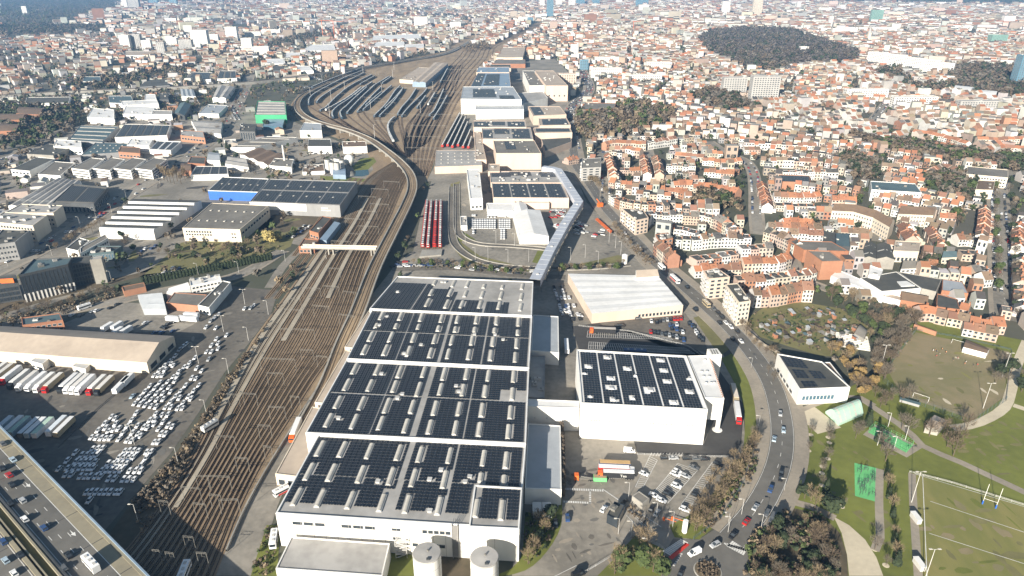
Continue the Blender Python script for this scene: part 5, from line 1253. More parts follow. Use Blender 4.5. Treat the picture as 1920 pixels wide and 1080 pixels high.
names = {'hall': 'industrial_hall', 'office': 'office_block'}
for lb, px, h, wl, rf, ex in L_:
 ex = dict(ex); ex.setdefault('par',.4)
 B('industrial_hall' if not any(k in lb for k in ('flats', 'house', 'office', 'clinic')) else 'low_block', lb, 'building', px, h, wl, rf, **ex)
# gasworks silos, ball tank, chimney, pond
for k,(u, v) in enumerate(((613,298),(620,296),(627,295),(634,296),(640,299),(622,303),(631,304))):
 p = P(u, v,14); t = thing('silo', f'ribbed grey silo of the gasworks cluster, {nth(k)} from the left', 'silo',(*p,0),0, 'gasworks silos')
 mb = MB(); mb.cyl(0,0,0,13.4,3.0,16); mb.build('tank', M['unit'], t); mb = MB(); mb.cyl(0,0,13.4,14.4,3.0,16, r2=.4); mb.build('roof', M['roof_dark'], t)
p = P(656,312,0); t = thing('ball_tank', 'white ball tank beside the gasworks silos', 'tank',(*p,0))
mb = MB(); n = 10
for i in range(n):
 a0, a1 = -math.pi / 2 + math.pi * i / n,-math.pi / 2 + math.pi * (i + 1) / n
 for j in range(16):
  b0, b1 = 2 * math.pi * j / 16,2 * math.pi * (j + 1) / 16
  mb.quad(*[(6 * math.cos(a) * math.cos(b),6 * math.cos(a) * math.sin(b),8 + 6 * math.sin(a)) for a, b in ((a0, b0),(a0, b1),(a1, b1),(a1, b0))])
mb.build('tank', M['white_wall'], t, smooth=True)
for j in range(6): mb = MB(); a = j * math.pi / 3; mb.bar((4.6 * math.cos(a),4.6 * math.sin(a),0),(5.2 * math.cos(a),5.2 * math.sin(a),7),.25); mb.build('leg', M['unit'], t)
p = P(535,312); t = thing('chimney', 'thin white chimney of the workshop left of the gasworks', 'chimney',(*p,0)); mb = MB(); mb.cyl(0,0,0,24,1.2,14, r2=.9); mb.build('stack', M['white_wall'], t); mb = MB(); mb.cyl(0,0,24,24.8,1.1,14); mb.build('cap', M['unit'], t)
zone('gas_lawn',[(665,320),(690,318),(706,303),(700,295),(678,297),(660,312)], 'grass',.075)
zone('gas_lawn',[(600,330),(650,332),(690,336),(688,341),(600,338)], 'grass',.075)
o, _ = tri_patch('pond',[(657,321),(690,318),(692,327),(680,331),(656,331)], 'water',.12)
for k,(u, v) in enumerate(((647,86),(661,86))):
 p = P(u, v,0); mb = MB(); h = 20; mb.cyl(*p,0, h * .7,9,16); mb.cyl(*p, h * .7, h,9,16, r2=3); tag(mb.build('gas_tank', M['white_wall']), f'white domed storage tank beside the far halls, {("left", "right")[k]} of two', 'tank')
# ---------------- apartment slabs and towers, foot row, top row, left and right columns
M['facade_white'] = mat('facade_white',(0.74,0.72,0.68),(0.6,0.58,0.55),.4,.05,.7)
M['facade_grey'] = mat('facade_grey',(0.42,0.41,0.39),(0.32,0.31,0.3),.4,.05,.7)
M['facade_blue'] = mat('facade_blue',(0.12,0.24,0.32),(0.09,0.19,0.26),.4,.05,.3)
M['facade_green'] = mat('facade_green',(0.20,0.36,0.30),(0.16,0.3,0.25),.4,.05,.4)
def slab(label, u0, u1, vb, vt, dep=16, wall='facade_white', roof='roof_grey', vb2=None, vt2=None, nw=None, floors=None, cat='apartment block', name='apartment_tower', win=True):
 vb2 = vb if vb2 is None else vb2
 a, b = np.array(P(u0, vb)), np.array(P(u1, vb2))
 h = hgt(vb, vt); d = (b - a) / np.hypot(*(b - a)); n = np.array([-d[1], d[0]])
 if n[1] < 0: n = -n
 poly = [tuple(a), tuple(b), tuple(b + n * dep), tuple(a + n * dep)]
 W_ = np.hypot(*(b - a))
 fl = floors or max(2, int(h / 3.2)); nw = nw or max(3, int(W_ / 4.5))
 wl = []
 if win:
  for k in range(fl):
   z_ = 1.0 + k * (h - 1) / fl
   wl.append((0, z_, z_ + (h / fl) * .5, min(nw,26), dict(single=False, fill=.62)))
   if k % 1 == 0: wl.append((3, z_, z_ + (h / fl) * .5, max(2, int(dep / 5)), dict(single=False, fill=.5)))
 return building(name, label, cat, None, h, wall, roof, coords=poly, par=.6, units=2, win=wl)
for a in [
 ('left one of the grey and white twin slabs in the upper left',227,245,92,66,14),('right darker one of the twin slabs in the upper left',248,266,91,65,14, 'facade_grey'),
 ('white slab right of the dark twin slab',268,285,97,76,12),('grey banded tower in front of the left tower group',296,311,105,80,14, 'facade_grey'),
 ('low white slab left of the biggest white tower',313,333,88,71,12),('slab with one dark side beside the biggest white tower',337,361,95,75,16, 'facade_grey'),
 ('biggest bright white tower of the left tower group',361,391,90,57,20),('white wing right of the biggest white tower',391,410,80,65,12),
 ('grey white tower with a step, right of the big white one',425,446,77,51,16),('white stepped office tower above the long blue annex',455,474,100,72,16),
 ('low blue-white annex of the stepped office tower',474,505,103,88,14),('long white slab behind the stepped tower, left half',460,490,74,60,12),('long white slab behind the stepped tower, right half',491,526,68,56,12),
 ('tiny white tower on the wooded hill far left',43,52,27,12,14),('white tower cut by the top edge, left pair first',230,240,16,-4,24),('white tower cut by the top edge, left pair second',242,262,18,-2,24, 'facade_grey'),
 ('blue-grey tower cut by the top edge left of centre',280,296,9,-8,24, 'facade_blue'),('pale tower at the top edge left of centre',318,332,9,-8,24, 'facade_blue'),
 ('white tower far beyond the motorway on the left',777,802,52,32,22),('small white tower block near the far rail curve',844,864,56,42,16),('long dark red brick block at the far rail curve, left half',927,944,57,46,20, 'brick_wall'),('long dark red brick block at the far rail curve, right half',946,962,57,46,20, 'brick_wall'),
 ('white far office slab above the red brick block',972,992,42,32,20),('dark far office above the red brick block',989,1000,44,33,20, 'facade_blue'),
 ('tall blue glass tower at the top edge by the rail lines',1025,1037,37,-12,30, 'facade_blue'),('white tower just left of the tall blue glass tower',1012,1021,15,-3,26),('pale office beside the tall blue glass tower',1003,1025,38,27,22),
 ('white tower at the top edge right of the blue tower, first',1042,1053,14,-2,26),('white tower at the top edge right of the blue tower, second',1066,1078,14,-4,26),('blue tower at the top edge, right of centre',1080,1096,10,-6,26, 'facade_blue'),('pale blue tower at the top edge, third right of centre',1110,1124,10,-8,26, 'facade_blue'),('blue glass slab at the top edge, wide one',1192,1215,12,-4,26, 'facade_blue'),('white tower at the top edge right of centre',1155,1166,12,-2,26),
 ('white tower standing alone in the middle right town',1070,1084,105,84,14),('dark glass block beside the lone white tower',1087,1103,131,113,16, 'facade_blue'),
 ('bright white tower left of the forest top',1353,1367,28,3,22),('cream tower right of the bright white tower',1410,1427,31,0,22, 'cream_wall'),('thin pale tower above the forest',1493,1500,19,4,18),('green-grey slab far right of the forest',1632,1653,43,19,20, 'facade_green'),('thin white tower behind the forest',1553,1560,51,31,14),
 ('dark glass tower with white edge at the right frame edge',1903,1930,160,104,20, 'facade_blue'),
 ('left grey high-rise slab below the forest',1354,1398,181,146,16, 'facade_grey'),('right taller high-rise slab below the forest',1407,1458,190,144,18, 'facade_grey'),
 ('long white slab below the forest edge',1585,1663,188,168,14),('white slab right of the street cutting, with terraces',1674,1755,202,182,14),('balcony slab with green bands near the right edge',1797,1886,210,190,14, 'facade_grey'),
 ('green glass building in the far right town',1857,1886,84,66,24, 'facade_green'),('white manor inside the forest',1500,1515,101,88,14),
 ('white slab row right of the works, nearest left',1108,1165,146,128,14),('white slab row right of the works, nearest right',1167,1240,158,141,14),('white slab row right of the works, farther one',1212,1258,134,117,14),('pink slab beside the tall works block',1043,1080,158,139,14, 'pink_wall'),
 ('white low slab above the white slab row',1115,1180,122,108,12),('pale slab at the far right skyline, long low one',1610,1680,62,52,16),('white slab right of the forest corner',1560,1606,66,54,14),('cream slab at the far town, centre right',1237,1265,86,76,14, 'cream_wall'),
]:
 lb, u0, u1, vb, vt, dp = a[:6]
 slab(lb, u0, u1, vb, vt, dp, *(a[6:7] or ('facade_white',)))
seg = [(1623,124,97),(1655,128,101),(1690,132,107),(1725,136,112),(1757,139,118),(1785,141,122)]
for k in range(5): slab(f'curved white apartment wall right of the forest, {nth(k)} section from the left', seg[k][0], seg[k + 1][0], seg[k][1], seg[k][2],14, 'facade_white', vb2=seg[k + 1][1])
for lb, u, vb, vt in (('pale church spire right of the forest',1627,80,48),('thin church spire in the left town',337,46,27)):
 p = P(u, vb); h = hgt(vb, vt); t = thing('church', lb, 'church',(*p,0)); mb = MB(); mb.box(0,0, h * .3,9,9, h * .6); mb.build('tower', M['cream_wall'], t); mb = MB(); mb.cyl(0,0, h * .6, h,6.2,8, r2=.2); mb.build('spire', M['roof_grey'], t); mb = MB(); mb.box(14,6, h * .16,26,14, h * .32); mb.build('nave', M['cream_wall'], t)
B('tennis_hall', 'white barrel roofed sports hall near the right edge, left one', 'sports hall',[(1787,170),(1824,174),(1828,164),(1792,160)],5, 'white_wall', 'roof_white', style='barrel', rise=4)
B('tennis_hall', 'white barrel roofed sports hall near the right edge, right one', 'sports hall',[(1831,178),(1867,180),(1870,172),(1836,169)],5, 'white_wall', 'roof_white', style='barrel', rise=4)
for k,(u, vb, vt) in enumerate(((415,99,78),(606,72,38),(1187,60,40),(627,68,40))):
 p = P(u, vb); h = hgt(vb, vt); t = thing('tower_crane', f'orange tower crane on the skyline, {nth(k)} from the left in list order' if 0 else f'orange tower crane {("in front of the left towers", "by the white far halls", "in the far centre town", "right of the far white halls")[k]}', 'crane',(*p,0),0, 'tower cranes')
 mb = MB(); mb.bar((0,0,0),(0,0, h),.9); mb.build('mast', M['orange'], t); mb = MB(); mb.bar((-h * .2,0, h),(h * .7,0, h),.6); mb.build('jib', M['orange'], t); mb = MB(); mb.box(-h * .18,0, h - 1.5,4,2,3, bottom=True); mb.build('counterweight', M['concrete'], t)
# ---------------- buildings of the right-hand quarter
def zr2(x, y): return (1300 + x / 3.856,420 + y / 3.856)
def zr3(x, y): return (1600 + x / 3.856,420 + y / 3.856)
def flat(lb, px, h, wall='cream_wall', roof='roof_dark', floors=5, n0=6, n1=3, **k):
 r_, pl, og = B('apartment_block', lb, 'apartment block', px, h, wall, roof, units=5, par=.5, **k)
 for i in range(floors):
  z_ = .9 + i * (h - .6) / floors; hh = (h / floors) * .55
  edge_windows(r_, og, pl[0], pl[1], z_, z_ + hh, n1,.6); edge_windows(r_, og, pl[3], pl[0], z_, z_ + hh, n0,.6)
  if i:
   for (e0, e1, w_) in ((pl[3], pl[0],.9),):
    e0, e1 = np.array(e0), np.array(e1); d = (e1 - e0) / np.hypot(*(e1 - e0)); n = np.array([d[1],-d[0]])
    for f in (.2,.55,.85):
     c = e0 + (e1 - e0) * f; mb = MB(); mb.box(*(c + n * .7), z_ - .1,5,1.4,1.1, math.atan2(d[1], d[0]), bottom=True); mb.build('balcony', M['white_wall'], r_, og)
 return r_
flat('pink corner apartment block with curved balcony stack by the boulevard',[zr2(115,400), zr2(265,385), zr2(170,320), zr2(75,342)],15, 'pink_wall')
flat('cream apartment block with black roof standing free by the boulevard',[zr2(330,572), zr2(415,560), zr2(320,432), zr2(232,438)],16, 'cream_wall', n0=8)
flat('stepped balcony apartment block above the orange canopy on the boulevard',[(1193,414),(1216,409),(1206,394),(1164,390)],13, 'pink_wall', floors=4)
flat('brick apartment block with sloping black roof beside the boulevard',[(1236,452),(1262,447),(1252,437),(1229,440)],12, 'orange_wall', floors=4)
flat('grey terraced apartment block at the corner of the avenue near the works',[(1090,316),(1127,314),(1127,296),(1092,298)],14, 'facade_grey', 'roof_mid', floors=5)
B('brick_factory', 'large flat roofed factory with bright orange brick end wall', 'factory',[zr2(930,275), zr2(1085,270), zr2(985,198), zr2(820,193)],14, 'orange_wall', 'roof_mid', units=2, par=.5)
B('brick_factory', 'long dark roof with skylight strips behind the orange brick factory', 'factory',[zr2(800,190), zr2(1125,200), zr2(1000,130), zr2(690,122)],10, 'brick_wall', 'roof_mid', strips=0, units=0, par=.4)
B('dark_shed', 'black roofed shed with white roof panel, left of two', 'shed',[zr2(935,145), zr2(1025,155), zr2(1028,65), zr2(945,50)],9, 'dark_wall', 'roof_dark', par=.2, domes=1)
B('dark_shed', 'dark green roofed shed with small white panel, right of two', 'shed',[zr2(1028,158), zr2(1135,165), zr2(1128,70), zr2(1030,66)],9, 'dark_wall', 'roof_teal', par=.2, domes=1)
B('striped_shed', 'gabled shed with broad white and dark roof stripes', 'shed',[zr3(50,252), zr3(168,252), zr3(165,148), zr3(85,138)],8, 'concrete', 'roof_dark', style='gable', bays=1, axis=1, rise=2, strips=2)
B('striped_shed', 'dark gabled shed with one white roof stripe', 'shed',[zr3(170,252), zr3(300,258), zr3(268,150), zr3(168,148)],8, 'concrete', 'roof_dark', style='gable', bays=1, axis=1, rise=2, strips=1)
B('flat_workshop', 'pinkish flat roofed workshop with cream front', 'workshop',[zr3(290,195), zr3(475,202), zr3(487,132), zr3(302,122)],9, 'cream_wall', 'roof_beige', par=.4, units=3, win=[(0,1,4,6)])
B('dark_hall', 'wide black roofed hall with one square white roof light', 'hall',[zr3(205,490), zr3(490,466), zr3(310,346), zr3(48,392)],7, 'white_wall', 'roof_dark', par=.3)
B('dark_hall', 'brown-black flat roof right of the hall with the white roof light', 'hall',[zr3(495,468), zr3(600,492), zr3(640,400), zr3(318,346)],6, 'concrete', 'roof_dark', par=.3)
q_ = [P(*zr3(x, y),7) for x, y in ((345,455),(445,450),(385,416),(315,420))]
mb = MB(); mb.prism(q_,7.02,7.5,0); tag(mb.build('roof_light', M['roof_white']), 'square white roof light on the wide black hall roof', 'roof light')
B('metal_shed', 'pale grey sheet roof shed with square windows beneath', 'shed',[zr3(640,480), zr3(832,502), zr3(790,420), zr3(645,400)],8, 'brick_wall', 'roof_steel', par=.15, win=[(0,2,5,5)])
B('dark_hall', 'dark square flat roof behind the garden houses', 'hall',[zr3(598,600), zr3(772,622), zr3(750,545), zr3(605,505)],7, 'brick_wall', 'roof_dark', par=.4)
B('wedge_hall', 'long white wedge shaped roof below the orange brick factory', 'hall',[(1558,518),(1656,556),(1664,546),(1572,506)],5, 'white_wall', 'roof_white', par=.3)
B('red_hall', 'long narrow red-brown roof beside the wide black hall', 'hall',[zr3(345,548), zr3(535,580), zr3(545,520), zr3(345,482)],6, 'brick_wall', 'roof_brown', style='gable', bays=1, rise=2.5)
B('white_garages', 'low curved white garage row below the black hall', 'garage',[zr3(200,520), zr3(475,590), zr3(480,560), zr3(210,490)],4, 'white_wall', 'roof_beige', par=.3)
B('white_house', 'white house with small orange roof between the orange factory and the black hall', 'house',[zr3(110,370), zr3(190,385), zr3(215,335), zr3(120,300)],9, 'white_wall', 'roof_white', units=1)
B('villa', 'white villa with grey hip roof below the flat workshop', 'house',[zr3(345,325), zr3(510,320), zr3(470,265), zr3(365,262)],6, 'white_wall', 'roof_mid', style='gable', bays=1, rise=3, win=[(0,1,2.5,5),(0,3.5,5,5)])
B('villa', 'pale square villa with grey hip roof beside the dark garden trees', 'house',[zr3(640,245), zr3(750,240), zr3(730,205), zr3(650,200)],8, 'cream_wall', 'roof_teal', style='gable', bays=1, rise=3, win=[(0,1,2.5,4),(0,4.5,6,4)])
seg = [(1560,395),(1600,397),(1637,408),(1668,426)]; segb = [(1565,384),(1604,386),(1644,396),(1678,414)]
for k in range(3): B('mansion_block', f'cream and terracotta mansion block in a curve, {nth(k)} section from the left', 'mansion',[seg[k], seg[k + 1], segb[k + 1], segb[k]],12, 'cream_wall', 'roof_brown', style='gable', bays=1, rise=4, win=[(0,1 + 3.6 * j,2.8 + 3.6 * j,7, dict(fill=.5)) for j in range(3)])
B('mansion_block', 'straight terracotta roofed mansion block right of the curved one', 'mansion',[(1684,401),(1750,404),(1757,390),(1690,387)],11, 'cream_wall', 'roof_brown', style='gable', bays=1, rise=4, win=[(0,1 + 3.4 * j,2.6 + 3.4 * j,11, dict(fill=.5)) for j in range(3)])
B('green_roof_block', 'long pale building with green-grey roof above the mansion blocks', 'school',[(1634,356),(1728,362),(1716,345),(1632,340)],11, 'white_wall', 'roof_teal', units=3, win=[(0,1 + 3.4 * j,2.6 + 3.4 * j,14, dict(fill=.5, single=False)) for j in range(3)])
B('solar_school', 'brick school with dark solar roof in the middle of the houses', 'school',[(1465,341),(1520,343),(1518,330),(1460,328)],8, 'orange_wall', 'roof_dark', pv=[(.05,.95,.1,.9, dict(pw=1.6, pd=2.2))])
B('cream_flats', 'cream flats with long balconies below the red roofs on the right', 'apartment block',[(1812,327),(1890,334),(1890,319),(1814,312)],11, 'cream_wall', 'roof_mid', win=[(0,1 + 3.3 * j,2.6 + 3.3 * j,14, dict(fill=.7, single=False)) for j in range(3)])
B('brown_flats', 'flat brown roofed block beside the top of the avenue', 'apartment block',[(1829,356),(1862,357),(1866,340),(1834,338)],9, 'cream_wall', 'roof_brown', units=2)
# sports-ground buildings
h_, hp, ho = B('sports_hall', 'white box building with solar panels and roof ducts beside the park', 'sports hall',[(1499,731),(1594,727),(1541,679),(1457,664)],9, 'white_wall', 'roof_dark', par=.5, pv=[(.05,.5,.62,.95),(.1,.35,.3,.55),(.45,.7,.3,.55),(.12,.4,.05,.22)], units=0)
edge_windows(h_, ho, hp[0], hp[1],2.6,5.2,9,.9,.08,.72, mt='glass_blue'); edge_windows(h_, ho, hp[3], hp[0],1,3,5,.8,.1,.8)
B('sports_annex', 'low brown roofed annex behind the white sports hall', 'annex',[(1560,716),(1592,726),(1556,680),(1536,680)],7, 'white_wall', 'roof_brown', par=.4)
B('club_stand', 'long white clubhouse with brown roof on the worn football pitch edge', 'clubhouse',[zr3(795,890), zr3(965,935), zr3(985,905), zr3(815,835)],3.5, 'white_wall', 'roof_brown', style='gable', bays=1, rise=.8)
B('bunker_tent', 'pale green arched tent hall in the park', 'tent',[(1573,795),(1619,775),(1599,753),(1548,771)],1.2, 'tent_green', 'tent_green', style='barrel', rise=4.4, axis=0, strips=5)
B('park_shed', 'grey curved roof garden shed among the allotments', 'shed',[zr2(1165,790), zr2(1234,830), zr2(1262,770), zr2(1215,730)],3, 'concrete', 'roof_mid', style='barrel', rise=2)
B('park_pavilion', 'cream roofed pavilion with black solar edge by the footpath', 'pavilion',[(1735,800),(1760,806),(1776,788),(1752,778)],3.5, 'concrete', 'roof_beige', style='gable', bays=1, rise=1)
mb = MB(); a, b = P(*zr3(435,752)), P(*zr3(595,808)); c_ = ((a[0] + b[0]) / 2,(a[1] + b[1]) / 2); mb.box(*c_,1.4, math.dist(a, b),1.2,2.8, math.atan2(b[1] - a[1], b[0] - a[0])); tag(mb.build('garden_wall', M['orange_wall']), 'short orange brick wall at the top corner of the worn football pitch', 'wall')
# ------------------------------------------------------------------ houses: traced rows near, warped street pattern beyond
ROOFC = dict(o=(0.375,0.165,0.09), r=(0.255,0.135,0.09), b=(0.19,0.135,0.095), d=(0.075,0.072,0.068), t=(0.28,0.21,0.15), g=(0.19,0.18,0.165))
ROOFN = dict(o='orange', r='red', b='brown', d='dark', t='tan', g='grey')
WALLC = dict(w=(0.68,0.66,0.62), c=(0.56,0.49,0.40), p=(0.50,0.38,0.31), k=(0.40,0.21,0.135), g=(0.50,0.49,0.46))
WALLN = dict(w='white', c='cream', p='pink', k='brick', g='grey')
H_PX = [  # row name, photo polyline along the ridge, roof mix, storeys
 ('row backing on the allotments',[(1410,545),(1450,543),(1492,535),(1526,535)], 'robrr',3),
 ('terrace behind the corner flats',[(1380,519),(1422,517),(1497,508),(1528,501)], 'ddrrrb',3),
 ('middle orange terrace',[(1391,486),(1448,483),(1474,477)], 'oooro',3),
 ('low row by the boulevard',[(1300,499),(1352,496),(1388,495)], 'rodro',2),
 ('dark row above the boulevard',[(1300,481),(1326,477),(1386,470)], 'ddbdg',2),
 ('flat topped upper terrace',[(1388,460),(1458,457)], 'dgdg',3),
 ('long white terrace',[(1266,440),(1300,443),(1347,439),(1409,439)], 'ddgdbd',3),
 ('street of gables',[(1440,429),(1478,443),(1503,459)], 'brdbr',3),
 ('white backed terrace',[(1480,429),(1545,433)], 'bbdrb',3),
 ('red and white terrace',[(1440,417),(1500,420),(1547,421)], 'rrorb',3),
 ('boulevard facing pink row',[(1237,452),(1268,482)], 'rbdr',3),
 ('short row behind the canopy',[(1253,423),(1278,425),(1308,431)], 'dodd',2),
 ('row under the willow hill',[(1133,266),(1153,264),(1210,266)], 'oroor',3),
 ('second hill row',[(1168,274),(1208,281)], 'oror',3),
 ('white fronted hill row',[(1212,264),(1268,256)], 'rrdrr',3),
 ('left street side',[(1140,287),(1147,311),(1153,329)], 'orood',3),
 ('right street side',[(1207,289),(1210,309),(1215,325)], 'roror',3),
 ('courtyard row',[(1160,314),(1200,314)], 'dddo',2),
 ('grey garden row',[(1145,336),(1167,339),(1218,341)], 'dgdod',2),
 ('dark street row',[(1228,289),(1235,308),(1237,324)], 'bdrb',3),
 ('long white row',[(1250,306),(1312,309)], 'ggdgg',3),
 ('orange capped row',[(1262,341),(1292,341),(1320,346)], 'oood',2),
 ('orange row over the crescent',[(1233,351),(1268,353),(1293,361)], 'oorod',2),
 ('pink crescent',[(1150,361),(1167,371),(1198,378),(1237,379),(1255,377)], 'ddtdd',3),
 ('curved grey terrace',[(1215,397),(1243,396),(1320,399),(1352,408),(1385,429)], 'gdggd',3),
 ('avenue corner row',[(1260,273),(1307,269)], 'odrg',2),
 ('garden row right of it',[(1267,286),(1320,291)], 'oror',2),
 ('brick row beside the square',[(1319,296),(1356,299),(1388,297)], 'orood',2),
 ('long orange row by the pale street',[(1321,317),(1383,322)], 'ooro',2),
 ('orange row above the cypress',[(1300,345),(1346,347),(1388,358)], 'odooo',2),
 ('gabled row right of the pale street',[(1428,341),(1434,362),(1440,385)], 'oroor',2),
 ('row below the solar school',[(1451,362),(1502,364),(1543,361)], 'oorob',2),
 ('black and white row',[(1455,378),(1536,382)], 'ddbdd',2),
 ('row left of the mansions',[(1560,368),(1603,371)], 'oroo',3),
 ('orange row near the mansions',[(1467,412),(1500,411),(1532,419)], 'ooroo',2),
 ('upper red row',[(1423,264),(1476,267),(1539,269)], 'rordr',3),
 ('pale upper row',[(1444,296),(1490,297),(1546,299)], 'trotd',3),
 ('white upper row',[(1467,318),(1502,318),(1574,318)], 'drdwd'.replace('w', 'g'),3),
 ('upper brown row',[(1395,276),(1430,276)], 'bro',2),
 ('red terrace past the wooded strip',[(1714,243),(1758,250),(1818,266)], 'ooooo',2),
 ('white fronted red terrace',[(1755,266),(1820,277)], 'oroor',2),
 ('upper right red terrace',[(1832,257),(1880,259)], 'oor',2),
 ('edge red terrace',[(1880,256),(1925,258)], 'oro',2),
 ('second edge terrace',[(1875,270),(1925,276)], 'oro',2),
 ('small row left of the wood',[(1653,306),(1684,308)], 'trt',2),
 ('villa row under the wood',[(1742,318),(1772,308),(1811,322),(1850,333)], 'brobr',2),
 ('row above the straight mansion',[(1683,368),(1730,375)], 'brbr',2),
 ('hipped row by the cedar',[(1762,400),(1800,404)], 'oro',2),
 ('left side of the avenue',[(1848,387),(1846,416),(1842,440)], 'orbro',2),
 ('right side of the avenue',[(1912,416),(1912,460)], 'orgo',2),
 ('lower right side of the avenue',[(1914,485),(1917,530),(1921,575)], 'gwgb'.replace('w', 't'),2),
 ('gable street left side',[(1697,426),(1712,447)], 'rrrr',2),
 ('gable street right side',[(1746,426),(1768,460)], 'rbrb',2),
 ('white gabled pair',[(1792,442),(1820,442),(1854,452)], 'brgb',2),
 ('red roofed pair',[(1802,468),(1833,470)], 'rd',2),
 ('row over the football pitch',[(1722,577),(1745,577),(1766,583),(1805,590),(1833,597),(1880,600)], 'ddobobtr',2),
 ('back row over the football pitch',[(1808,603),(1850,611),(1886,618)], 'tbrg',2),
 ('short brown row',[(1802,569),(1830,576)], 'bo',2),
 ('edge row above the gravel lane',[(1880,572),(1914,578)], 'tog',2),
 ('mansion side row',[(1575,428),(1610,430),(1643,438)], 'bbrb',2),
 ('steep red row',[(1694,418),(1708,432),(1723,447)], 'rrr',2),
 ('cross gable row',[(1820,500),(1850,498)], 'dg',2),
 ('dark cottages',[(1838,516),(1862,514)], 'tb',2),
 ('works side cottages',[(1062,296),(1085,292)], 'or',2),
]
M['window'] = M['glass']
def house_mesh(wd, dp, h, rise, flat=False, seed=0, storeys=2):
 """unit house: front on -y. returns wall, roof, chimney, window meshes"""
 rr = random.Random(seed)
 x, y = wd / 2, dp / 2
 mw, mr, mc, mg = MB(), MB(), MB(), MB()
 if flat:
  mw.prism([(-x,-y),(x,-y),(x, y),(-x, y)],0, h + .4,0, top=False)
  mr.add([(-x,-y, h + .1),(x,-y, h + .1),(x, y, h + .1),(-x, y, h + .1)],[(0,1,2,3)])
  parapet(mw,[(-x,-y),(x,-y),(x, y),(-x, y)], h + .1,.35,.25)
  mr.box(rr.uniform(-1,1), rr.uniform(-1,1), h + .6,1.4,1.2,1.0,0)
 else:
  mw.prism([(-x,-y),(x,-y),(x, y),(-x, y)],0, h,0, top=False)
  for s in (-1,1): mw.add([(s * x,-y, h),(s * x, y, h),(s * x,0, h + rise)],[(0,1,2) if s > 0 else (1,0,2)],0)
  e = .35; dz = rise * e / y
  for s in (-1,1):
   a = [(-x, s * (y + e), h - dz),(x, s * (y + e), h - dz),(x,0, h + rise),(-x,0, h + rise)]
   b = [(p[0], p[1], p[2] + .18) for p in a]
   mr.add(a + b,[(4,5,6,7),(0,1,5,4),(1,2,6,5),(3,0,4,7)] if s < 0 else [(7,6,5,4),(4,5,1,0),(5,6,2,1),(7,4,0,3)])
  if rr.random() < .5: mr.box(0,-y * .5, h + rise * .62,1.5,1.6,1.2,0)
  if rr.random() < .5: mg.box(wd * .22,-y * .45, h + rise * .58,.9,1.1,.25,0)
 mc.box(x - .6, rr.choice((-.6,.6)), h + rise * (0 if flat else .8) + .9,.7,1.1,2.0 if not flat else 1.6,0)
 mc.box(x - .6,0, h + rise * (0 if flat else .85) + 1.3,.5,.5,1.2,0)
 nw = 2 if wd < 7.2 else 3
 for s in (-1,1):
  for f in range(storeys):
   z_ = h * (f + .28) / storeys; hh = h / storeys * .5
   for k in range(nw):
    cx = -x + wd * (k + .5) / nw; ww = wd / nw * .26
    q = [(cx - ww, s * (y + .03), z_),(cx + ww, s * (y + .03), z_),(cx + ww, s * (y + .03), z_ + hh),(cx - ww, s * (y + .03), z_ + hh)]
    mg.add(q if s < 0 else q[::-1],[(0,1,2,3)])
 # rear kitchen wing
 mw.prism([(-x + .3, y),(x * .1, y),(x * .1, y + 3.4),(-x + .3, y + 3.4)],0, h * .5,0,0)
 wm = mw.mesh('wall',[M['tinted_obj']])
 return wm, mr.mesh('roof',[M['tinted_obj']]), mc.mesh('chimney',[M['brick_wall']]), mg.mesh('window',[M['window']])
HV = {}
for st in (2,3):
 for fl in (0,1):
  for v in range(3):
   wd = (5.4,6.2,7.2)[v]
   HV[(st, fl, v)] = (wd, house_mesh(wd,9.0 + v * .4,2.75 * st + .2,2.6 + .5 * v, bool(fl), st * 10 + v, st))
HOUSES = []   # every house of the traced rows
for rn, px, mix, st in H_PX:
 hz_ = 2.75 * st + 2.3
 c = [P(u, v, hz_) for u, v in px]
 c = smooth(c,5) if len(c) > 2 else c
 a = np.array(c); d = np.r_[0, np.cumsum(np.hypot(np.diff(a[:,0]), np.diff(a[:,1])))]
 t = 0; k = 0; row = []
 while True:
  v = R.randrange(3); rc = R.choice(mix); fl = 1 if rc in 'dg' and R.random() < .75 else 0
  wd = HV[(st, fl, v)][0] * R.uniform(.95,1.08)
  if t + wd > d[-1] + 2: break
  m_ = t + wd / 2
  x, y = np.interp(m_, d, a[:,0]), np.interp(m_, d, a[:,1])
  x1, y1 = np.interp(min(m_ + 2, d[-1]), d, a[:,0]), np.interp(min(m_ + 2, d[-1]), d, a[:,1]); x0, y0 = np.interp(m_ - 2, d, a[:,0]), np.interp(m_ - 2, d, a[:,1])
  rz = math.atan2(y1 - y0, x1 - x0)
  row.append(dict(x=x, y=y, rz=rz, st=st, fl=fl, v=v, sx=wd / HV[(st, fl, v)][0], rc=rc, wc=R.choice('wwwccpppk' if rn.find('white') < 0 else 'wwwwwc'), row=rn, k=k, sz=R.uniform(.92,1.12)))
  t += wd; k += 1
 HOUSES += row
 for q in range(len(c) - 1):
  pa, pb = np.array(c[q]), np.array(c[q + 1])
  if math.dist(pa, pb) < .1: continue
  n = np.array([-(pb - pa)[1],(pb - pa)[0]]) / math.dist(pa, pb)
  EXCL.append([tuple(pa - n * 13), tuple(pb - n * 13), tuple(pb + n * 14), tuple(pa + n * 14)])
HOUSES = [h for h in HOUSES if h['y'] > 0]
HOUSES.sort(key=lambda h: math.hypot(h['x'], h['y']))
SEEN = {}
def spread_col(c, s=.12):
 f = R.uniform(1 - s,1 + s); return (min(1, c[0] * f * R.uniform(.96,1.04)), min(1, c[1] * f), min(1, c[2] * f * R.uniform(.94,1.06)),1)
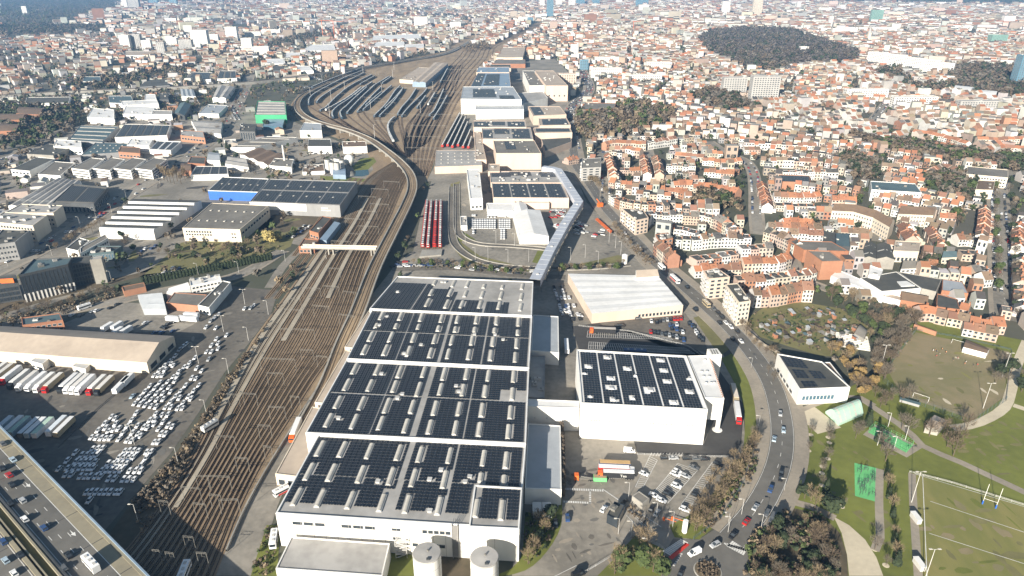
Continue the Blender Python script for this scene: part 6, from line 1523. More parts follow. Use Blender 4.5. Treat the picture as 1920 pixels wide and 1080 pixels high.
for h in HOUSES[:300]:
 wd,(wm, rm, cm, gm) = HV[(h['st'], h['fl'], h['v'])]
 root = thing('terraced_house', f"{ROOFN[h['rc']]} roofed {WALLN[h['wc']]} house, {nth(h['k'])} from left in the {h['row']}", 'house',(h['x'], h['y'],0), h['rz'], 'houses of the ' + h['row'])
 root.scale = (h['sx'],1, h['sz'])
 o = mobj('wall', wm, root); o.color = spread_col(WALLC[h['wc']])
 o = mobj('roof', rm, root); o.color = spread_col(ROOFC[h['rc']],.2)
 mobj('chimney', cm, root)
 o = mobj('window', gm, root); o['kind'] = 'stuff'
# ---- vectorised builder for the rest of the town
def np_mesh2(name, verts, parts, mats):
 """parts: list of (faces (M,k), material, tint (M,3))"""
 me = bpy.data.meshes.new(name)
 me.vertices.add(len(verts)); me.vertices.foreach_set('co', np.ascontiguousarray(verts, dtype=np.float32).ravel())
 loops = np.concatenate([p[0].ravel() for p in parts]); tot = np.concatenate([np.full(len(p[0]), p[0].shape[1]) for p in parts])
 st_ = np.r_[0, np.cumsum(tot)[:-1]]
 me.loops.add(len(loops)); me.loops.foreach_set('vertex_index', loops.astype(np.int32))
 me.polygons.add(len(tot)); me.polygons.foreach_set('loop_start', st_.astype(np.int32)); me.polygons.foreach_set('use_smooth', np.zeros(len(tot), dtype=bool))
 for m in mats: me.materials.append(m)
 me.polygons.foreach_set('material_index', np.concatenate([np.full(len(p[0]), p[1]) for p in parts]).astype(np.int32))
 at = me.attributes.new('tint', 'FLOAT_COLOR', 'FACE'); t4 = np.ones((len(tot),4), dtype=np.float32); t4[:, :3] = np.concatenate([p[2] for p in parts]); at.data.foreach_set('color', t4.ravel())
 me.update(calc_edges=True)
 return me
def town(name, x, y, rz, w_, d_, h, rise, wallc, roofc, windows=False):
 n = len(x); c, s = np.cos(rz), np.sin(rz)
 def pt(u, v, z): return np.stack([x + u * c - v * s, y + u * s + v * c, z],1)
 a, b = w_ / 2, d_ / 2; z0 = np.zeros(n)
 V = np.stack([pt(-a,-b, z0), pt(a,-b, z0), pt(a, b, z0), pt(-a, b, z0), pt(-a,-b, h), pt(a,-b, h), pt(a, b, h), pt(-a, b, h), pt(-a,0 * b, h + rise), pt(a,0 * b, h + rise)],1)
 base = (np.arange(n) * 10)[:, None]
 f = lambda *k: base + np.array(k)[None]
 parts = [(np.concatenate([f(0,1,5,4), f(2,3,7,6)]),0, np.concatenate([wallc, wallc])),(np.concatenate([f(1,2,6,9,5), f(3,0,4,8,7)]),0, np.concatenate([wallc, wallc])),(np.concatenate([f(4,5,9,8), f(6,7,8,9)]),0, np.concatenate([roofc, roofc]))]
 V = V.reshape(-1,3)
 if windows:
  vv = [V]; nb = len(V)
  for fl in range(2):
   for k in (-.27,.27):
    zz = h * (fl + .25) / 2; hh = h * .24
    for sd in (-1,1):
     u0, u1 = w_ * (k - .13), w_ * (k + .13); vv_ = sd * (b + .04)
     Q = np.stack([pt(u0, vv_, zz), pt(u1, vv_, zz), pt(u1, vv_, zz + hh), pt(u0, vv_, zz + hh)],1).reshape(-1,3)
     i = nb + (np.arange(n) * 4)[:, None]
     parts.append((i + np.array([0,1,2,3] if sd < 0 else [3,2,1,0])[None],1, np.ones((n,3)))); vv.append(Q); nb += len(Q)
  V = np.concatenate(vv)
 o = link(bpy.data.objects.new(name, np_mesh2(name, V, parts,[M['tinted'], M['window']]))); o['kind'] = 'stuff'
 return o
rest = HOUSES[300:]
def blocked(x, y, pad=0):
 r = np.zeros(len(x), dtype=bool)
 for poly in EXCL + ZONES:
  xs = [p[0] for p in poly]; ys = [p[1] for p in poly]
  m = (x > min(xs) - pad) & (x < max(xs) + pad) & (y > min(ys) - pad) & (y < max(ys) + pad)
  if m.any():
   i = np.nonzero(m)[0]
   cx, cy = sum(xs) / len(xs), sum(ys) / len(ys)
   if pad:
    q = []
    for px, py in poly:
     d = math.hypot(px - cx, py - cy); f = (d + pad) / max(d,1e-3); q.append((cx + (px - cx) * f, cy + (py - cy) * f))
   else: q = poly
   r[i] |= inpoly(q, x[i], y[i])
 return r
WOODS = [  # world areas left to trees: photo polygons
 ('forest',[(1310,75),(1330,62),(1400,55),(1480,58),(1530,75),(1575,90),(1612,100),(1606,118),(1560,124),(1500,125),(1445,138),(1400,130),(1350,112),(1318,95)]),
 ('works_grove',[(1082,250),(1078,222),(1100,212),(1150,208),(1200,195),(1230,205),(1262,215),(1258,235),(1225,240),(1200,255),(1150,262),(1110,270)]),
 ('slab_grove',[(1288,185),(1330,170),(1395,190),(1425,205),(1400,215),(1330,208)]),
 ('ridge_grove',[(1590,255),(1640,270),(1700,272),(1780,285),(1860,300),(1925,300),(1925,330),(1890,320),(1820,305),(1740,300),(1680,290),(1600,268)]),
 ('park_strip',[(1625,135),(1690,130),(1700,170),(1720,180),(1780,170),(1860,185),(1925,185),(1925,150),(1830,128),(1770,140),(1790,160),(1700,165)]),
 ('edge_grove',[(1770,128),(1860,125),(1910,130),(1905,170),(1860,165),(1780,150)]),
 ('left_hill',[(0,0),(210,0),(230,15),(150,30),(100,45),(60,62),(0,66)]),
 ('left_grove',[(0,50),(200,48),(195,62),(60,70),(0,72)]),
 ('left_trees',[(0,212),(100,195),(150,205),(140,250),(60,280),(20,290),(0,280)]),
 ('embankment_trees',[(130,150),(240,140),(350,128),(350,150),(260,152),(240,168),(140,168)]),
 ('motorway_trees',[(500,80),(590,62),(630,68),(560,84),(505,92)]),
 ('yard_trees',[(860,92),(910,78),(920,92),(880,100)]),
 ('square_trees',[(1575,300),(1600,295),(1650,318),(1640,340),(1600,340)]),
 ('avenue_trees',[(1730,340),(1790,332),(1830,350),(1815,390),(1780,372),(1740,365)]),
 ('mid_trees',[(1300,365),(1370,370),(1382,395),(1330,395),(1300,385)]),
 ('field_far_left',[(0,165),(40,160),(150,150),(140,162),(0,176)]),
]
WPOLY = {n: PP(px) for n, px in WOODS}
# houses of the lattice
def lattice(rng, d0, d1, cell_w, row, cross, ang, seed):
 """positions of house lots between camera distances d0 and d1"""
 g = np.random.default_rng(seed)
 X = 1.05 * d1
 u = np.arange(-1.6 * d1,1.6 * d1, cell_w); v = np.arange(-1.6 * d1,1.6 * d1, row)
 U, V = np.meshgrid(u, v); U = U.ravel(); V = V.ravel()
 j = np.round(V / row).astype(int)
 V = V + np.where(j % 2 == 0, row * .13,-row * .13)     # pairs of rows back to back
 keep = (np.mod(U + 37 * np.sin(V * .004 + seed), cross) > cross * .12)
 U, V, j = U[keep], V[keep], j[keep]
 wa = 46 * np.sin(U * .0061 + 1.7 * seed) + 23 * np.sin(U * .017 + V * .006); wb = 38 * np.sin(V * .0068 + seed)
 U2, V2 = U + wb, V + wa
 sl = 46 * .0061 * np.cos(U * .0061 + 1.7 * seed) + 23 * .017 * np.cos(U * .017 + V * .006)
 c, s = math.cos(ang), math.sin(ang)
 x = U2 * c - V2 * s; y = U2 * s + V2 * c
 rz = ang + np.arctan(sl)
 d = np.hypot(x, y)
 ok = (y > 150) & (d > d0) & (d <= d1) & (np.abs(x) < .80 * y + 60)
 return x[ok], y[ok], rz[ok]
def pick(g, n, cols, wts):
 cols = np.array(cols); i = g.choice(len(cols), n, p=np.array(wts) / sum(wts))
 return cols[i] * g.uniform(.8,1.18,(n,1)) * g.uniform(.95,1.05,(n,3))
RC = [ROOFC[k] for k in 'orbdtg']; WC = [WALLC[k] for k in 'wcpkg']
allx, ally = [],[]
def add_town(name, xx, yy, rz, cw, dp, g, windows, hmin=6, hmax=10.5):
 n = len(xx)
 b = blocked(xx, yy,4)
 for p in WPOLY.values(): b |= inpoly(p, xx, yy)
 left = xx < -.05 * yy
 if d0 < 900:
  b |= ~inpoly(PP([(1090,130),(1072,250),(1105,330),(1235,470),(1420,585),(1545,555),(1720,585),(1930,625),(2400,640),(2400,100)]), xx, yy)
 b |= inpoly(PP([(-400,640),(-400,186),(0,182),(250,168),(500,150),(640,134),(560,240),(700,330),(560,480),(200,600)]), xx, yy)
 drop = g.random(n) < np.where(left,.52,.19)
 k = ~(b | drop)
 xx, yy, rz = xx[k], yy[k], rz[k]; n = len(xx); left = xx < -.05 * yy
 w_ = cw * g.uniform(.86,1.0, n); d_ = dp * g.uniform(.85,1.15, n); h = g.uniform(hmin, hmax, n); h = np.where(g.random(n) < .06, h * 1.6, h)
 flat = g.random(n) < .34
 rise = np.where(flat,.15, g.uniform(2.4,4.2, n))
 r_ = pick(g, n, RC,(30,22,16,12,10,10) if d0 < 900 else (20,18,18,12,18,14)); fr = pick(g, n,[ROOFC['d'], ROOFC['g'], ROOFC['t'],(.5,.48,.45)],(35,30,15,20))
 r_[flat] = fr[flat]
 wl = pick(g, n, WC,(46,26,14,6,8))
 wl = np.minimum(wl * g.uniform(.6,1.05,(n,1)),.8)
 big = g.random(n) < (.035 if d0 > 900 else .012); w_ = np.where(big, w_ * g.uniform(1.3,2.6, n), w_); h = np.where(big, h * g.uniform(1.2,2.2, n), h); rise = np.where(big,.1, rise); r_[big] = (.30,.29,.27)
 allx.append(xx); ally.append(yy)
 return town(name, xx, yy, rz, w_, d_, h, rise, wl, r_, windows)
g = np.random.default_rng(5)
for nm, d0, d1, cw, row, cross, dp, win, sd, hmn, hmx in (('terraced_houses',330,950,6.6,20,118,9, True,1,5.5,8.5),('town_houses',950,1800,9.5,22,122,10, False,2,6.5,11),('city_houses',1800,3200,15,26,150,11, False,3,7,13),('distant_city',3200,6800,30,48,260,16, False,4,8,17)):
 xr, yr, zr = lattice(g, d0, d1, cw, row, cross,-.16, sd)
 xl, yl, zl = lattice(g, d0, d1, cw, row, cross,.42, sd + 10)
 mr_, ml_ = xr > -.02 * yr, xl <= -.02 * yl
 x_ = np.r_[xr[mr_], xl[ml_]]; y_ = np.r_[yr[mr_], yl[ml_]]; z_ = np.r_[zr[mr_], zl[ml_]]
 if rest and nm == 'terraced_houses':
  pass
 add_town(nm, x_, y_, z_, cw, dp, g, win, hmn, hmx)
if rest:
 rx = np.array([h['x'] for h in rest]); ry = np.array([h['y'] for h in rest]); rr_ = np.array([h['rz'] for h in rest])
 wd = np.array([HV[(h['st'], h['fl'], h['v'])][0] * h['sx'] for h in rest]); hh = np.array([2.75 * h['st'] * h['sz'] for h in rest])
 ris = np.array([.15 if h['fl'] else 3.2 for h in rest])
 town('row_houses', rx, ry, rr_, wd,9.6 + 0 * wd, hh, ris, np.array([WALLC[h['wc']] for h in rest]) * g.uniform(.85,1.1,(len(rest),1)), np.array([ROOFC[h['rc']] for h in rest]) * g.uniform(.8,1.2,(len(rest),1)), True)
# sheds, warehouses and yards filling the gaps of the industrial quarter on the left
n = 1500
px = np.c_[g.uniform(-60,620, n), g.uniform(112,470, n)]
pts = np.array([P(u, v) for u, v in px]); b = blocked(pts[:,0], pts[:,1],7)
b = np.zeros(n, dtype=bool)
inz = inpoly(PP([(-60,430),(0,430),(120,380),(330,330),(430,330),(520,290),(540,240),(480,160),(380,112),(-60,190)]), pts[:,0], pts[:,1])
ok = []
for i in np.nonzero(inz)[0]:
 x, y = pts[i]
 if any(math.hypot(x - q[0], y - q[1]) < 21 for q in ok): continue
 c_ = np.array([[x, y],[x + 11, y],[x - 11, y],[x, y + 11],[x, y - 11]])
 bad = np.zeros(5, dtype=bool)
 for poly in EXCL: bad |= inpoly(poly, c_[:,0], c_[:,1])
 for poly in ZONES[5:]:
  if len(poly) == 4: bad |= inpoly(poly, c_[:,0], c_[:,1])
 for p_ in ('left_trees',): bad |= inpoly(WPOLY[p_], c_[:,0], c_[:,1])
 if not bad.any(): ok.append((x, y))
ok = np.array(ok)
n = len(ok)
town('small_sheds', ok[:,0], ok[:,1],.42 + 1.57 * g.integers(0,2, n), g.uniform(7,19, n), g.uniform(6,12, n), g.uniform(3,7, n), np.where(g.random(n) < .6,.12,1.8), pick(g, n,[WALLC['w'], WALLC['c'], WALLC['k'],(.3,.3,.3)],(5,2,1.5,1.5)), pick(g, n,[ROOFC['g'], ROOFC['d'],(.5,.49,.47), ROOFC['r'], ROOFC['b']],(4,3,4,1,1)))
# ------------------------------------------------------------------ trees and planting
def leafmat(name, c1, c2):
 return mat(name, c1, c2,.35,.05,.9, fine=.6)
M['twig_tan'] = leafmat('twig_tan',(0.27,0.205,0.125),(0.17,0.13,0.08))
M['twig_brown'] = leafmat('twig_brown',(0.16,0.118,0.08),(0.10,0.076,0.053))
M['twig_grey'] = leafmat('twig_grey',(0.165,0.14,0.108),(0.11,0.092,0.07))
M['leaf_dark'] = leafmat('leaf_dark',(0.030,0.045,0.017),(0.018,0.028,0.012))
M['leaf_green'] = leafmat('leaf_green',(0.060,0.085,0.022),(0.035,0.052,0.015))
M['leaf_ochre'] = leafmat('leaf_ochre',(0.25,0.17,0.062),(0.16,0.105,0.042))
M['leaf_willow'] = leafmat('leaf_willow',(0.40,0.33,0.13),(0.30,0.24,0.085))
def trunk_mesh(h, r, seed, limbs=6, spread=.5, name='trunk', mt='bark'):
 rr = random.Random(seed); mb = MB()
 mb.bar((0,0,0),(0,0, h * .38), r,0,6, r * .75); mb.bar((0,0, h * .38),(rr.uniform(-.4,.4), rr.uniform(-.4,.4), h * .85), r * .72,0,5, r * .18)
 ends = []
 for k in range(limbs):
  a = 2 * math.pi * k / limbs + rr.uniform(-.4,.4); z0 = h * rr.uniform(.28,.6)
  e = (math.cos(a) * h * spread * rr.uniform(.55,1) * .7, math.sin(a) * h * spread * rr.uniform(.55,1) * .7, z0 + h * rr.uniform(.2,.4))
  mb.bar((0,0, z0), e, r * .42,0,4, r * .12); ends.append(((0,0, z0), e))
 return mb.mesh(name, M[mt]), ends
def bare_crown(h, seed, ends, spread=.5, mt='twig_tan', n=520, th=.055):
 rr = random.Random(seed + 99); V = []; F = []
 rx = h * spread * .72
 for k in range(n):
  if rr.random() < .45:
   a, e = rr.choice(ends); t = rr.uniform(.35,1); p = Vector(a).lerp(Vector(e), t)
  else:
   while True:
    q = Vector((rr.uniform(-1,1), rr.uniform(-1,1), rr.uniform(-1,1)))
    if .25 < q.length < 1: break
   p = Vector((q.x * rx * .82, q.y * rx * .82, h * .64 + q.z * h * .28))
  out = Vector((p.x, p.y,(p.z - h * .42) * 1.1)); out = out.normalized() if out.length > .1 else Vector((0,0,1))
  d = (out + Vector((rr.uniform(-.8,.8), rr.uniform(-.8,.8), rr.uniform(-.3,.8)))).normalized()
  L_ = h * rr.uniform(.07,.17); w_ = th * rr.uniform(.7,1.5) * h / 10
  s = d.cross(Vector((rr.uniform(-1,1), rr.uniform(-1,1), rr.uniform(-1,1)))).normalized() * w_
  i = len(V); e = p + d * L_
  V += [tuple(p - s), tuple(p + s), tuple(e)]; F.append((i, i + 1, i + 2))
  if rr.random() < .6:
   e2 = p + d * L_ * .5; f = (d + Vector((rr.uniform(-1,1), rr.uniform(-1,1), rr.uniform(-.4,1))) * .8).normalized() * L_ * .6; i = len(V)
   V += [tuple(e2 - s * .7), tuple(e2 + s * .7), tuple(e2 + f)]; F.append((i, i + 1, i + 2))
 me = bpy.data.meshes.new('crown'); me.from_pydata(V,[], F); me.materials.append(M[mt]); me.update(); return me
def leaf_crown(h, seed, shape='round', mt='leaf_dark', n=420, ls=.6):
 rr = random.Random(seed + 7); V = []; F = []
 lobes = [(Vector((rr.uniform(-.5,.5), rr.uniform(-.5,.5), rr.uniform(-.55,.6))), rr.uniform(.35,.6)) for _ in range(8)]
 for k in range(n):
  if shape == 'cone':
   t = rr.random() ** .7; z = h * (.1 + .9 * (1 - t)); rad = h * .19 * t * rr.uniform(.75,1.1); a = rr.uniform(0,6.283)
   p = Vector((math.cos(a) * rad, math.sin(a) * rad, z)); out = Vector((math.cos(a), math.sin(a),-.2))
  elif shape == 'column':
   z = rr.uniform(.08,1.0); rad = h * .13 * min(1,(1.02 - z) * 4) * rr.uniform(.8,1.1); a = rr.uniform(0,6.283)
   p = Vector((math.cos(a) * rad, math.sin(a) * rad, z * h)); out = Vector((math.cos(a), math.sin(a),.2))
  else:
   c_, r_ = rr.choice(lobes)
   q = Vector((rr.gauss(0,1), rr.gauss(0,1), rr.gauss(0,1))).normalized(); out = q
   q = c_ + q * r_ * rr.uniform(.8,1.05)
   p = Vector((q.x * h * .42, q.y * h * .42, h * .58 + q.z * h * .40)) if shape == 'round' else Vector((q.x * h * .6, q.y * h * .6, max(.1, h * .45 + q.z * h * .45)))
  nrm = (out + Vector((rr.uniform(-.6,.6), rr.uniform(-.6,.6), rr.uniform(-.2,.9)))).normalized()
  u = nrm.cross(Vector((rr.uniform(-1,1), rr.uniform(-1,1), rr.uniform(-1,1)))).normalized() * ls * rr.uniform(.6,1.3); v = nrm.cross(u)
  i = len(V); V += [tuple(p - u - v * .6), tuple(p + u - v * .7), tuple(p + u * .7 + v), tuple(p - u * .8 + v * .8)]; F.append((i, i + 1, i + 2, i + 3))
 me = bpy.data.meshes.new('crown'); me.from_pydata(V,[], F); me.materials.append(M[mt]); me.update(); return me
TREE = {}
def kind_of(key, fn): TREE[key] = fn
for v in range(4):
 for key, mt, sp in (('bare_tan', 'twig_tan',.5),('bare_brown', 'twig_brown',.52),('bare_grey', 'twig_grey',.5)):
  t_, ends = trunk_mesh(10,.22, v * 3 + len(key),7, sp, mt='bark')
  TREE[(key, v)] = (t_, bare_crown(10, v * 5 + len(key), ends, sp, mt, n=560))
 for key, mt, sh, ls in (('evergreen', 'leaf_dark', 'round',.62),('green', 'leaf_green', 'round',.62),('conifer', 'leaf_dark', 'cone',.55),('ochre', 'leaf_ochre', 'round',.55),('willow', 'leaf_willow', 'round',.5),('cypress', 'leaf_dark', 'column',.5)):
  TREE[(key, v)] = (trunk_mesh(10,.24, v * 11 + 5,5,.3)[0], leaf_crown(10, v * 13 + len(key), sh, mt,520, ls))
 t_, ends = trunk_mesh(10,.2, v + 60,5,.22); TREE[('poplar', v)] = (t_, bare_crown(10, v + 70, ends,.2, 'twig_tan', n=420))
NT = 0
TN_ = {'bare_tan': ('bare_tree', 'bare tan tree'), 'bare_brown': ('bare_tree', 'bare brown tree'), 'bare_grey': ('bare_tree', 'bare grey tree'), 'evergreen': ('evergreen_tree', 'dark evergreen tree'), 'green': ('leafy_tree', 'mid green leafy tree'), 'conifer': ('conifer_tree', 'dark pointed conifer'), 'ochre': ('autumn_tree', 'ochre leaved tree'), 'willow': ('willow_tree', 'yellow willow'), 'cypress': ('cypress_tree', 'slim dark cypress'), 'poplar': ('poplar_tree', 'slender bare poplar')}
TCOUNT = {}
def tree(key, x, y, h, label, group):
 v = R.randrange(4); nm, _ = TN_[key]
 TCOUNT[nm] = TCOUNT.get(nm,0) + 1
 root = thing(nm, label, 'tree',(x, y,0), R.uniform(0,6.28), group)
 s = h / 10; sx = s * R.uniform(.85,1.15)
 root.scale = (sx, sx, s)
 mobj('trunk', TREE[(key, v)][0], root); mobj('crown', TREE[(key, v)][1], root)
def trees(where, keys, pts, h0, h1, along='left'):
 """individually traced trees: pts are photo pixels of the foot of the trunk"""
 for k,(u, v) in enumerate(pts):
  key = keys[k % len(keys)] if isinstance(keys,(list, tuple)) else keys
  x, y = P(u, v)
  tree(key, x, y, R.uniform(h0, h1), f'{TN_[key][1]} {where}, {nth(k)} from {along}', 'trees ' + where)
def line(a, b, n, j=2): return [(a[0] + (b[0] - a[0]) * k / max(n - 1,1) + R.uniform(-j, j), a[1] + (b[1] - a[1]) * k / max(n - 1,1) + R.uniform(-j, j)) for k in range(n)]
def curve(px, n, j=2):
 a, t = resample(px,1); i = np.linspace(0, len(a) - 1, n).astype(int); return [(a[k][0] + R.uniform(-j, j), a[k][1] + R.uniform(-j, j)) for k in i]
def fillpx(px, n):
 out = []; xs = [p[0] for p in px]; ys = [p[1] for p in px]
 while len(out) < n:
  u, v = R.uniform(min(xs), max(xs)), R.uniform(min(ys), max(ys))
  if inpoly(px,[u],[v])[0]: out.append((u, v))
 return sorted(out)
trees('in the hedge bank right of the car park',['bare_tan', 'bare_tan', 'bare_brown'], curve([(1300,1000),(1335,960),(1370,905),(1395,870),(1415,835)],20,5),7,10, 'bottom')
trees('on the grass between car park and hedge', 'bare_tan', curve([(1298,975),(1320,935),(1345,895),(1372,865)],7,3),6,8, 'bottom')
trees('in the wooded corner below the entrance',['bare_tan', 'bare_tan', 'green'], fillpx([(1125,1082),(1150,1052),(1195,1015),(1245,1040),(1238,1095)],9),8,12)
trees('beside the near end of the right annex',['bare_tan', 'evergreen', 'bare_tan'],[(1000,1040),(1012,1020),(1022,1000),(1010,985),(1030,975),(990,1058)],6,9)
trees('in the park wood beside the sand path',['bare_brown', 'bare_tan', 'bare_tan', 'evergreen', 'bare_brown', 'bare_grey'], fillpx([(1430,1020),(1475,975),(1530,985),(1556,1015),(1562,1080),(1555,1110),(1405,1110)],42),5,8.5)
trees('at the upper edge of the park wood',['conifer', 'evergreen', 'bare_tan'],[(1497,925),(1508,935),(1527,955),(1547,930),(1553,968),(1520,940),(1549,950)],6,11)
trees('in the row left of the rugby pitch',['conifer', 'bare_tan'],[(1662,900),(1664,915),(1666,935),(1672,955),(1674,970),(1676,1005),(1676,1020),(1678,1045),(1681,1060)],5,8, 'top')
trees('standing young on the park lawn', 'bare_grey',[(1520,815),(1516,845),(1542,875),(1541,887),(1541,910),(1578,950),(1555,830),(1552,860),(1553,820),(1640,1030),(1661,1060)],5,7, 'top')
trees('beside the fenced green court',['bare_grey', 'bare_grey', 'conifer'],[(1604,822),(1610,815),(1646,830),(1652,845),(1660,865),(1628,800),(1690,805),(1700,815)],8,11)
trees('by the footpath fork',['bare_brown'],[(1787,855),(1775,838),(1795,830),(1742,818),(1768,815),(1810,810)],8,11)
trees('behind the white sports hall',['ochre', 'bare_tan', 'ochre', 'bare_brown'], fillpx([(1525,668),(1560,650),(1600,668),(1648,700),(1650,730),(1612,745),(1596,720),(1560,680)],24),6,9.5)
trees('in the bare belt left of the football pitch',['bare_grey', 'bare_brown', 'bare_grey'], fillpx([(1630,690),(1660,640),(1705,600),(1722,605),(1712,625),(1672,680),(1662,715),(1645,720)],30),8,12)
trees('along the right edge of the football pitch',['bare_grey', 'evergreen'],[(1880,690),(1873,705),(1866,720),(1895,700),(1888,720),(1915,735),(1918,715)],6,10, 'top')
trees('below the football pitch fence',['bare_brown', 'bare_grey'],[(1640,745),(1655,748),(1660,760),(1672,750),(1690,755),(1705,748),(1650,765)],6,9)
trees('around the allotments',['green', 'evergreen', 'bare_brown', 'bare_tan'], fillpx([(1535,560),(1575,540),(1605,565),(1640,600),(1690,600),(1680,625),(1640,650),(1600,610)],34),6,11)
trees('between boulevard and allotments',['bare_tan', 'bare_brown'], curve([(1385,610),(1410,640),(1440,665),(1470,690)],16,6),4,7, 'top')
trees('on the grass triangle by the boulevard',['bare_grey'],[(1440,700),(1450,715),(1405,850),(1412,820)],5,7, 'top')
trees('along the verge below the works yard',['bare_tan', 'green', 'bare_brown'], curve([(775,497),(850,500),(920,508),(985,512)],24,3),4,7)
trees('right of the skybridge foot',['bare_tan', 'green', 'bare_brown'], curve([(1045,515),(1090,505),(1140,505),(1170,498)],16,4),4,7)
trees('between works yard and boulevard',['bare_tan', 'bare_brown'], curve([(1150,425),(1175,455),(1205,485),(1225,500)],18,3),4,7, 'top')
trees('on the bank right of the skybridge bend',['bare_tan', 'bare_tan', 'bare_brown'], fillpx([(1088,330),(1105,320),(1130,345),(1140,365),(1125,372),(1105,355)],16),7,10)
trees('on the office lawn by the yellow factory',['evergreen', 'bare_tan', 'bare_brown'],[(366,486),(300,478),(315,480),(335,470),(420,478),(430,470),(440,482),(465,465),(240,455),(228,448),(205,440),(235,462),(250,470)],6,9)
x, y = P(507,458)
tree('willow', x, y,13, 'round yellow willow between the yellow factory and the station', 'willows by the station'); x, y = P(522,452); tree('willow', x, y,9, 'smaller yellow willow overlapping the round one', 'willows by the station')
trees('along the verge below the avenue',['bare_brown', 'bare_tan'], curve([(95,470),(130,455),(165,440),(200,420)],14,5),5,9)
trees('before the glass headquarters',['bare_brown', 'bare_tan', 'bare_grey'], curve([(0,600),(60,585),(120,572),(170,560),(210,548)],22,6),5,8)
trees('in the poplar row above the blue fronted store', 'poplar',[(308,338),(314,340),(320,343),(327,345),(333,340),(340,345),(300,330),(347,338)],14,18)
trees('in the median of the tree lined avenue',['bare_brown', 'bare_tan'], curve([(390,262),(415,240),(432,215),(448,190),(458,165)],22,5),7,10, 'bottom')
trees('beside the street by the gabled white houses',['evergreen', 'conifer'],[(415,272),(425,278),(432,284),(418,285),(500,240),(535,240)],9,14)
trees('by the railway foot of the left workshops',['bare_brown'],[(330,222),(335,230),(325,235),(470,312),(476,316),(89,228),(92,232),(60,265)],7,10)
trees('along the avenue, left side',['bare_grey', 'green', 'bare_brown'], curve([(1866,345),(1864,400),(1868,460),(1870,540)],20,2),7,10, 'top')
trees('along the avenue, right side',['evergreen', 'bare_grey'], curve([(1892,345),(1896,420),(1902,500),(1906,600)],18,2),8,11, 'top')
trees('around the square villa',['evergreen', 'bare_brown', 'conifer', 'bare_grey'], fillpx([(1722,500),(1740,460),(1765,480),(1768,505),(1800,500),(1795,520),(1745,520)],18),7,12)
trees('beside the mansion blocks',['evergreen', 'green', 'bare_brown'],[(1782,418),(1790,408),(1796,425),(1640,385),(1650,378),(1660,390),(1775,440),(1770,470),(1640,430),(1348,378),(1355,382),(1338,372),(1660,372),(1690,480),(1610,375)],8,12)
trees('at the bottom of the white wedge roof',['bare_tan', 'bare_brown'], curve([(1600,560),(1640,580),(1690,590),(1720,600)],14,6),5,8)
# clipped hedge of conifers along the road
hd = thing('hedge', 'long dark clipped conifer hedge beside the road above the truck yard', 'hedge',(*P(390,505),0)); ho = tuple(hd.location)
c, _ = resample(smooth(PP([(270,533),(330,522),(400,508),(460,497),(508,487)]),6),2.2)
for k, p in enumerate(c):
 mobj('bush', TREE[('cypress', k % 4)][1], hd,(p[0] - ho[0], p[1] - ho[1],0), R.uniform(0,6),(.95,.95, R.uniform(.55,.66)))
# ---- uncountable planting
def scatter_cards(name, pts, hs, mats_tints, n_cards=14, ls=.33, seed=0, mtl='tinted', bare=False):
 """one mesh of many small crowns: leaf-size faces through each crown's volume plus a trunk spike"""
 g_ = np.random.default_rng(seed); n = len(pts)
 pts = np.asarray(pts); hs = np.asarray(hs)
 V = []; T = []
 q = g_.normal(size=(n, n_cards,3)); q /= np.linalg.norm(q, axis=2, keepdims=True); q *= g_.uniform(.35,1.0,(n, n_cards,1))
 c = np.empty((n, n_cards,3)); c[...,0] = pts[:, None,0] + q[...,0] * hs[:, None] * .40; c[...,1] = pts[:, None,1] + q[...,1] * hs[:, None] * .40; c[...,2] = hs[:, None] * (.58 + q[...,2] * .40)
 nr = q + g_.normal(size=q.shape) * .5 + np.array([0,0,.5]); nr /= np.linalg.norm(nr, axis=2, keepdims=True)
 rnd = g_.normal(size=q.shape); u = np.cross(nr, rnd); u /= np.maximum(np.linalg.norm(u, axis=2, keepdims=True),1e-6); v = np.cross(nr, u)
 sz = hs[:, None, None] * ls * g_.uniform(.5,1.1,(n, n_cards,1))
 if bare: quad = np.stack([c - u * sz * .10, c + u * sz * .10, c + u * sz * .22 + v * sz * 1.6, c - u * sz * .22 + v * sz * 1.6],2)
 else: quad = np.stack([c - u * sz * .5 - v * sz * .3, c + u * sz * .5 - v * sz * .4, c + u * sz * .35 + v * sz * .5, c - u * sz * .4 + v * sz * .4],2)
 Vv = quad.reshape(-1,3); k = n * n_cards
 F = np.arange(4 * k).reshape(k,4)
 tint = np.repeat(np.asarray(mats_tints), n_cards, axis=0) * g_.uniform(.75,1.25,(k,1))
 r = hs * .022
 tr = np.stack([np.c_[pts[:,0] - r, pts[:,1],0 * r], np.c_[pts[:,0] + r, pts[:,1],0 * r], np.c_[pts[:,0] + r * .4, pts[:,1], hs * .8], np.c_[pts[:,0] - r * .4, pts[:,1], hs * .8]],1).reshape(-1,3)
 F2 = np.arange(4 * n).reshape(n,4) + len(Vv)
 me = np_mesh(name, np.concatenate([Vv, tr]), np.concatenate([F, F2]),[M['tinted']], None, np.concatenate([tint, np.full((n,3),(.11,.085,.06))]))
 o = link(bpy.data.objects.new(name, me)); o['kind'] = 'stuff'
 return o
TINT = dict(brown=(.13,.098,.066), tan=(.21,.16,.10), grey=(.14,.12,.095), dark=(.030,.045,.018), green=(.06,.085,.024), purple=(.105,.088,.078))
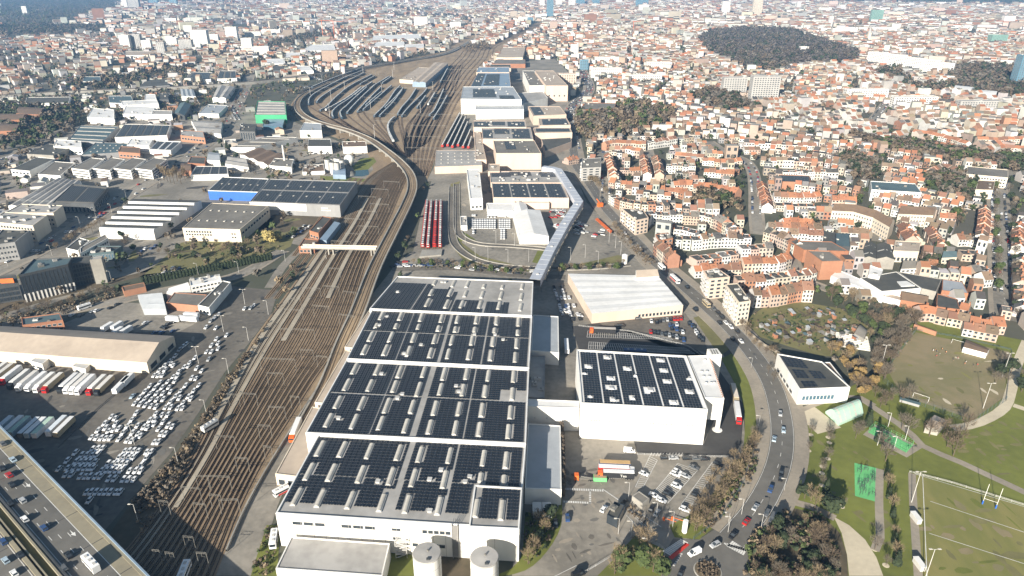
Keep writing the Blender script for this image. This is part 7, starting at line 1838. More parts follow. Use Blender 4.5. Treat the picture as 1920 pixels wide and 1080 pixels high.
def wood(name, area, n, h0, h1, mix, cards=26, seed=1, bare=True, ls=.33):
 poly = WPOLY[area] if isinstance(area, str) else PP(area); g_ = np.random.default_rng(seed)
 xs = [p[0] for p in poly]; ys = [p[1] for p in poly]; out = []
 while len(out) < n:
  x = g_.uniform(min(xs), max(xs),4 * n); y = g_.uniform(min(ys), max(ys),4 * n); k = inpoly(poly, x, y); out += list(zip(x[k], y[k]))
 pts = np.array(out[:n]); b = np.zeros(n, dtype=bool)
 for e in EXCL: b |= inpoly(e, pts[:,0], pts[:,1])
 pts = pts[~b]; n = len(pts)
 t = np.array([TINT[m] for m in g_.choice(mix, n)])
 return scatter_cards(name, pts, g_.uniform(h0, h1, n), t, cards, ls, seed)
wood('forest', 'forest',2600,15,22,['purple', 'purple', 'brown', 'grey', 'dark'],34,1, ls=.22)
wood('grove', 'works_grove',330,11,19,['tan', 'brown', 'grey', 'brown', 'green'],44,2, ls=.25)
wood('grove', 'slab_grove',190,11,17,['brown', 'grey', 'brown', 'dark'],30,3)
wood('grove', 'ridge_grove',520,9,15,['brown', 'brown', 'green', 'grey', 'dark'],36,4, ls=.27)
wood('grove', 'park_strip',420,11,17,['brown', 'grey', 'dark', 'brown'],24,5)
wood('grove', 'edge_grove',330,11,18,['brown', 'dark', 'grey', 'brown'],24,6)
wood('hill_wood', 'left_hill',2300,13,20,['dark', 'brown', 'purple', 'grey', 'green'],9,7)
wood('hill_wood', 'left_grove',700,12,18,['dark', 'purple', 'brown'],10,8)
wood('grove', 'left_trees',210,8,14,['brown', 'grey', 'green', 'dark'],34,9)
wood('grove', 'embankment_trees',200,8,14,['brown', 'tan', 'dark', 'grey'],24,10)
wood('grove', 'motorway_trees',330,9,14,['brown', 'grey', 'dark'],14,11)
wood('grove', 'yard_trees',120,8,12,['brown', 'tan'],14,12)
wood('grove', 'square_trees',90,9,15,['brown', 'grey', 'dark'],44,13, ls=.25)
wood('grove', 'avenue_trees',120,9,15,['brown', 'grey', 'dark', 'green'],44,14, ls=.25)
wood('grove', 'mid_trees',60,8,13,['dark', 'brown', 'tan'],44,15, ls=.25)
# garden trees between the houses
g = np.random.default_rng(21)
def garden(name, d0, d1, n, h0, h1, cards, seed):
 g_ = np.random.default_rng(seed)
 y = np.sqrt(g_.uniform(d0 ** 2, d1 ** 2, n)); x = y * g_.uniform(-.82,.82, n)
 b = blocked(x, y,2)
 clump = np.sin(x * .011 + 3) + np.sin(y * .009 + 1) + np.sin((x + y) * .023) + np.where(x < -.1 * y,1.0,.45)
 k = ~b & (clump + g_.normal(0,.8, n) > .15)
 x, y = x[k], y[k]; n = len(x)
 t = np.array([TINT[m] for m in g_.choice(['brown', 'grey', 'tan', 'dark', 'green', 'dark', 'brown'], n)])
 scatter_cards(name, np.c_[x, y], g_.uniform(h0, h1, n), t, cards,.34, seed)
garden('garden_trees',300,1000,6200,3.5,9,24,31)
garden('town_trees',1000,2200,13000,6,13,11,32)
garden('city_trees',2200,6500,15000,10,19,6,33)
def sprinkle(name, area, n, h0, h1, cards, seed):
 poly = PP(area); g_ = np.random.default_rng(seed); xs = [p[0] for p in poly]; ys = [p[1] for p in poly]
 x = g_.uniform(min(xs), max(xs), n); y = g_.uniform(min(ys), max(ys), n); k = inpoly(poly, x, y)
 for e in EXCL + ZONES[6:]:
  if len(e) < 9: k &= ~inpoly(e, x, y)
 k &= np.sin(x * .02) + np.sin(y * .017 + 1) + g_.normal(0,.9, n) > .1
 x, y = x[k], y[k]; m = len(x); t = np.array([TINT[q] for q in g_.choice(['brown', 'grey', 'tan', 'dark', 'green', 'brown'], m)])
 scatter_cards(name, np.c_[x, y], g_.uniform(h0, h1, m), t, cards,.3, seed)
sprinkle('yard_trees',[(-60,640),(-60,190),(60,186),(250,172),(480,152),(560,215),(520,240),(690,290),(640,390),(560,470),(440,490),(100,560)],5200,3,9,26,71)
sprinkle('yard_trees',[(500,110),(640,92),(860,70),(840,92),(640,128),(520,145),(380,155),(380,120)],2500,5,11,12,72)
wood('far_woods',[(1420,-6),(2000,-6),(2000,13),(1750,10),(1560,3)],2600,18,27,['dark', 'green', 'purple'],7,73)
# low scrub: yard edge, allotments, verges
def scrub(name, area, n, h0, h1, mix, cards=16, seed=50, ls=.4):
 poly = PP(area); return wood(name, area, n, h0, h1, mix, cards, seed, ls=ls)
scrub('scrub',[(250,940),(335,850),(388,772),(432,700),(482,640),(512,588),(528,560),(475,660),(436,722),(375,820),(325,920),(265,1010)],420,.8,3.0,['tan', 'brown', 'grey', 'brown'],18,51)
scrub('scrub',[(1335,960),(1372,905),(1400,868),(1418,830),(1422,875),(1400,915),(1355,970),(1310,1010)],160,.8,2.2,['tan', 'brown', 'green'],18,52)
scrub('scrub',[(1395,600),(1440,572),(1575,578),(1640,620),(1600,668),(1480,650),(1420,630)],380,.7,2.4,['tan', 'brown', 'green', 'green', 'dark'],14,53)
scrub('scrub',[(470,1080),(500,990),(525,990),(510,1080)],60,.8,2.5,['tan', 'brown', 'green'],18,54)
scrub('scrub',[(775,492),(985,508),(985,516),(775,502)],150,.8,2,['tan', 'brown', 'green'],14,55)
scrub('scrub',[(1150,420),(1230,498),(1215,502),(1140,425)],120,.8,2,['tan', 'brown'],14,56)
scrub('scrub',[(985,965),(1045,965),(1050,985),(1025,1030),(985,1065)],90,.8,2.2,['tan', 'brown', 'green', 'dark'],16,57)
scrub('scrub',[(1170,935),(1215,975),(1205,985),(1160,945)],60,.6,1.4,['brown', 'brown', 'tan'],16,58)
scrub('scrub',[(1405,1010),(1475,955),(1540,968),(1572,1040),(1574,1080),(1395,1080)],420,1,3.2,['brown', 'green', 'tan', 'dark'],20,59)
scrub('scrub',[(350,480),(460,460),(540,440),(520,470),(400,495)],90,.8,2,['brown', 'tan', 'green'],14,60)
scrub('scrub',[(0,600),(120,570),(215,548),(225,556),(120,590),(0,620)],180,1,3,['brown', 'grey', 'tan'],16,61)
scrub('scrub',[(1640,700),(1665,640),(1712,600),(1722,615),(1668,690),(1650,725)],130,1,3,['brown', 'grey', 'tan'],16,62)
# ------------------------------------------------------------------ vehicles
CCOL = dict(w=(.80,.80,.80), k=(.018,.019,.022), s=(.42,.43,.44), g=(.12,.125,.13), b=(.035,.075,.19), r=(.42,.02,.018), l=(.40,.50,.58), y=(.62,.42,.12), t=(.42,.34,.22))
CNAME = dict(w='white', k='black', s='silver', g='dark grey', b='blue', r='red', l='pale blue', y='yellow', t='tan')
CAR_PROF = {  # side profile: body outline and cabin (x along the car, z up)
 'hatch': (4.2,1.76,[(-2.1,.35),(-2.1,.85),(-1.95,.98),(.85,.96),(1.9,.78),(2.1,.6),(2.1,.35)],[(-1.98,.97),(-1.55,1.46),(.1,1.5),(.95,.95)]),
 'suv': (4.5,1.86,[(-2.25,.4),(-2.25,1.0),(-2.15,1.08),(.95,1.06),(2.05,.92),(2.25,.7),(2.25,.4)],[(-2.18,1.07),(-1.85,1.66),(.15,1.7),(1.0,1.05)]),
 'saloon': (4.7,1.82,[(-2.35,.35),(-2.35,.88),(-2.2,.98),(.8,.96),(2.1,.8),(2.35,.6),(2.35,.35)],[(-1.75,.97),(-1.05,1.42),(.05,1.45),(.95,.95)]),
 'van': (5.4,2.0,[(-2.7,.4),(-2.7,1.2),(-2.68,1.25),(1.6,1.22),(2.35,1.1),(2.7,.8),(2.7,.4)],[(-2.68,1.24),(-2.62,2.35),(1.05,2.35),(1.85,1.2)])}
def car_meshes(kind):
 ln, wd, body, cab = CAR_PROF[kind]
 y = wd / 2; b, g_, w_ = MB(), MB(), MB()
 n = len(body)
 L_ = [(x,-y * (1 if z < .9 else .96), z) for x, z in body]; R_ = [(x, y * (1 if z < .9 else .96), z) for x, z in body]
 b.add(L_ + R_,[(i + 1, i, n + i, n + i + 1) for i in range(n - 1)] + [tuple(range(n))[::1], tuple(range(2 * n - 1, n - 1,-1))])
 (x0, z0),(x1, z1),(x2, z2),(x3, z3) = cab; yb, yt = y * .93, y * .78
 b.quad((x1,-yt, z1),(x2,-yt, z2),(x2, yt, z2),(x1, yt, z1))
 tgt = b if kind == 'van' else g_
 for s in (-1,1):
  q = [(x0, s * yb, z0),(x3, s * yb, z3),(x2, s * yt, z2),(x1, s * yt, z1)]; tgt.add(q if s < 0 else q[::-1],[(0,1,2,3)])
 if kind == 'van':
  for s in (-1,1):
   q = [(.3, s * (yb + .01), z3 + .05),(1.5, s * (yb + .01), z3 + .05),(1.05, s * (yt + .03),2.1),(.3, s * (yt + .03),2.1)]; g_.add(q if s < 0 else q[::-1],[(0,1,2,3)])
 g_.quad((x3,-yb, z3),(x3, yb, z3),(x2, yt, z2),(x2,-yt, z2)); (tgt if kind == 'van' else g_).quad((x0, yb, z0),(x0,-yb, z0),(x1,-yt, z1),(x1, yt, z1))
 for s in (-1,1): b.bar((x2, s * yt, z2 - .02),(x3, s * yb, z3),.045); b.bar((x1, s * yt, z1 - .02),(x0, s * yb, z0),.05)
 for s in (-1,1): b.box(x3 - .25, s * (y + .08), z3 + .08,.16,.2,.14,0, bottom=True)
 return b, g_, ln, wd
def wheel_mesh(r=.33, w_=.22):
 mb = MB(); n = 12
 a = [(r * math.cos(2 * math.pi * i / n),-w_ / 2, r * math.sin(2 * math.pi * i / n)) for i in range(n)]; c_ = [(x, w_ / 2, z) for x, y, z in a]
 mb.add(a + c_,[(i, n + i, n + (i + 1) % n,(i + 1) % n) for i in range(n)] + [tuple(range(n)), tuple(range(2 * n - 1, n - 1,-1))])
 for s in (-1,1):
  d = [(x * .6, s * (w_ / 2 + .01), z * .6) for x, y, z in a]; mb.add(d,[tuple(range(n)) if s < 0 else tuple(range(n - 1,-1,-1))],1)
 return mb.mesh('wheel',[M['tyre'], M['steel']])
WH = wheel_mesh(); CM = {}; ONE = {}
for kd in CAR_PROF:
 b, g_, ln, wd = car_meshes(kd); CM[kd] = (b.mesh('body',[M['carpaint']]), g_.mesh('window',[M['glass']]), ln, wd)
 o_ = MB(); o_.add(b.v, b.f,0); o_.add(g_.v, g_.f,1)
 for sx in (-1,1):
  for sy in (-1,1): o_.box(sx * ln * .31, sy * (wd / 2 - .08),.32,.62,.2,.62,0,2, bottom=True)
 ONE[kd] = o_.mesh('car',[M['carpaint'], M['glass'], M['tyre']])
def headpx(u, v, du, dv, h=0):
 a, b = P(u, v, h), P(u + du, v + dv, h); return math.atan2(b[1] - a[1], b[0] - a[0])
def car(u, v, c, kind, rz, label, group, z=.16, parts=True, name='car'):
 x, y = P(u, v, z + .7)
 if not parts:
  o = mobj(name, ONE[kind], None,(x, y, z), rz,(.92,.84,.9) if name == 'new_car' else None); o.color = (*CCOL[c],1); return tag(o, label, 'car', group)
 t = thing(name, label, 'car',(x, y, z), rz, group); bm, gm, ln, wd = CM[kind]
 o = mobj('body', bm, t); o.color = (*CCOL[c],1); mobj('window', gm, t)
 for sx in (-1,1):
  for sy in (-1,1): mobj('wheel', WH, t,(sx * ln * .31, sy * (wd / 2 - .1),.33))
 return t
KIND = ['hatch', 'suv', 'saloon', 'suv', 'hatch']
# --- the storage yard of new white cars, block by block, column by column: (front pixel, back pixel, cars)
def z7(x, y): return (x / 3,720 + y / 3)
def z4(x, y): return (x / 3,360 + y / 3)
def zc(x, y): return (x / 4.153,820 + y / 4.153)
BLK = [
 ('top left block', z4,[((868,1030),(985,922),8),((893,1032),(965,965),5),((915,1030),(975,975),4)]),
 ('top centre block', z4,[((975,1038),(1098,932),8),((1000,1035),(1060,978),5),((1080,1045),(1135,1005),4),((1103,1048),(1140,1015),3)]),
 ('upper small block', z4,[((1163,898),(1218,826),5),((1190,898),(1228,850),4),((1228,880),(1243,868),2)]),
 ('long middle block', z7,[((758,108),(845,8),7),((789,113),(900,-8),8),((820,118),(945,-14),9),((850,122),(985,-18),9),((879,127),(960,42),6)]),
 ('middle right block', z7,[((932,130),(1045,8),8),((962,130),(1010,78),4),((1002,136),(1120,5),8),((1028,135),(1075,82),4)]),
 ('lower left fan', z7,[((516,298),(628,182),7),((544,300),(648,192),6),((572,303),(652,222),5),((596,304),(640,255),3),((622,303),(668,250),4)]),
 ('lower centre lines', z7,[((670,308),(768,162),8),((718,315),(775,232),5),((743,318),(878,165),9),((790,290),(870,200),5)]),
 ('lower right lines', z7,[((869,325),(948,232),6),((892,325),(970,238),6),((868,225),(912,172),4),((893,250),(945,172),5)]),
 ('single shaded line', z7,[((332,475),(425,385),6)]),
]
ROWB = [('shaded left block',[(75,(735,775,810)),(98,(720,757,800)),(125,(650,690,730,765)),(148,(635,675,710,750)),(175,(605,640,680,715,755)),(200,(592,628,665,700,738)),(225,(540,590,635,672,708,738)),(248,(530,575,620,655,690,722)),(275,(525,570)),(302,(512,552)),(290,(640,680,715,760,795)),(316,(625,665,705,745,780))]),
 ('flyover side block',[(92,(985,1020,1055,1090)),(117,(965,1005,1042,1077)),(145,(940,977,1015,1050)),(168,(925,962,1000,1040)),(190,(855,895,930,962,998)),(216,(840,878,912,946,985)),(242,(805,845,880,918,955)),(268,(790,830,866,903,940)),(308,(862,905)),(334,(847,882))]),
 ('hedge side block',[(100,(1155,1190)),(125,(1145,1182)),(150,(1150,)),(175,(1137,)),(210,(1112,)),(222,(1095,)),(245,(1022,1070,1110)),(271,(1015,1050,1087)),(312,(975,1015,1055)),(340,(960,1000,1036))]),
 ('last shaded row',[(425,(675,712,750,787,825,862,905,935)),(490,(695,))])]
HEAD = headpx(*z7(545,300),35,-36) + math.pi
nc = 0
for bn, f, cols in BLK:
 for ci,(a, b, n) in enumerate(cols):
  n = max(1, int(math.dist(P(*f(*a)), P(*f(*b))) / 4.6 + .6))
  for k in range(n):
   u, v = f(a[0] + (b[0] - a[0]) * k / max(n - 1,1), a[1] + (b[1] - a[1]) * k / max(n - 1,1))
   car(u, v, 'w', 'suv' if (ci + k) % 3 else 'hatch', HEAD + R.uniform(-.03,.03), f'white new car, {nth(k)} from the front of the {nth(ci)} column, {bn}', 'new cars in the ' + bn,.06, False, 'new_car')
for bn, rows in ROWB:
 if len(rows) > 2: rows = [((rows[i][0] + rows[i + 1][0]) / 2,[x + (-12 if rows[i + 1][0] > rows[i][0] else 12) for x in rows[i][1]]) for i in range(0, len(rows) - 1,2)]
 for ri,(y, xs) in enumerate(rows):
  for k, x in enumerate(xs):
   car(*zc(x, y), 'w', 'suv' if (ri + k) % 3 else 'hatch', HEAD + R.uniform(-.03,.03), f'white new car, {nth(k)} from the left in the {nth(ri)} row, {bn}', 'new cars in the ' + bn,.06, False, 'new_car')
for k,(x, y) in enumerate(((1010,886),(1030,868),(1048,855),(1108,990),(1175,940),(1275,805),(1160,760),(1215,765),(1186,724),(1208,705),(1230,688),(1376,655),(1410,652),(1428,638))):
 car(*z4(x, y), 'w' if k % 4 else 's', 'suv', HEAD, f'car standing apart in the upper storage yard, {nth(k)} counting upwards', 'cars apart in the upper yard',.06, False, 'new_car')
car(*z7(745,67), 'l', 'saloon', HEAD, 'pale car standing alone left of the long middle block of new cars', None,.06, False, 'new_car')
# --- cars on the flyover
FW = FRZ + math.pi
for u, v, c, kd, lb in ((24,861, 'l', 'saloon', 'pale blue car near the outer edge of the flyover, top left'),(17,890, 'r', 'suv', 'red car in the middle lanes of the flyover'),(22,908, 'k', 'saloon', 'black car just below the red one on the flyover'),(42,938, 's', 'suv', 'grey car at the centre of the flyover carriageway'),(19,943, 'k', 'hatch', 'dark car with white roof edge by the flyover barrier'),(46,973, 'w', 'suv', 'white car beside the dark barrier of the flyover'),(82,989, 'b', 'hatch', 'blue car in the right half of the flyover carriageway'),(128,1040, 'k', 'saloon', 'black car left of the white coach on the flyover'),(119,1064, 'g', 'hatch', 'dark grey car by the flyover barrier, nearest the bottom edge'),(5,831, 'g', 'saloon', 'dark grey car cut by the left edge, upper flyover lane'),(3,878, 'k', 'suv', 'black car cut by the left edge, lower flyover lane'),(6,1015, 'b', 'suv', 'blue car on the far flyover carriageway at the left edge'),(38,1040, 'k', 'saloon', 'black car hugging the parapet of the second carriageway'),(10,1050, 'l', 'hatch', 'pale car on the second carriageway, left'),(26,1074, 'w', 'hatch', 'white car on the second carriageway at the bottom edge')):
 car(u, v, c, kd, FW, lb, 'cars on the flyover', FH + .02)
def bus(u, v, h, rz, ln, body, label, band=None, name='bus', cat='bus', ht=3.2):
 x, y = P(u, v, h + ht); t = thing(name, label, cat,(x, y, h), rz)
 mb = MB(); mb.box(0,0, ht / 2 + .2, ln,2.5, ht - .4); o = mb.build('body',[M['carpaint']], t); o.color = (*CCOL[body],1)
 mb = MB()
 for s in (-1,1): mb.box(0, s * 1.26, ht * .62, ln * .9,.04, ht * .28,0, bottom=True)
 mb.box(ln / 2 + .02,0, ht * .6,.04,2.2, ht * .38,0, bottom=True); mb.build('window', M['glass'], t)
 for k in range(3): mb = MB(); mb.box(-ln * .3 + k * ln * .3,.2 * (k - 1), ht + .12,1.2,1.0,.25); mb.build('roof_unit', M['unit'], t)
 if band:
  mb = MB()
  for s in (-1,1): mb.box(-ln * .1, s * 1.27, ht * .3, ln * .75,.03,.8,0, bottom=True)
  mb.build('stripe', M[band], t)
 for sx in (-.33,.3):
  for sy in (-1,1): o = mobj('wheel', WH, t,(sx * ln, sy * 1.12,.45)); o.scale = (1.4,1.3,1.4)
 return t
bus(168,1050, FH, FW,9.5, 'w', 'white coach with roof hatches casting a long shadow on the flyover', name='coach')
def semi(u, v, rz, cab, trailer, label, roof=None, ln=13.6, z=.15, name='lorry', cabin=True, text=None, group=None):
 """u, v: photo pixel of the trailer roof's middle"""
 x, y = P(u, v, z + 3.9); t = thing(name, label, 'lorry' if cabin else 'trailer',(x, y, z), rz, group)
 mb = MB(); mb.box(0,0,2.5, ln,2.52,2.7, bottom=True); o = mb.build('trailer_box',[M['tinted_obj']], t); o.color = (*(CCOL[trailer] if trailer in CCOL else trailer),1)
 mb = MB(); mb.box(0,0,3.9, ln - .2,2.4,.12); o = mb.build('trailer_roof',[M['tinted_obj']], t); o.color = (*(roof or CCOL['w']),1)
 mb = MB(); mb.box(0,0,.98, ln - .6,1.0,.3, bottom=True); mb.build('chassis', M['tyre'], t)
 for px_ in (-ln * .42,-ln * .33,-ln * .24):
  for sy in (-1,1): o = mobj('wheel', WH, t,(px_, sy * 1.05,.5)); o.scale = (1.5,1.5,1.5)
 if cabin:
  c0 = ln / 2 + 1.15
  mb = MB(); mb.prism([(c0 - 1.0,-1.22),(c0 + 1.1,-1.22),(c0 + 1.1,1.22),(c0 - 1.0,1.22)],.6,[3.6,3.2,3.2,3.6]); o = mb.build('cab',[M['carpaint']], t); o.color = (*CCOL[cab],1) if cab in CCOL else (*cab,1)
  mb = MB(); mb.box(c0 + 1.12,0,2.3,.04,2.1,.9, bottom=True)
  for s in (-1,1): mb.box(c0 + .5, s * 1.23,2.3,.8,.04,.7, bottom=True)
  mb.build('window', M['glass'], t)
  for px_ in (c0 + .2, c0 - 2.6):
   for sy in (-1,1): o = mobj('wheel', WH, t,(px_, sy * 1.05,.5)); o.scale = (1.5,1.5,1.5)
 if text:
  cu = bpy.data.curves.new('lettering', 'FONT'); cu.body = text; cu.size = 1.9; cu.extrude = .01
  me = bpy.data.objects.new('t', cu); dg = bpy.context.evaluated_depsgraph_get(); COL.objects.link(me); dg.update()
  m2 = bpy.data.meshes.new_from_object(me.evaluated_get(dg)); bpy.data.objects.remove(me)
  m2.materials.clear(); m2.materials.append(M['paint'])
  o = link(bpy.data.objects.new('lettering', m2)); o.parent = t; o.location = (ln * -.04,1.28,1.75); o.rotation_euler = (math.pi / 2,0, math.pi)
 return t
OR = (.75,.13,.03)
# trailers standing in rows in the left yard
TH = headpx(85,720,-32,27)
for k,(x, y) in enumerate(((-18,990),(18,998),(62,1008),(108,1030),(155,1040),(205,1044),(252,1048),(300,1050),(385,1052),(418,1054),(450,1057),(482,1060),(545,1062),(588,1066))):
 semi(*z4(x, y), TH,('w', 'w', 'r', 'k', 'w')[k % 5],('w', 't', 'w', 's', 'w', 'w')[k % 6], f'parked articulated lorry with pale roof, {nth(k)} from the left before the long warehouse',[(.8,.79,.76),(.76,.73,.68),(.82,.82,.82)][k % 3], group='lorries before the long warehouse')
semi(226,717, TH, 'w', 'w', 'white trailer standing apart at the right end of the lorry row', cabin=False, name='trailer')
semi(238,707, TH, 'w', 'w', 'shorter white trailer beside the one standing apart', cabin=False, name='trailer', ln=10)
for k,(x, y, c) in enumerate(((8,222, 'l'),(66,220, 'w'),(105,224, 'l'),(160,230, 'g'),(196,230, 'l'),(238,230, 'w'),(315,220, 'w'),(357,226, 't'))):
 semi(*z7(x, y), TH, 'w', c, f'long trailer parked in the shaded lower row, {nth(k)} from the left',[(.7,.75,.8),(.8,.8,.8),(.45,.6,.5)][k % 3], cabin=False, name='trailer', group='trailers in the shaded lower row')
# lorries around the halls
semi(*c3(333,232), headpx(*c3(333,235),1,12), 'w', 'w', 'white trailer standing in the shaded lane right of the hall', cabin=False, name='trailer')
semi(*c3(590,126), headpx(*c3(590,130),-12,-.5), OR, 'k', 'lorry with orange cab and black trailer in the lot behind the second hall',(.55,.5,.45))
semi(*c3(1468,545), headpx(*c3(1465,545),3,12), 't', 't', 'beige lorry in the lane right of the second hall, upper one',(.7,.62,.52))
semi(*c3(1489,668), headpx(*c3(1490,668),2,12), 'r', 'w', 'white lorry with red cab in the lane right of the second hall, lower one')
semi(*c4(470,190), headpx(*c4(470,200),-12,-.5), OR, 'b', 'dark blue trailer with tan roof, rearmost of the three by the car park',(.55,.36,.16), cabin=False, name='trailer')
semi(*c4(462,226), headpx(*c4(462,230),12,.6), 'w', 'r', 'red lorry with white cab and roof, middle of the three by the car park')
semi(*c4(500,264), headpx(*c4(500,268),-12,-.5), OR, 'k', 'black and red lorry lettered Tea, front one of three by the car park', text='Tea')
t = thing('skip', 'green open skip container in front of the lettered black lorry', 'container',(*P(*c4(352,335)),.14), headpx(*c4(352,330),12,.5))
mb = MB(); mb.box(0,0,1.1,5.8,2.4,2.0, bottom=True); mb.build('bin', M['green_paint'], t); mb = MB(); mb.box(0,0,2.13,5.4,2.0,.04); mb.build('load', M['ballast'], t)
for k in range(5): mb = MB(); mb.box(-2.4 + k * 1.2,-1.23,1.1,.12,.1,1.9, bottom=True); mb.build('rib', M['green_paint'], t)
t = thing('hook_lorry', 'skip lorry with bare chassis and yellow cab beside the green skip', 'lorry',(*P(*c4(225,335)),.14), headpx(*c4(225,330),-12,-.3))
mb = MB(); mb.box(-1.2,0,1.1,6.5,1.2,.35, bottom=True); mb.bar((-3.5,0,1.3),(1.2,0,2.0),.25); mb.build('chassis', M['steel'], t); mb = MB(); mb.box(3.2,0,1.9,2.0,2.3,2.5); mb.build('cab', M['orange'], t); mb = MB(); mb.box(4.21,0,2.4,.04,2.0,.9, bottom=True); mb.build('window', M['glass'], t)
for px_ in (-3.6,-2.4,3.0):
 for sy in (-1,1): o = mobj('wheel', WH, t,(px_, sy * 1.05,.5)); o.scale = (1.5,1.5,1.5)
semi(554,797, headpx(554,797,-5,12), OR, 'w', 'white lorry with orange cab parked along the low annex left of the hall')
bus(526,915,.12, headpx(526,915,-6,3),6.5, 'w', 'small white and red van lorry at the annex corner', 'red', 'van', 'van',3)
bus(512,1004,.12, headpx(512,1004,-2,12),8, 'w', 'white lorry squeezed beside the left front corner of the hall', None, 'box_lorry', 'lorry',3.4)
bus(343,1066,.12, headpx(343,1066,5,-12),9, 'w', 'white box lorry in the deep shade by the lower tracks', None, 'box_lorry', 'lorry',3.4)
bus(1266,519,.12, headpx(1266,519,10,9),12, 'w', 'white and red bus on the boulevard behind the white warehouse', 'red')
bus(1241,496,.12, headpx(1241,496,8,8),9, 'w', 'white lorry on the boulevard just above the bus', None, 'box_lorry', 'lorry',3.4)
bus(1325,565,.12, headpx(1325,565,10,10),8, 't', 'cream box lorry on the boulevard in front of the cream flats', None, 'box_lorry', 'lorry',3.2)
bus(*c3(795,270),.14, headpx(*c3(795,270),12,.5),13, 'b', 'blue lorry in the shade behind the second hall', None, 'box_lorry', 'lorry',3.6)
car(*c4(1090,898), 'w', 'van', headpx(*c4(1090,898),-12,5.5), 'white delivery van turning at the roundabout', None,.13)
# boulevard traffic
BV = [(1452,822, 'l', 'saloon',3,-14),(1463,775, 's', 'hatch',1,14),(1469,806, 'l', 'hatch',1,14),(1465,886, 'k', 'suv',-3,14),(1464,896, 'k', 'hatch',-3,14),(1445,917, 'b', 'suv',-6,14),(1417,950, 's', 'saloon',8,-12),(1438,962, 'g', 'suv',-7,12),(1448,972, 'g', 'van',-6,12),(1400,977, 'r', 'saloon',10,-12),(1375,1003, 'k', 'saloon',-10,10),(1341,1021, 's', 'suv',-12,6),(1277,1073, 'k', 'saloon',4,-10)] + [(*zr2(x, y), c, kd,9,10) for x, y, c, kd in ((18,615, 'k', 'suv'),(145,610, 'g', 'saloon'),(178,640, 'k', 'hatch'),(206,672, 'k', 'suv'),(190,712, 'k', 'saloon'),(236,712, 'w', 'hatch'),(271,742, 'w', 'suv'),(318,776, 'k', 'hatch'),(285,832, 'k', 'hatch'),(345,846, 'w', 'hatch'))] + [(1060 + x / 4.908,400 + y / 4.908, c, kd,9,9) for x, y, c, kd in ((548,185, 'w', 'suv'),(566,226, 's', 'saloon'),(600,246, 'k', 'hatch'),(655,310, 'w', 'hatch'),(692,325, 'w', 'suv'),(706,346, 'k', 'hatch'),(740,400, 'g', 'hatch'),(792,406, 'k', 'suv'),(1120,680, 'k', 'suv'),(1195,885, 'k', 'saloon'))]
for k,(u, v, c, kd, du, dv) in enumerate(BV): car(u, v, c, kd, headpx(u, v, du, dv), f'{CNAME[c]} car on the boulevard, {nth(k)} counted from the park bend upwards', 'cars on the boulevard',.13)
SE = [(695,280, 'w'),(860,158, 'k'),(925,158, 's'),(1032,162, 'k'),(1106,163, 'g'),(1170,167, 'k'),(1275,205, 'k'),(1085,232, 'g'),(942,285, 'w'),(955,262, 'w'),(1020,298, 's'),(950,376, 'w'),(775,450, 'w'),(882,438, 'k'),(832,488, 'w'),(1100,448, 'k'),(757,550, 'k'),(797,585, 's'),(1015,560, 'w')]
for k,(x, y, c) in enumerate(SE): car(*c4(x, y), c, KIND[k % 5], headpx(*c4(x, y), *((12,5) if not 1 <= k <= 5 else (12,-.5)) if k not in (16,17) else (4,-8)), f'{CNAME[c]} car in the striped car park, {nth(k)} from its top', 'cars in the striped car park',.15)
for x, y, c, kd, du, dv, lb in ((583,105, 'w', 'van',12,1, 'white van standing below the front wall of the second hall'),(385,555, 'w', 'suv',6,-8, 'white car waiting at the guard house'),(100,625, 'b', 'hatch',1,12, 'blue car driving through the empty works entrance yard'),(185,1065, 'k', 'van',12,-5, 'black van at the bottom edge by the entrance trees'),(5,670, 'k', 'suv',1,12, 'dark car in the shade below the near annex')): car(*c4(x, y), c, kd, headpx(*c4(x, y), du, dv), lb, None,.15)
NL = [(905,78, 'w'),(940,86, 'k'),(962,76, 'k'),(986,72, 'g'),(1012,68, 's'),(1036,66, 'k'),(1060,64, 'r'),(1082,62, 'r'),(1104,60, 'r'),(900,150, 'r'),(925,154, 'k'),(948,159, 'k'),(975,164, 'g'),(1000,168, 'k'),(1026,173, 's'),(1052,179, 'k'),(1075,186, 's'),(1098,194, 'k'),(1122,206, 'b'),(1030,106, 'b'),(1052,114, 'b'),(1076,102, 'w'),(1042,128, 'k'),(1075,133, 'b'),(1098,142, 'k'),(1116,152, 'w'),(1160,95, 'k'),(1180,106, 'b'),(1192,121, 'k'),(1204,146, 'w'),(1214,160, 'w'),(1226,184, 'k'),(1240,192, 'k'),(1250,206, 'k'),(550,70, 'k'),(596,67, 's'),(814,57, 'g'),(680,107, 'k'),(703,107, 'k')]
for k,(x, y, c) in enumerate(NL): car(*c3(x, y), c, KIND[k % 5], headpx(*c3(x, y),2,9) if k < 34 else headpx(*c3(x, y),12,1), f'{CNAME[c]} car parked below the white warehouse, {nth(k)} counting row by row', 'cars below the white warehouse',.13, False)
for k,(x, y, c, kd) in enumerate(((325,12, 'w', 'suv'),(425,40, 'w', 'saloon'),(1190,530, 'w', 'van'),(1215,640, 's', 'suv'))):
 if k < 2: car(*c3(x, y), c, kd, headpx(*c3(x, y),9,6), f'white car in the lane left of the white warehouse, {nth(k)} downwards', 'cars in the warehouse lane',.13)
RY = [(405,690, 'w'),(455,692, 'g'),(520,670, 's'),(545,665, 'w'),(620,650, 'k'),(660,630, 'k'),(820,735, 'w'),(920,755, 'k'),(950,740, 'k'),(970,730, 'g'),(985,725, 's'),(935,762, 'k'),(870,790, 'b'),(910,790, 'b'),(975,780, 'b')]
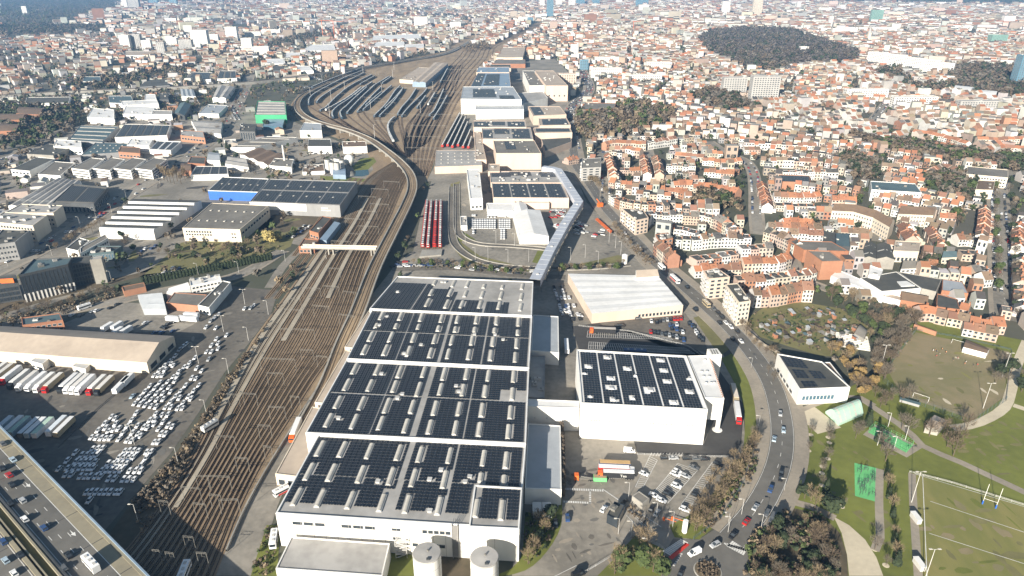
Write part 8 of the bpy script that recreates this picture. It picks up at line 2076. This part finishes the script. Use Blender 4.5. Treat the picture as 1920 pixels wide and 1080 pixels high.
for k,(x, y, c) in enumerate(RY): car(*z4(x, y), c, KIND[k % 5], headpx(*z4(x, y),9,-5), f'{CNAME[c]} car in the truck yard beside the orange workshop, {nth(k)} from the left', 'cars in the truck yard',.1, False)
for k,(x, y, ln) in enumerate(((600,745,8),(655,740,8),(660,770,7),(708,765,8),(970,700,9),(1055,700,13),(1075,680,10))): semi(*z4(x, y), headpx(*z4(x, y),10,-6) if k < 4 else headpx(*z4(x, y),12,1), 'w', 'w', f'white trailer in the truck yard, {nth(k)} from the left', ln=ln, cabin=False, name='trailer', group='trailers in the truck yard')
bus(*z4(470,632),.12, headpx(*z4(470,632),12,-4),8, 'w', 'white box lorry driving on the road above the long warehouse', None, 'box_lorry', 'lorry',3.2)
# --- the many small far cars: one object
def far_cars(pts, rz, cols):
 n = len(pts); pts = np.array(pts); rz = np.array(rz); c, s = np.cos(rz), np.sin(rz)
 def bx(l0, l1, w_, z0, z1):
  f = []
  for sx, sy, z in ((l0,-w_, z0),(l1,-w_, z0),(l1, w_, z0),(l0, w_, z0),(l0,-w_, z1),(l1,-w_, z1),(l1, w_, z1),(l0, w_, z1)): f.append(np.stack([pts[:,0] + sx * c - sy * s, pts[:,1] + sx * s + sy * c, np.full(n, z)],1))
  return np.stack(f,1).reshape(-1,3)
 V = np.concatenate([bx(-2.15,2.15,.88,.35,.95), bx(-1.6,.7,.75,.95,1.45)]); F = []; T = []; MI = []
 for q, off in ((0,0),(1,8 * n)):
  i = off + (np.arange(n) * 8)[:, None]
  for k, f in enumerate(((4,5,6,7),(0,1,5,4),(1,2,6,5),(2,3,7,6),(3,0,4,7))): F.append(i + np.array(f)[None]); T.append(cols); MI.append(np.full(n,1 if q and k else 0))
 o = link(bpy.data.objects.new('far_cars', np_mesh('far_cars', V, np.concatenate(F),[M['tinted'], M['glass']], np.concatenate(MI), np.concatenate(T)))); o.location.z = .12; o['kind'] = 'stuff'
pts, rz, cl = [],[],[]
def fc(u, v, h, c): pts.append(P(u, v)); rz.append(h); cl.append(CCOL[c])
vert = lambda u, v: headpx(u, v,0,-8)
for x0, x1, n, y0, y1, m in ((425,590,10,575,632,5),(540,590,3,505,550,4),(628,700,5,575,632,5),(640,660,2,650,712,5),(425,440,2,540,545,1),(430,440,1,655,672,2),(670,680,1,535,548,2)):
 for i in range(n):
  for j in range(m): u, v = c5(x0 + (x1 - x0) * i / max(n - 1,1), y0 + (y1 - y0) * j / max(m - 1,1)); fc(u, v, vert(u, v), 'w')
rr = random.Random(4)
for x0, y0, x1, y1, n in ((1000,495,1110,560,26),(1040,600,1080,635,8),(1185,590,1290,680,22),(1315,645,1405,705,9)):
 for k in range(n): u, v = c5(rr.uniform(x0, x1), rr.uniform(y0, y1)); fc(u, v, headpx(u, v,6,1), rr.choice('wwwsskr'))
def along(nm, o_, dens, cols='wwkkgsbr', px=None, d0=0, d1=1, jitter=.4):
 c = ROADC[nm] if px is None else resample(smooth(PP(px),6),6)[0]
 a, t = resample([tuple(p) for p in c],5.6); n_, tg = normals(a)
 for k in range(int(len(a) * d0), int(len(a) * d1)):
  if rr.random() < dens: p = a[k] + n_[k] * (o_ + rr.uniform(-jitter, jitter)); pts.append(tuple(p)); rz.append(math.atan2(tg[k][1], tg[k][0])); cl.append(CCOL[rr.choice(cols)])
for o_ in (-1.8,1.8,-4.8,4.8): along('boulevard', o_,.3, d0=.56)
for o_ in (-7.5,7.5): along('boulevard', o_,.45, d0=.45)
AVE = [(1882,548),(1878,480),(1874,420),(1872,360),(1880,330)]
for o_ in (-5.2,5.2): along('', o_,.7, px=AVE)
for o_ in (-1.6,1.6): along('', o_,.12, px=AVE)
for px in ([(1418,400),(1416,350),(1410,318),(1395,300)],[(1135,375),(1136,340),(1132,310)],[(1224,345),(1220,300)],[(1128,285),(1180,278),(1240,268)],[(1640,452),(1648,425)],[(1628,235),(1645,215),(1660,195)]):
 for o_ in (-3.6,3.6): along('', o_,.6, px=px)
along('',0,.7, px=[(745,498),(800,500),(850,503),(930,512),(1000,515)]); along('',4,.55, px=[(735,505),(850,503),(960,515),(1000,515)]); along('',-4,.4, px=[(745,490),(780,488),(810,495)])
AV2 = [(30,492),(110,448),(185,400),(262,352),(330,312),(378,276),(418,243),(440,205),(458,170)]
for o_ in (-6.5,6.5): along('', o_,.35, px=AV2)
for o_ in (-2,2): along('', o_,.15, px=AV2)
for px in ([(265,478),(285,462)],[(330,505),(300,520)],[(545,445),(575,425)],[(60,250),(110,235)],[(0,300),(40,290),(60,280)],[(5,310),(60,280)],[(0,325),(25,318)],[(430,200),(445,225)],[(535,160),(580,145),(600,150)],[(540,170),(600,160)],[(1060,560),(1080,600)],[(1045,540),(1062,590)]):
 for o_ in (-2.6,2.6): along('', o_,.8, 'wwwwskgb', px)
along('',0,.5, 'wwskr',[(-60,168),(60,160),(130,146),(210,128),(300,114),(380,104)])
far_cars(pts, rz, np.array(cl))
# ------------------------------------------------------------------ park, sports and street furniture
def frame_thing(name, label, cat, u, v, segs, m='unit', r=.1, rz=0, part='pole', group=None, z=0):
 t = thing(name, label, cat,(*P(u, v), z), rz, group)
 for s in segs:
  mb = MB(); mb.bar(s[0], s[1], s[2] if len(s) > 2 else r,0,6); mb.build(s[3] if len(s) > 3 else part, M[s[4] if len(s) > 4 else m], t)
 return t
a, b = P(1280 + 1685 / 3,720 + 675 / 3), P(1280 + 1760 / 3,720 + 700 / 3); rzg = math.atan2(b[1] - a[1], b[0] - a[0]); L_ = math.dist(a, b)
frame_thing('rugby_goal', 'white H-shaped rugby goal with blue post pads', 'rugby goal',1280 + 1685 / 3,720 + 675 / 3,[((0,0,0),(0,0,10.5),.1, 'post'),((L_,0,0),(L_,0,10.5),.1, 'post'),((0,0,3),(L_,0,3),.08, 'crossbar'),((0,0,0),(0,0,1.8),.28, 'pad', 'blue_wall'),((L_,0,0),(L_,0,1.8),.28, 'pad', 'blue_wall')], 'paint', rz=rzg)
for lb, u, v, rz in (('white football goal at the near end of the worn pitch',1726,748, rzg - .12),('white football goal at the far end of the worn pitch',1797,646, rzg - .12)):
 frame_thing('football_goal', lb, 'football goal', u, v,[((-3.6,0,0),(-3.6,0,2.4),.09, 'post'),((3.6,0,0),(3.6,0,2.4),.09, 'post'),((-3.6,0,2.4),(3.6,0,2.4),.09, 'crossbar'),((-3.6,0,2.4),(-3.6,-1.8,0),.04, 'stay'),((3.6,0,2.4),(3.6,-1.8,0),.04, 'stay')], 'paint', rz=rz, group='football goals')
for lb, u, v, h in (('tall floodlight at the upper corner of the rugby pitch',1709,942,16),('tall floodlight at the lower left of the rugby pitch',1732,1092,16),('floodlight left of the worn football pitch',1652,688,14),('floodlight at the lower right of the worn football pitch',1843,766,15),('tall mast at the right of the worn football pitch',1879,707,15)):
 lamp((u, v), h, lb, 'floodlight', group='sports floodlights')
for k,(u, v) in enumerate(((1665,800),(1645,835),(1675,845),(1697,825))): lamp((u, v),8, f'slim lamp post around the fenced green court, {nth(k)}', arms=1, group='court lamps')
q = PP([(1628,811),(1639,800),(1711,836),(1699,849)])
t = thing('ball_court', 'fenced green multi-sport court with grey border beside the footpath', 'sports court',(*lerp2(q,.5,.5),0)); o_ = tuple(t.location)
mb = MB(); mb.add([(*p,.12) for p in q],[(0,1,2,3)]); mb.build('surface', M['green_paint'], t, o_)
for k in range(4):
 a, b = np.array(q[k]), np.array(q[(k + 1) % 4]); n = max(2, int(np.hypot(*(b - a)) / 2.5))
 mb = MB(); [mb.bar((*(a + (b - a) * i / n),.1),(*(a + (b - a) * i / n),3),.05) for i in range(n)]
 for z in (1.0,2.0,3.0): mb.bar((*a, z),(*b, z),.04)
 mb.build('fence_side', M['green_paint'], t, o_)
rr = random.Random(8)
for k in range(22):
 s, t_ = .12 + .76 * rr.random(),.06 + .88 * (k + .5) / 22
 u, v = q_at([(1603,930),(1642,941),(1644,878),(1602,868)], s, t_); h = rr.uniform(1.8,2.8)
 frame_thing('exercise_bar', f'dark exercise frame on the green park rectangle, {nth(k)} from the front', 'gym frame', u, v,[((-.8,0,0),(-.8,0, h),.07, 'post'),((.8,0,0),(.8,0, h),.07, 'post'),((-.8,0, h),(.8,0, h),.06, 'bar'),((-.8,0, h * .55),(.8,.5, h * .55),.05, 'bar')], 'dark_wall', rz=rr.uniform(0,3), group='exercise frames')
for k,(u, v) in enumerate(((1716,975),(1722,1062))):
 t = thing('dugout', f'small white shelter on the left touchline of the rugby pitch, {("upper", "lower")[k]}', 'dugout',(*P(u, v),.1), math.pi / 2 + .05, 'rugby shelters')
 mb = MB(); mb.box(0,.9,1.1,5,.1,2.2); mb.box(-2.5,0,1.1,.1,1.8,2.2); mb.box(2.5,0,1.1,.1,1.8,2.2); mb.build('wall', M['unit'], t); mb = MB(); mb.box(0,0,2.25,5.3,2.2,.1, bottom=True); mb.build('roof', M['roof_white'], t); mb = MB(); mb.box(0,.4,.5,4.4,.4,.08, bottom=True); mb.build('bench', M['dark_wall'], t)
t = thing('stand_shelter', 'small green roofed shelter between pitch and footpath', 'dugout',(*P(1704,760),.1), rzg); mb = MB(); mb.box(0,.8,1.2,9,.15,2.4); mb.build('wall', M['grey_wall'], t); mb = MB(); mb.box(0,0,2.5,9.4,2.6,.12, bottom=True); mb.build('roof', M['roof_teal'], t)
def fence(px, label, h=3.2, m='roof_teal', step=4, mesh=True):
 c, _ = resample(PP(px), step); t = thing('fence', label, 'fence',(*c[len(c) // 2],0)); o_ = tuple(t.location)
 for p in c: mb = MB(); mb.bar((*p,0),(*p, h),.06); mb.build('post', M[m], t, o_)
 mb = MB()
 for z in np.linspace(.3, h,5): ribbon(mb, c,-.02,.02, float(z), skirt=.05)
 mb.build('rail', M[m], t, o_)
fence([(1655,715),(1665,690),(1718,620)], 'green wire fence along the left side of the worn football pitch')
fence([(1655,715),(1690,748),(1822,794),(1886,752)], 'green wire fence along the near side of the worn football pitch')
fence([(1718,620),(1790,632),(1897,657),(1886,752)], 'green wire fence along the far side of the worn football pitch',1.2)
fence([(1705,886),(1780,905),(1925,950)], 'pale rail along the top of the rugby pitch',1.1, 'unit',5)
fence([(1085,1082),(1160,1036),(1180,1050)], 'thin barrier fence by the entrance trees',1.4, 'unit',4)
fence([(1180,1000),(1246,1030),(1246,1045)], 'thin white fence right of the guard house',1.6, 'unit',3)
fence([(1300,1012),(1350,975),(1395,905),(1408,850)], 'green fence between hedge bank and pavement',1.8, 'roof_teal',4)
fence([(1195,853),(1290,857),(1365,858)], 'pale railing along the top of the striped car park',1.2, 'unit',3)
fence([(1085,612),(1180,622),(1290,650),(1345,690)], 'low pale railing across the lot behind the second hall',1.1, 'unit',3)
fence([(240,712),(225,732),(180,770),(110,840)], 'dotted barrier of dark blocks between lorry yard and new cars',.8, 'dark_wall',3)
mb = MB(); c, _ = resample(PP([(1398,620),(1430,648),(1475,672),(1478,680)]),5); ribbon(mb, c,-.2,.2,1.8, skirt=1.8); tag(mb.build('garden_wall', M['pavement']), 'pale garden wall along the near edge of the allotments', 'wall')
# allotment huts, beds and frames
rr = random.Random(12)
hut_pts = sorted(fillpx([(1420,610),(1450,590),(1520,580),(1590,590),(1620,625),(1590,655),(1500,645),(1450,635)],46))
for k,(u, v) in enumerate(hut_pts):
 t = thing('garden_hut', f'small allotment hut, {nth(k)} from left', 'garden hut',(*P(u, v),.05), rr.choice((.3,.4,1.9)), 'allotment huts')
 w_, d_, h = rr.uniform(1.5,2.9), rr.uniform(1.4,2.3), rr.uniform(1.7,2.2)
 mb = MB(); mb.prism([(-w_ / 2,-d_ / 2),(w_ / 2,-d_ / 2),(w_ / 2, d_ / 2),(-w_ / 2, d_ / 2)],0,[h, h, h + .5, h + .5], top=False); mb.build('wall', M[rr.choice(['brick_wall', 'grey_wall', 'soil', 'grey_wall', 'soil'])], t)
 mb = MB(); e = .25; mb.prism([(-w_ / 2 - e,-d_ / 2 - e),(w_ / 2 + e,-d_ / 2 - e),(w_ / 2 + e, d_ / 2 + e),(-w_ / 2 - e, d_ / 2 + e)],[h, h, h + .58, h + .58],[h + .1, h + .1, h + .68, h + .68], bottom=True); mb.build('roof', M[rr.choice(['roof_mid', 'roof_steel', 'roof_dark', 'roof_teal', 'roof_brown'])], t)
mb = MB()
for k in range(90):
 u, v = fillpx([(1415,612),(1450,585),(1560,580),(1620,622),(1590,660),(1500,648),(1450,640)],1)[0]; x, y = P(u, v)
 mb.col = rr.choice([(.10,.075,.05),(.07,.055,.035),(.13,.11,.07),(.06,.09,.03),(.3,.28,.25),(.09,.11,.04)]); mb.box(x, y,.14, rr.uniform(2,7), rr.uniform(1.2,3.5), rr.uniform(.1,.3),.35 + 1.57 * (k % 2))
o = mb.build('garden_beds', M['tinted']); o['kind'] = 'stuff'
t = thing('bean_frames', 'rows of pale cloches beside the grey curved garden shed', 'cloche',(*P(1598,640),.05),-.35)
for k in range(9):
 mb = MB(); n = 6; pr = [(math.cos(math.pi * i / n) * .7, math.sin(math.pi * i / n) * .9) for i in range(n + 1)]
 for (x0, z0),(x1, z1) in zip(pr[:-1], pr[1:]): mb.quad((-9, k * 2.1 + x0 - 9, z0),(9, k * 2.1 + x0 - 9, z0),(9, k * 2.1 + x1 - 9, z1),(-9, k * 2.1 + x1 - 9, z1))
 mb.build('cloche', M['skylight'], t)
# football players
def person_mesh():
 V = [(0,0,.95),(0,0,1.2),(0,0,1.42),(0,.02,1.55),(0,.03,1.7),(-.1,0,.9),(-.13,.08,.5),(-.14,0,.06),(-.14,.14,.03),(.1,0,.9),(.14,-.12,.5),(.16,-.3,.1),(.16,-.2,.04),(-.2,0,1.4),(-.3,.06,1.12),(-.26,.2,.92),(.2,0,1.4),(.31,-.08,1.13),(.3,.05,.9)]
 E = [(0,1),(1,2),(2,3),(3,4),(0,5),(5,6),(6,7),(7,8),(0,9),(9,10),(10,11),(11,12),(2,13),(13,14),(14,15),(2,16),(16,17),(17,18)]
 RD = [.15,.14,.16,.06,.11,.09,.065,.045,.04,.09,.065,.045,.04,.065,.045,.035,.065,.045,.035]
 me = bpy.data.meshes.new('p'); me.from_pydata(V, E,[]); o = bpy.data.objects.new('p', me); COL.objects.link(o)
 md = o.modifiers.new('s', 'SKIN'); sk = me.skin_vertices[0].data
 for i, r in enumerate(RD): sk[i].radius = (r, r * (.75 if i in (0,1,2) else 1)); sk[i].use_root = i == 0
 o.modifiers.new('d', 'SUBSURF').levels = 1
 dg = bpy.context.evaluated_depsgraph_get(); dg.update(); m2 = bpy.data.meshes.new_from_object(o.evaluated_get(dg)); bpy.data.objects.remove(o)
 m2.name = 'person'; m2.materials.clear()
 for m in (M['carpaint'], M['dark_wall'], M['skin']): m2.materials.append(m)
 for p in m2.polygons:
  z = p.center.z; p.material_index = 2 if z > 1.5 or z < .5 and z > .12 else (1 if z < .98 else 0); p.use_smooth = True
 return m2
M['skin'] = mat('skin',(.45,.28,.2), None,2,.2,.6)
PM = person_mesh()
for k,(x, y) in enumerate(((575,925),(592,920),(602,932),(598,965),(622,950),(668,938),(722,988),(752,978),(797,945),(803,1020),(868,1030),(895,1028),(812,1008),(640,915))):
 o = mobj('person', PM, None,(*P(*zr3(x, y)),.08), k * 1.1); c = ((.75,.72,.7),(.6,.25,.1),(.08,.08,.1),(.6,.1,.08))[k % 4]; o.color = (*c,1)
 tag(o, f'{("white", "orange", "black", "red")[k % 4]} shirted football player on the worn pitch, {nth(k)} in order from the left', 'person', 'players on the worn pitch')
# street lamps
for k,(x, y) in enumerate(((445,875),(540,870),(690,890),(845,885),(600,745),(738,765),(370,745),(1158,875),(1268,855),(1365,905),(1447,738),(1495,780),(1535,830),(1143,665),(1050,870))): lamp(c5(x, y),11, f'slim lamp mast in the works car yard, {nth(k)} of its group', arms=1, group='lamp masts in the works yard', r=.12)
for k,(x, y) in enumerate(((495,755),(595,775),(712,912),(790,630),(575,470),(918,700),(1455,600),(1350,740),(1605,720))): lamp(c4(x, y),8, f'thin lamp post around the works entrance, {nth(k)} of its group', arms=1, group='lamp posts at the entrance', r=.1)
for k,(u, v) in enumerate(((98,480),(60,458),(151,425),(181,412),(210,400),(237,372),(320,325),(300,345),(15,500),(612,487),(535,490),(372,515),(448,512),(210,530))): lamp((u, v),9, f'street lamp along the left roads, {nth(k)} of its group', arms=1, group='street lamps on the left', r=.12)
for k,(u, v) in enumerate(((1422,800),(1408,690),(1470,920),(1365,985))): lamp((u, v),6.5, f'slim street lamp along the boulevard bend, {nth(k)} of its group', arms=1, group='street lamps on the bend', r=.07)
frame_thing('sign_pylon', 'tall white sign pylon on the grass at the works entrance', 'sign', *c4(1010,745),[((0,0,0),(0,0,.6),.9, 'base', 'concrete'),((0,0,.6),(0,0,6.2),1.1, 'panel', 'roof_white')], z=.13)
for k,(x, y) in enumerate(((850,645),(915,640))):
 t = thing('barrier_post', f'orange barrier gate at the works entrance, {("left", "right")[k]}', 'barrier',(*P(*c4(x, y)),.13),-.5, 'entrance barriers'); mb = MB(); mb.box(0,0,.6,.8,.8,1.2); mb.build('post', M['orange'], t); mb = MB(); mb.bar((0,0,1.1),(5,0,1.2),.12); mb.build('arm', M['orange'], t)
t = thing('bus_canopy', 'long orange fence roof beside the boulevard and the works car yard', 'canopy',(*P(1131,424),0)); o_ = tuple(t.location)
q = PP([(1116,411),(1145,437),(1148,433),(1120,408)],2.5); mb = MB(); mb.prism(q,2.2,2.5, bottom=True); mb.build('roof', M['orange'], t, o_)
for k in range(6): p = lerp2(q,0, k / 5) if 0 else np.array(q[0]) + (np.array(q[1]) - np.array(q[0])) * k / 5; mb = MB(); mb.bar((*p,0),(*p,2.3),.1); mb.build('post', M['steel'], t, o_)
p = P(*c5(1563,895)); t = thing('round_tank', 'round white tank beside the road left of the white house', 'tank',(*p,0)); mb = MB(); mb.cyl(0,0,0,7,2.2,16); mb.build('tank', M['white_wall'], t); mb = MB(); mb.cyl(0,0,7,7.8,2.2,16, r2=.3); mb.build('lid', M['roof_white'], t)
mb = MB(); x, y = P(*c5(1380,470)); mb.box(x, y,2,5,3,3.6,.4); mb.bar((x, y,3),(x - 3, y + 4,6.5),.5); tag(mb.build('digger', M['orange']), 'orange digger working beside the boulevard near the skybridge', 'digger')
# round kerb island of the roundabout
p = P(1327,1070); mb = MB(); mb.cyl(*p,.1,.3,5.2,40,0,0, r2=5.0); struct(mb.build('roundabout_kerb', M['concrete']))
mb = MB(); mb.cyl(*p,.28,.8,4.8,32,0,0, r2=2.5); struct(mb.build('roundabout_mound', M['soil']))
scatter_cards('shrubs',[(p[0] + 4.2 * math.cos(i * 2.4) * (i / 26) ** .5, p[1] + 4.2 * math.sin(i * 2.4) * (i / 26) ** .5) for i in range(26)], np.full(26,1.7), np.array([TINT['brown']] * 26),24,.4,80)
for k,(u, v) in enumerate([(1520,815),(1516,845),(1542,875),(1541,887),(1541,910),(1578,950),(1555,830),(1552,860),(1553,820),(1640,1030),(1661,1060)]):
 mb = MB(); mb.cyl(*P(u, v),.03,.09,1.3,10, r2=1.1); struct(mb.build('mulch_ring', M['gravel']))
# ------------------------------------------------------------------ the air
hm = bpy.data.materials.new('haze'); hm.use_nodes = True
nt = hm.node_tree; nt.nodes.remove(nt.nodes['Principled BSDF'])
pv_ = nt.nodes.new('ShaderNodeVolumePrincipled'); pv_.inputs['Color'].default_value = (0.28,0.56,1.0,1); pv_.inputs['Density'].default_value = 0.00009; pv_.inputs['Anisotropy'].default_value = 0.1
nt.links.new(pv_.outputs[0], nt.nodes['Material Output'].inputs['Volume'])
mb = MB(); mb.prism([(-9100,10),(9100,10),(9100,9100),(-9100,9100)],-1,260, bottom=True)
o = mb.build('haze', hm); o['kind'] = 'stuff'
o.location.y = -100
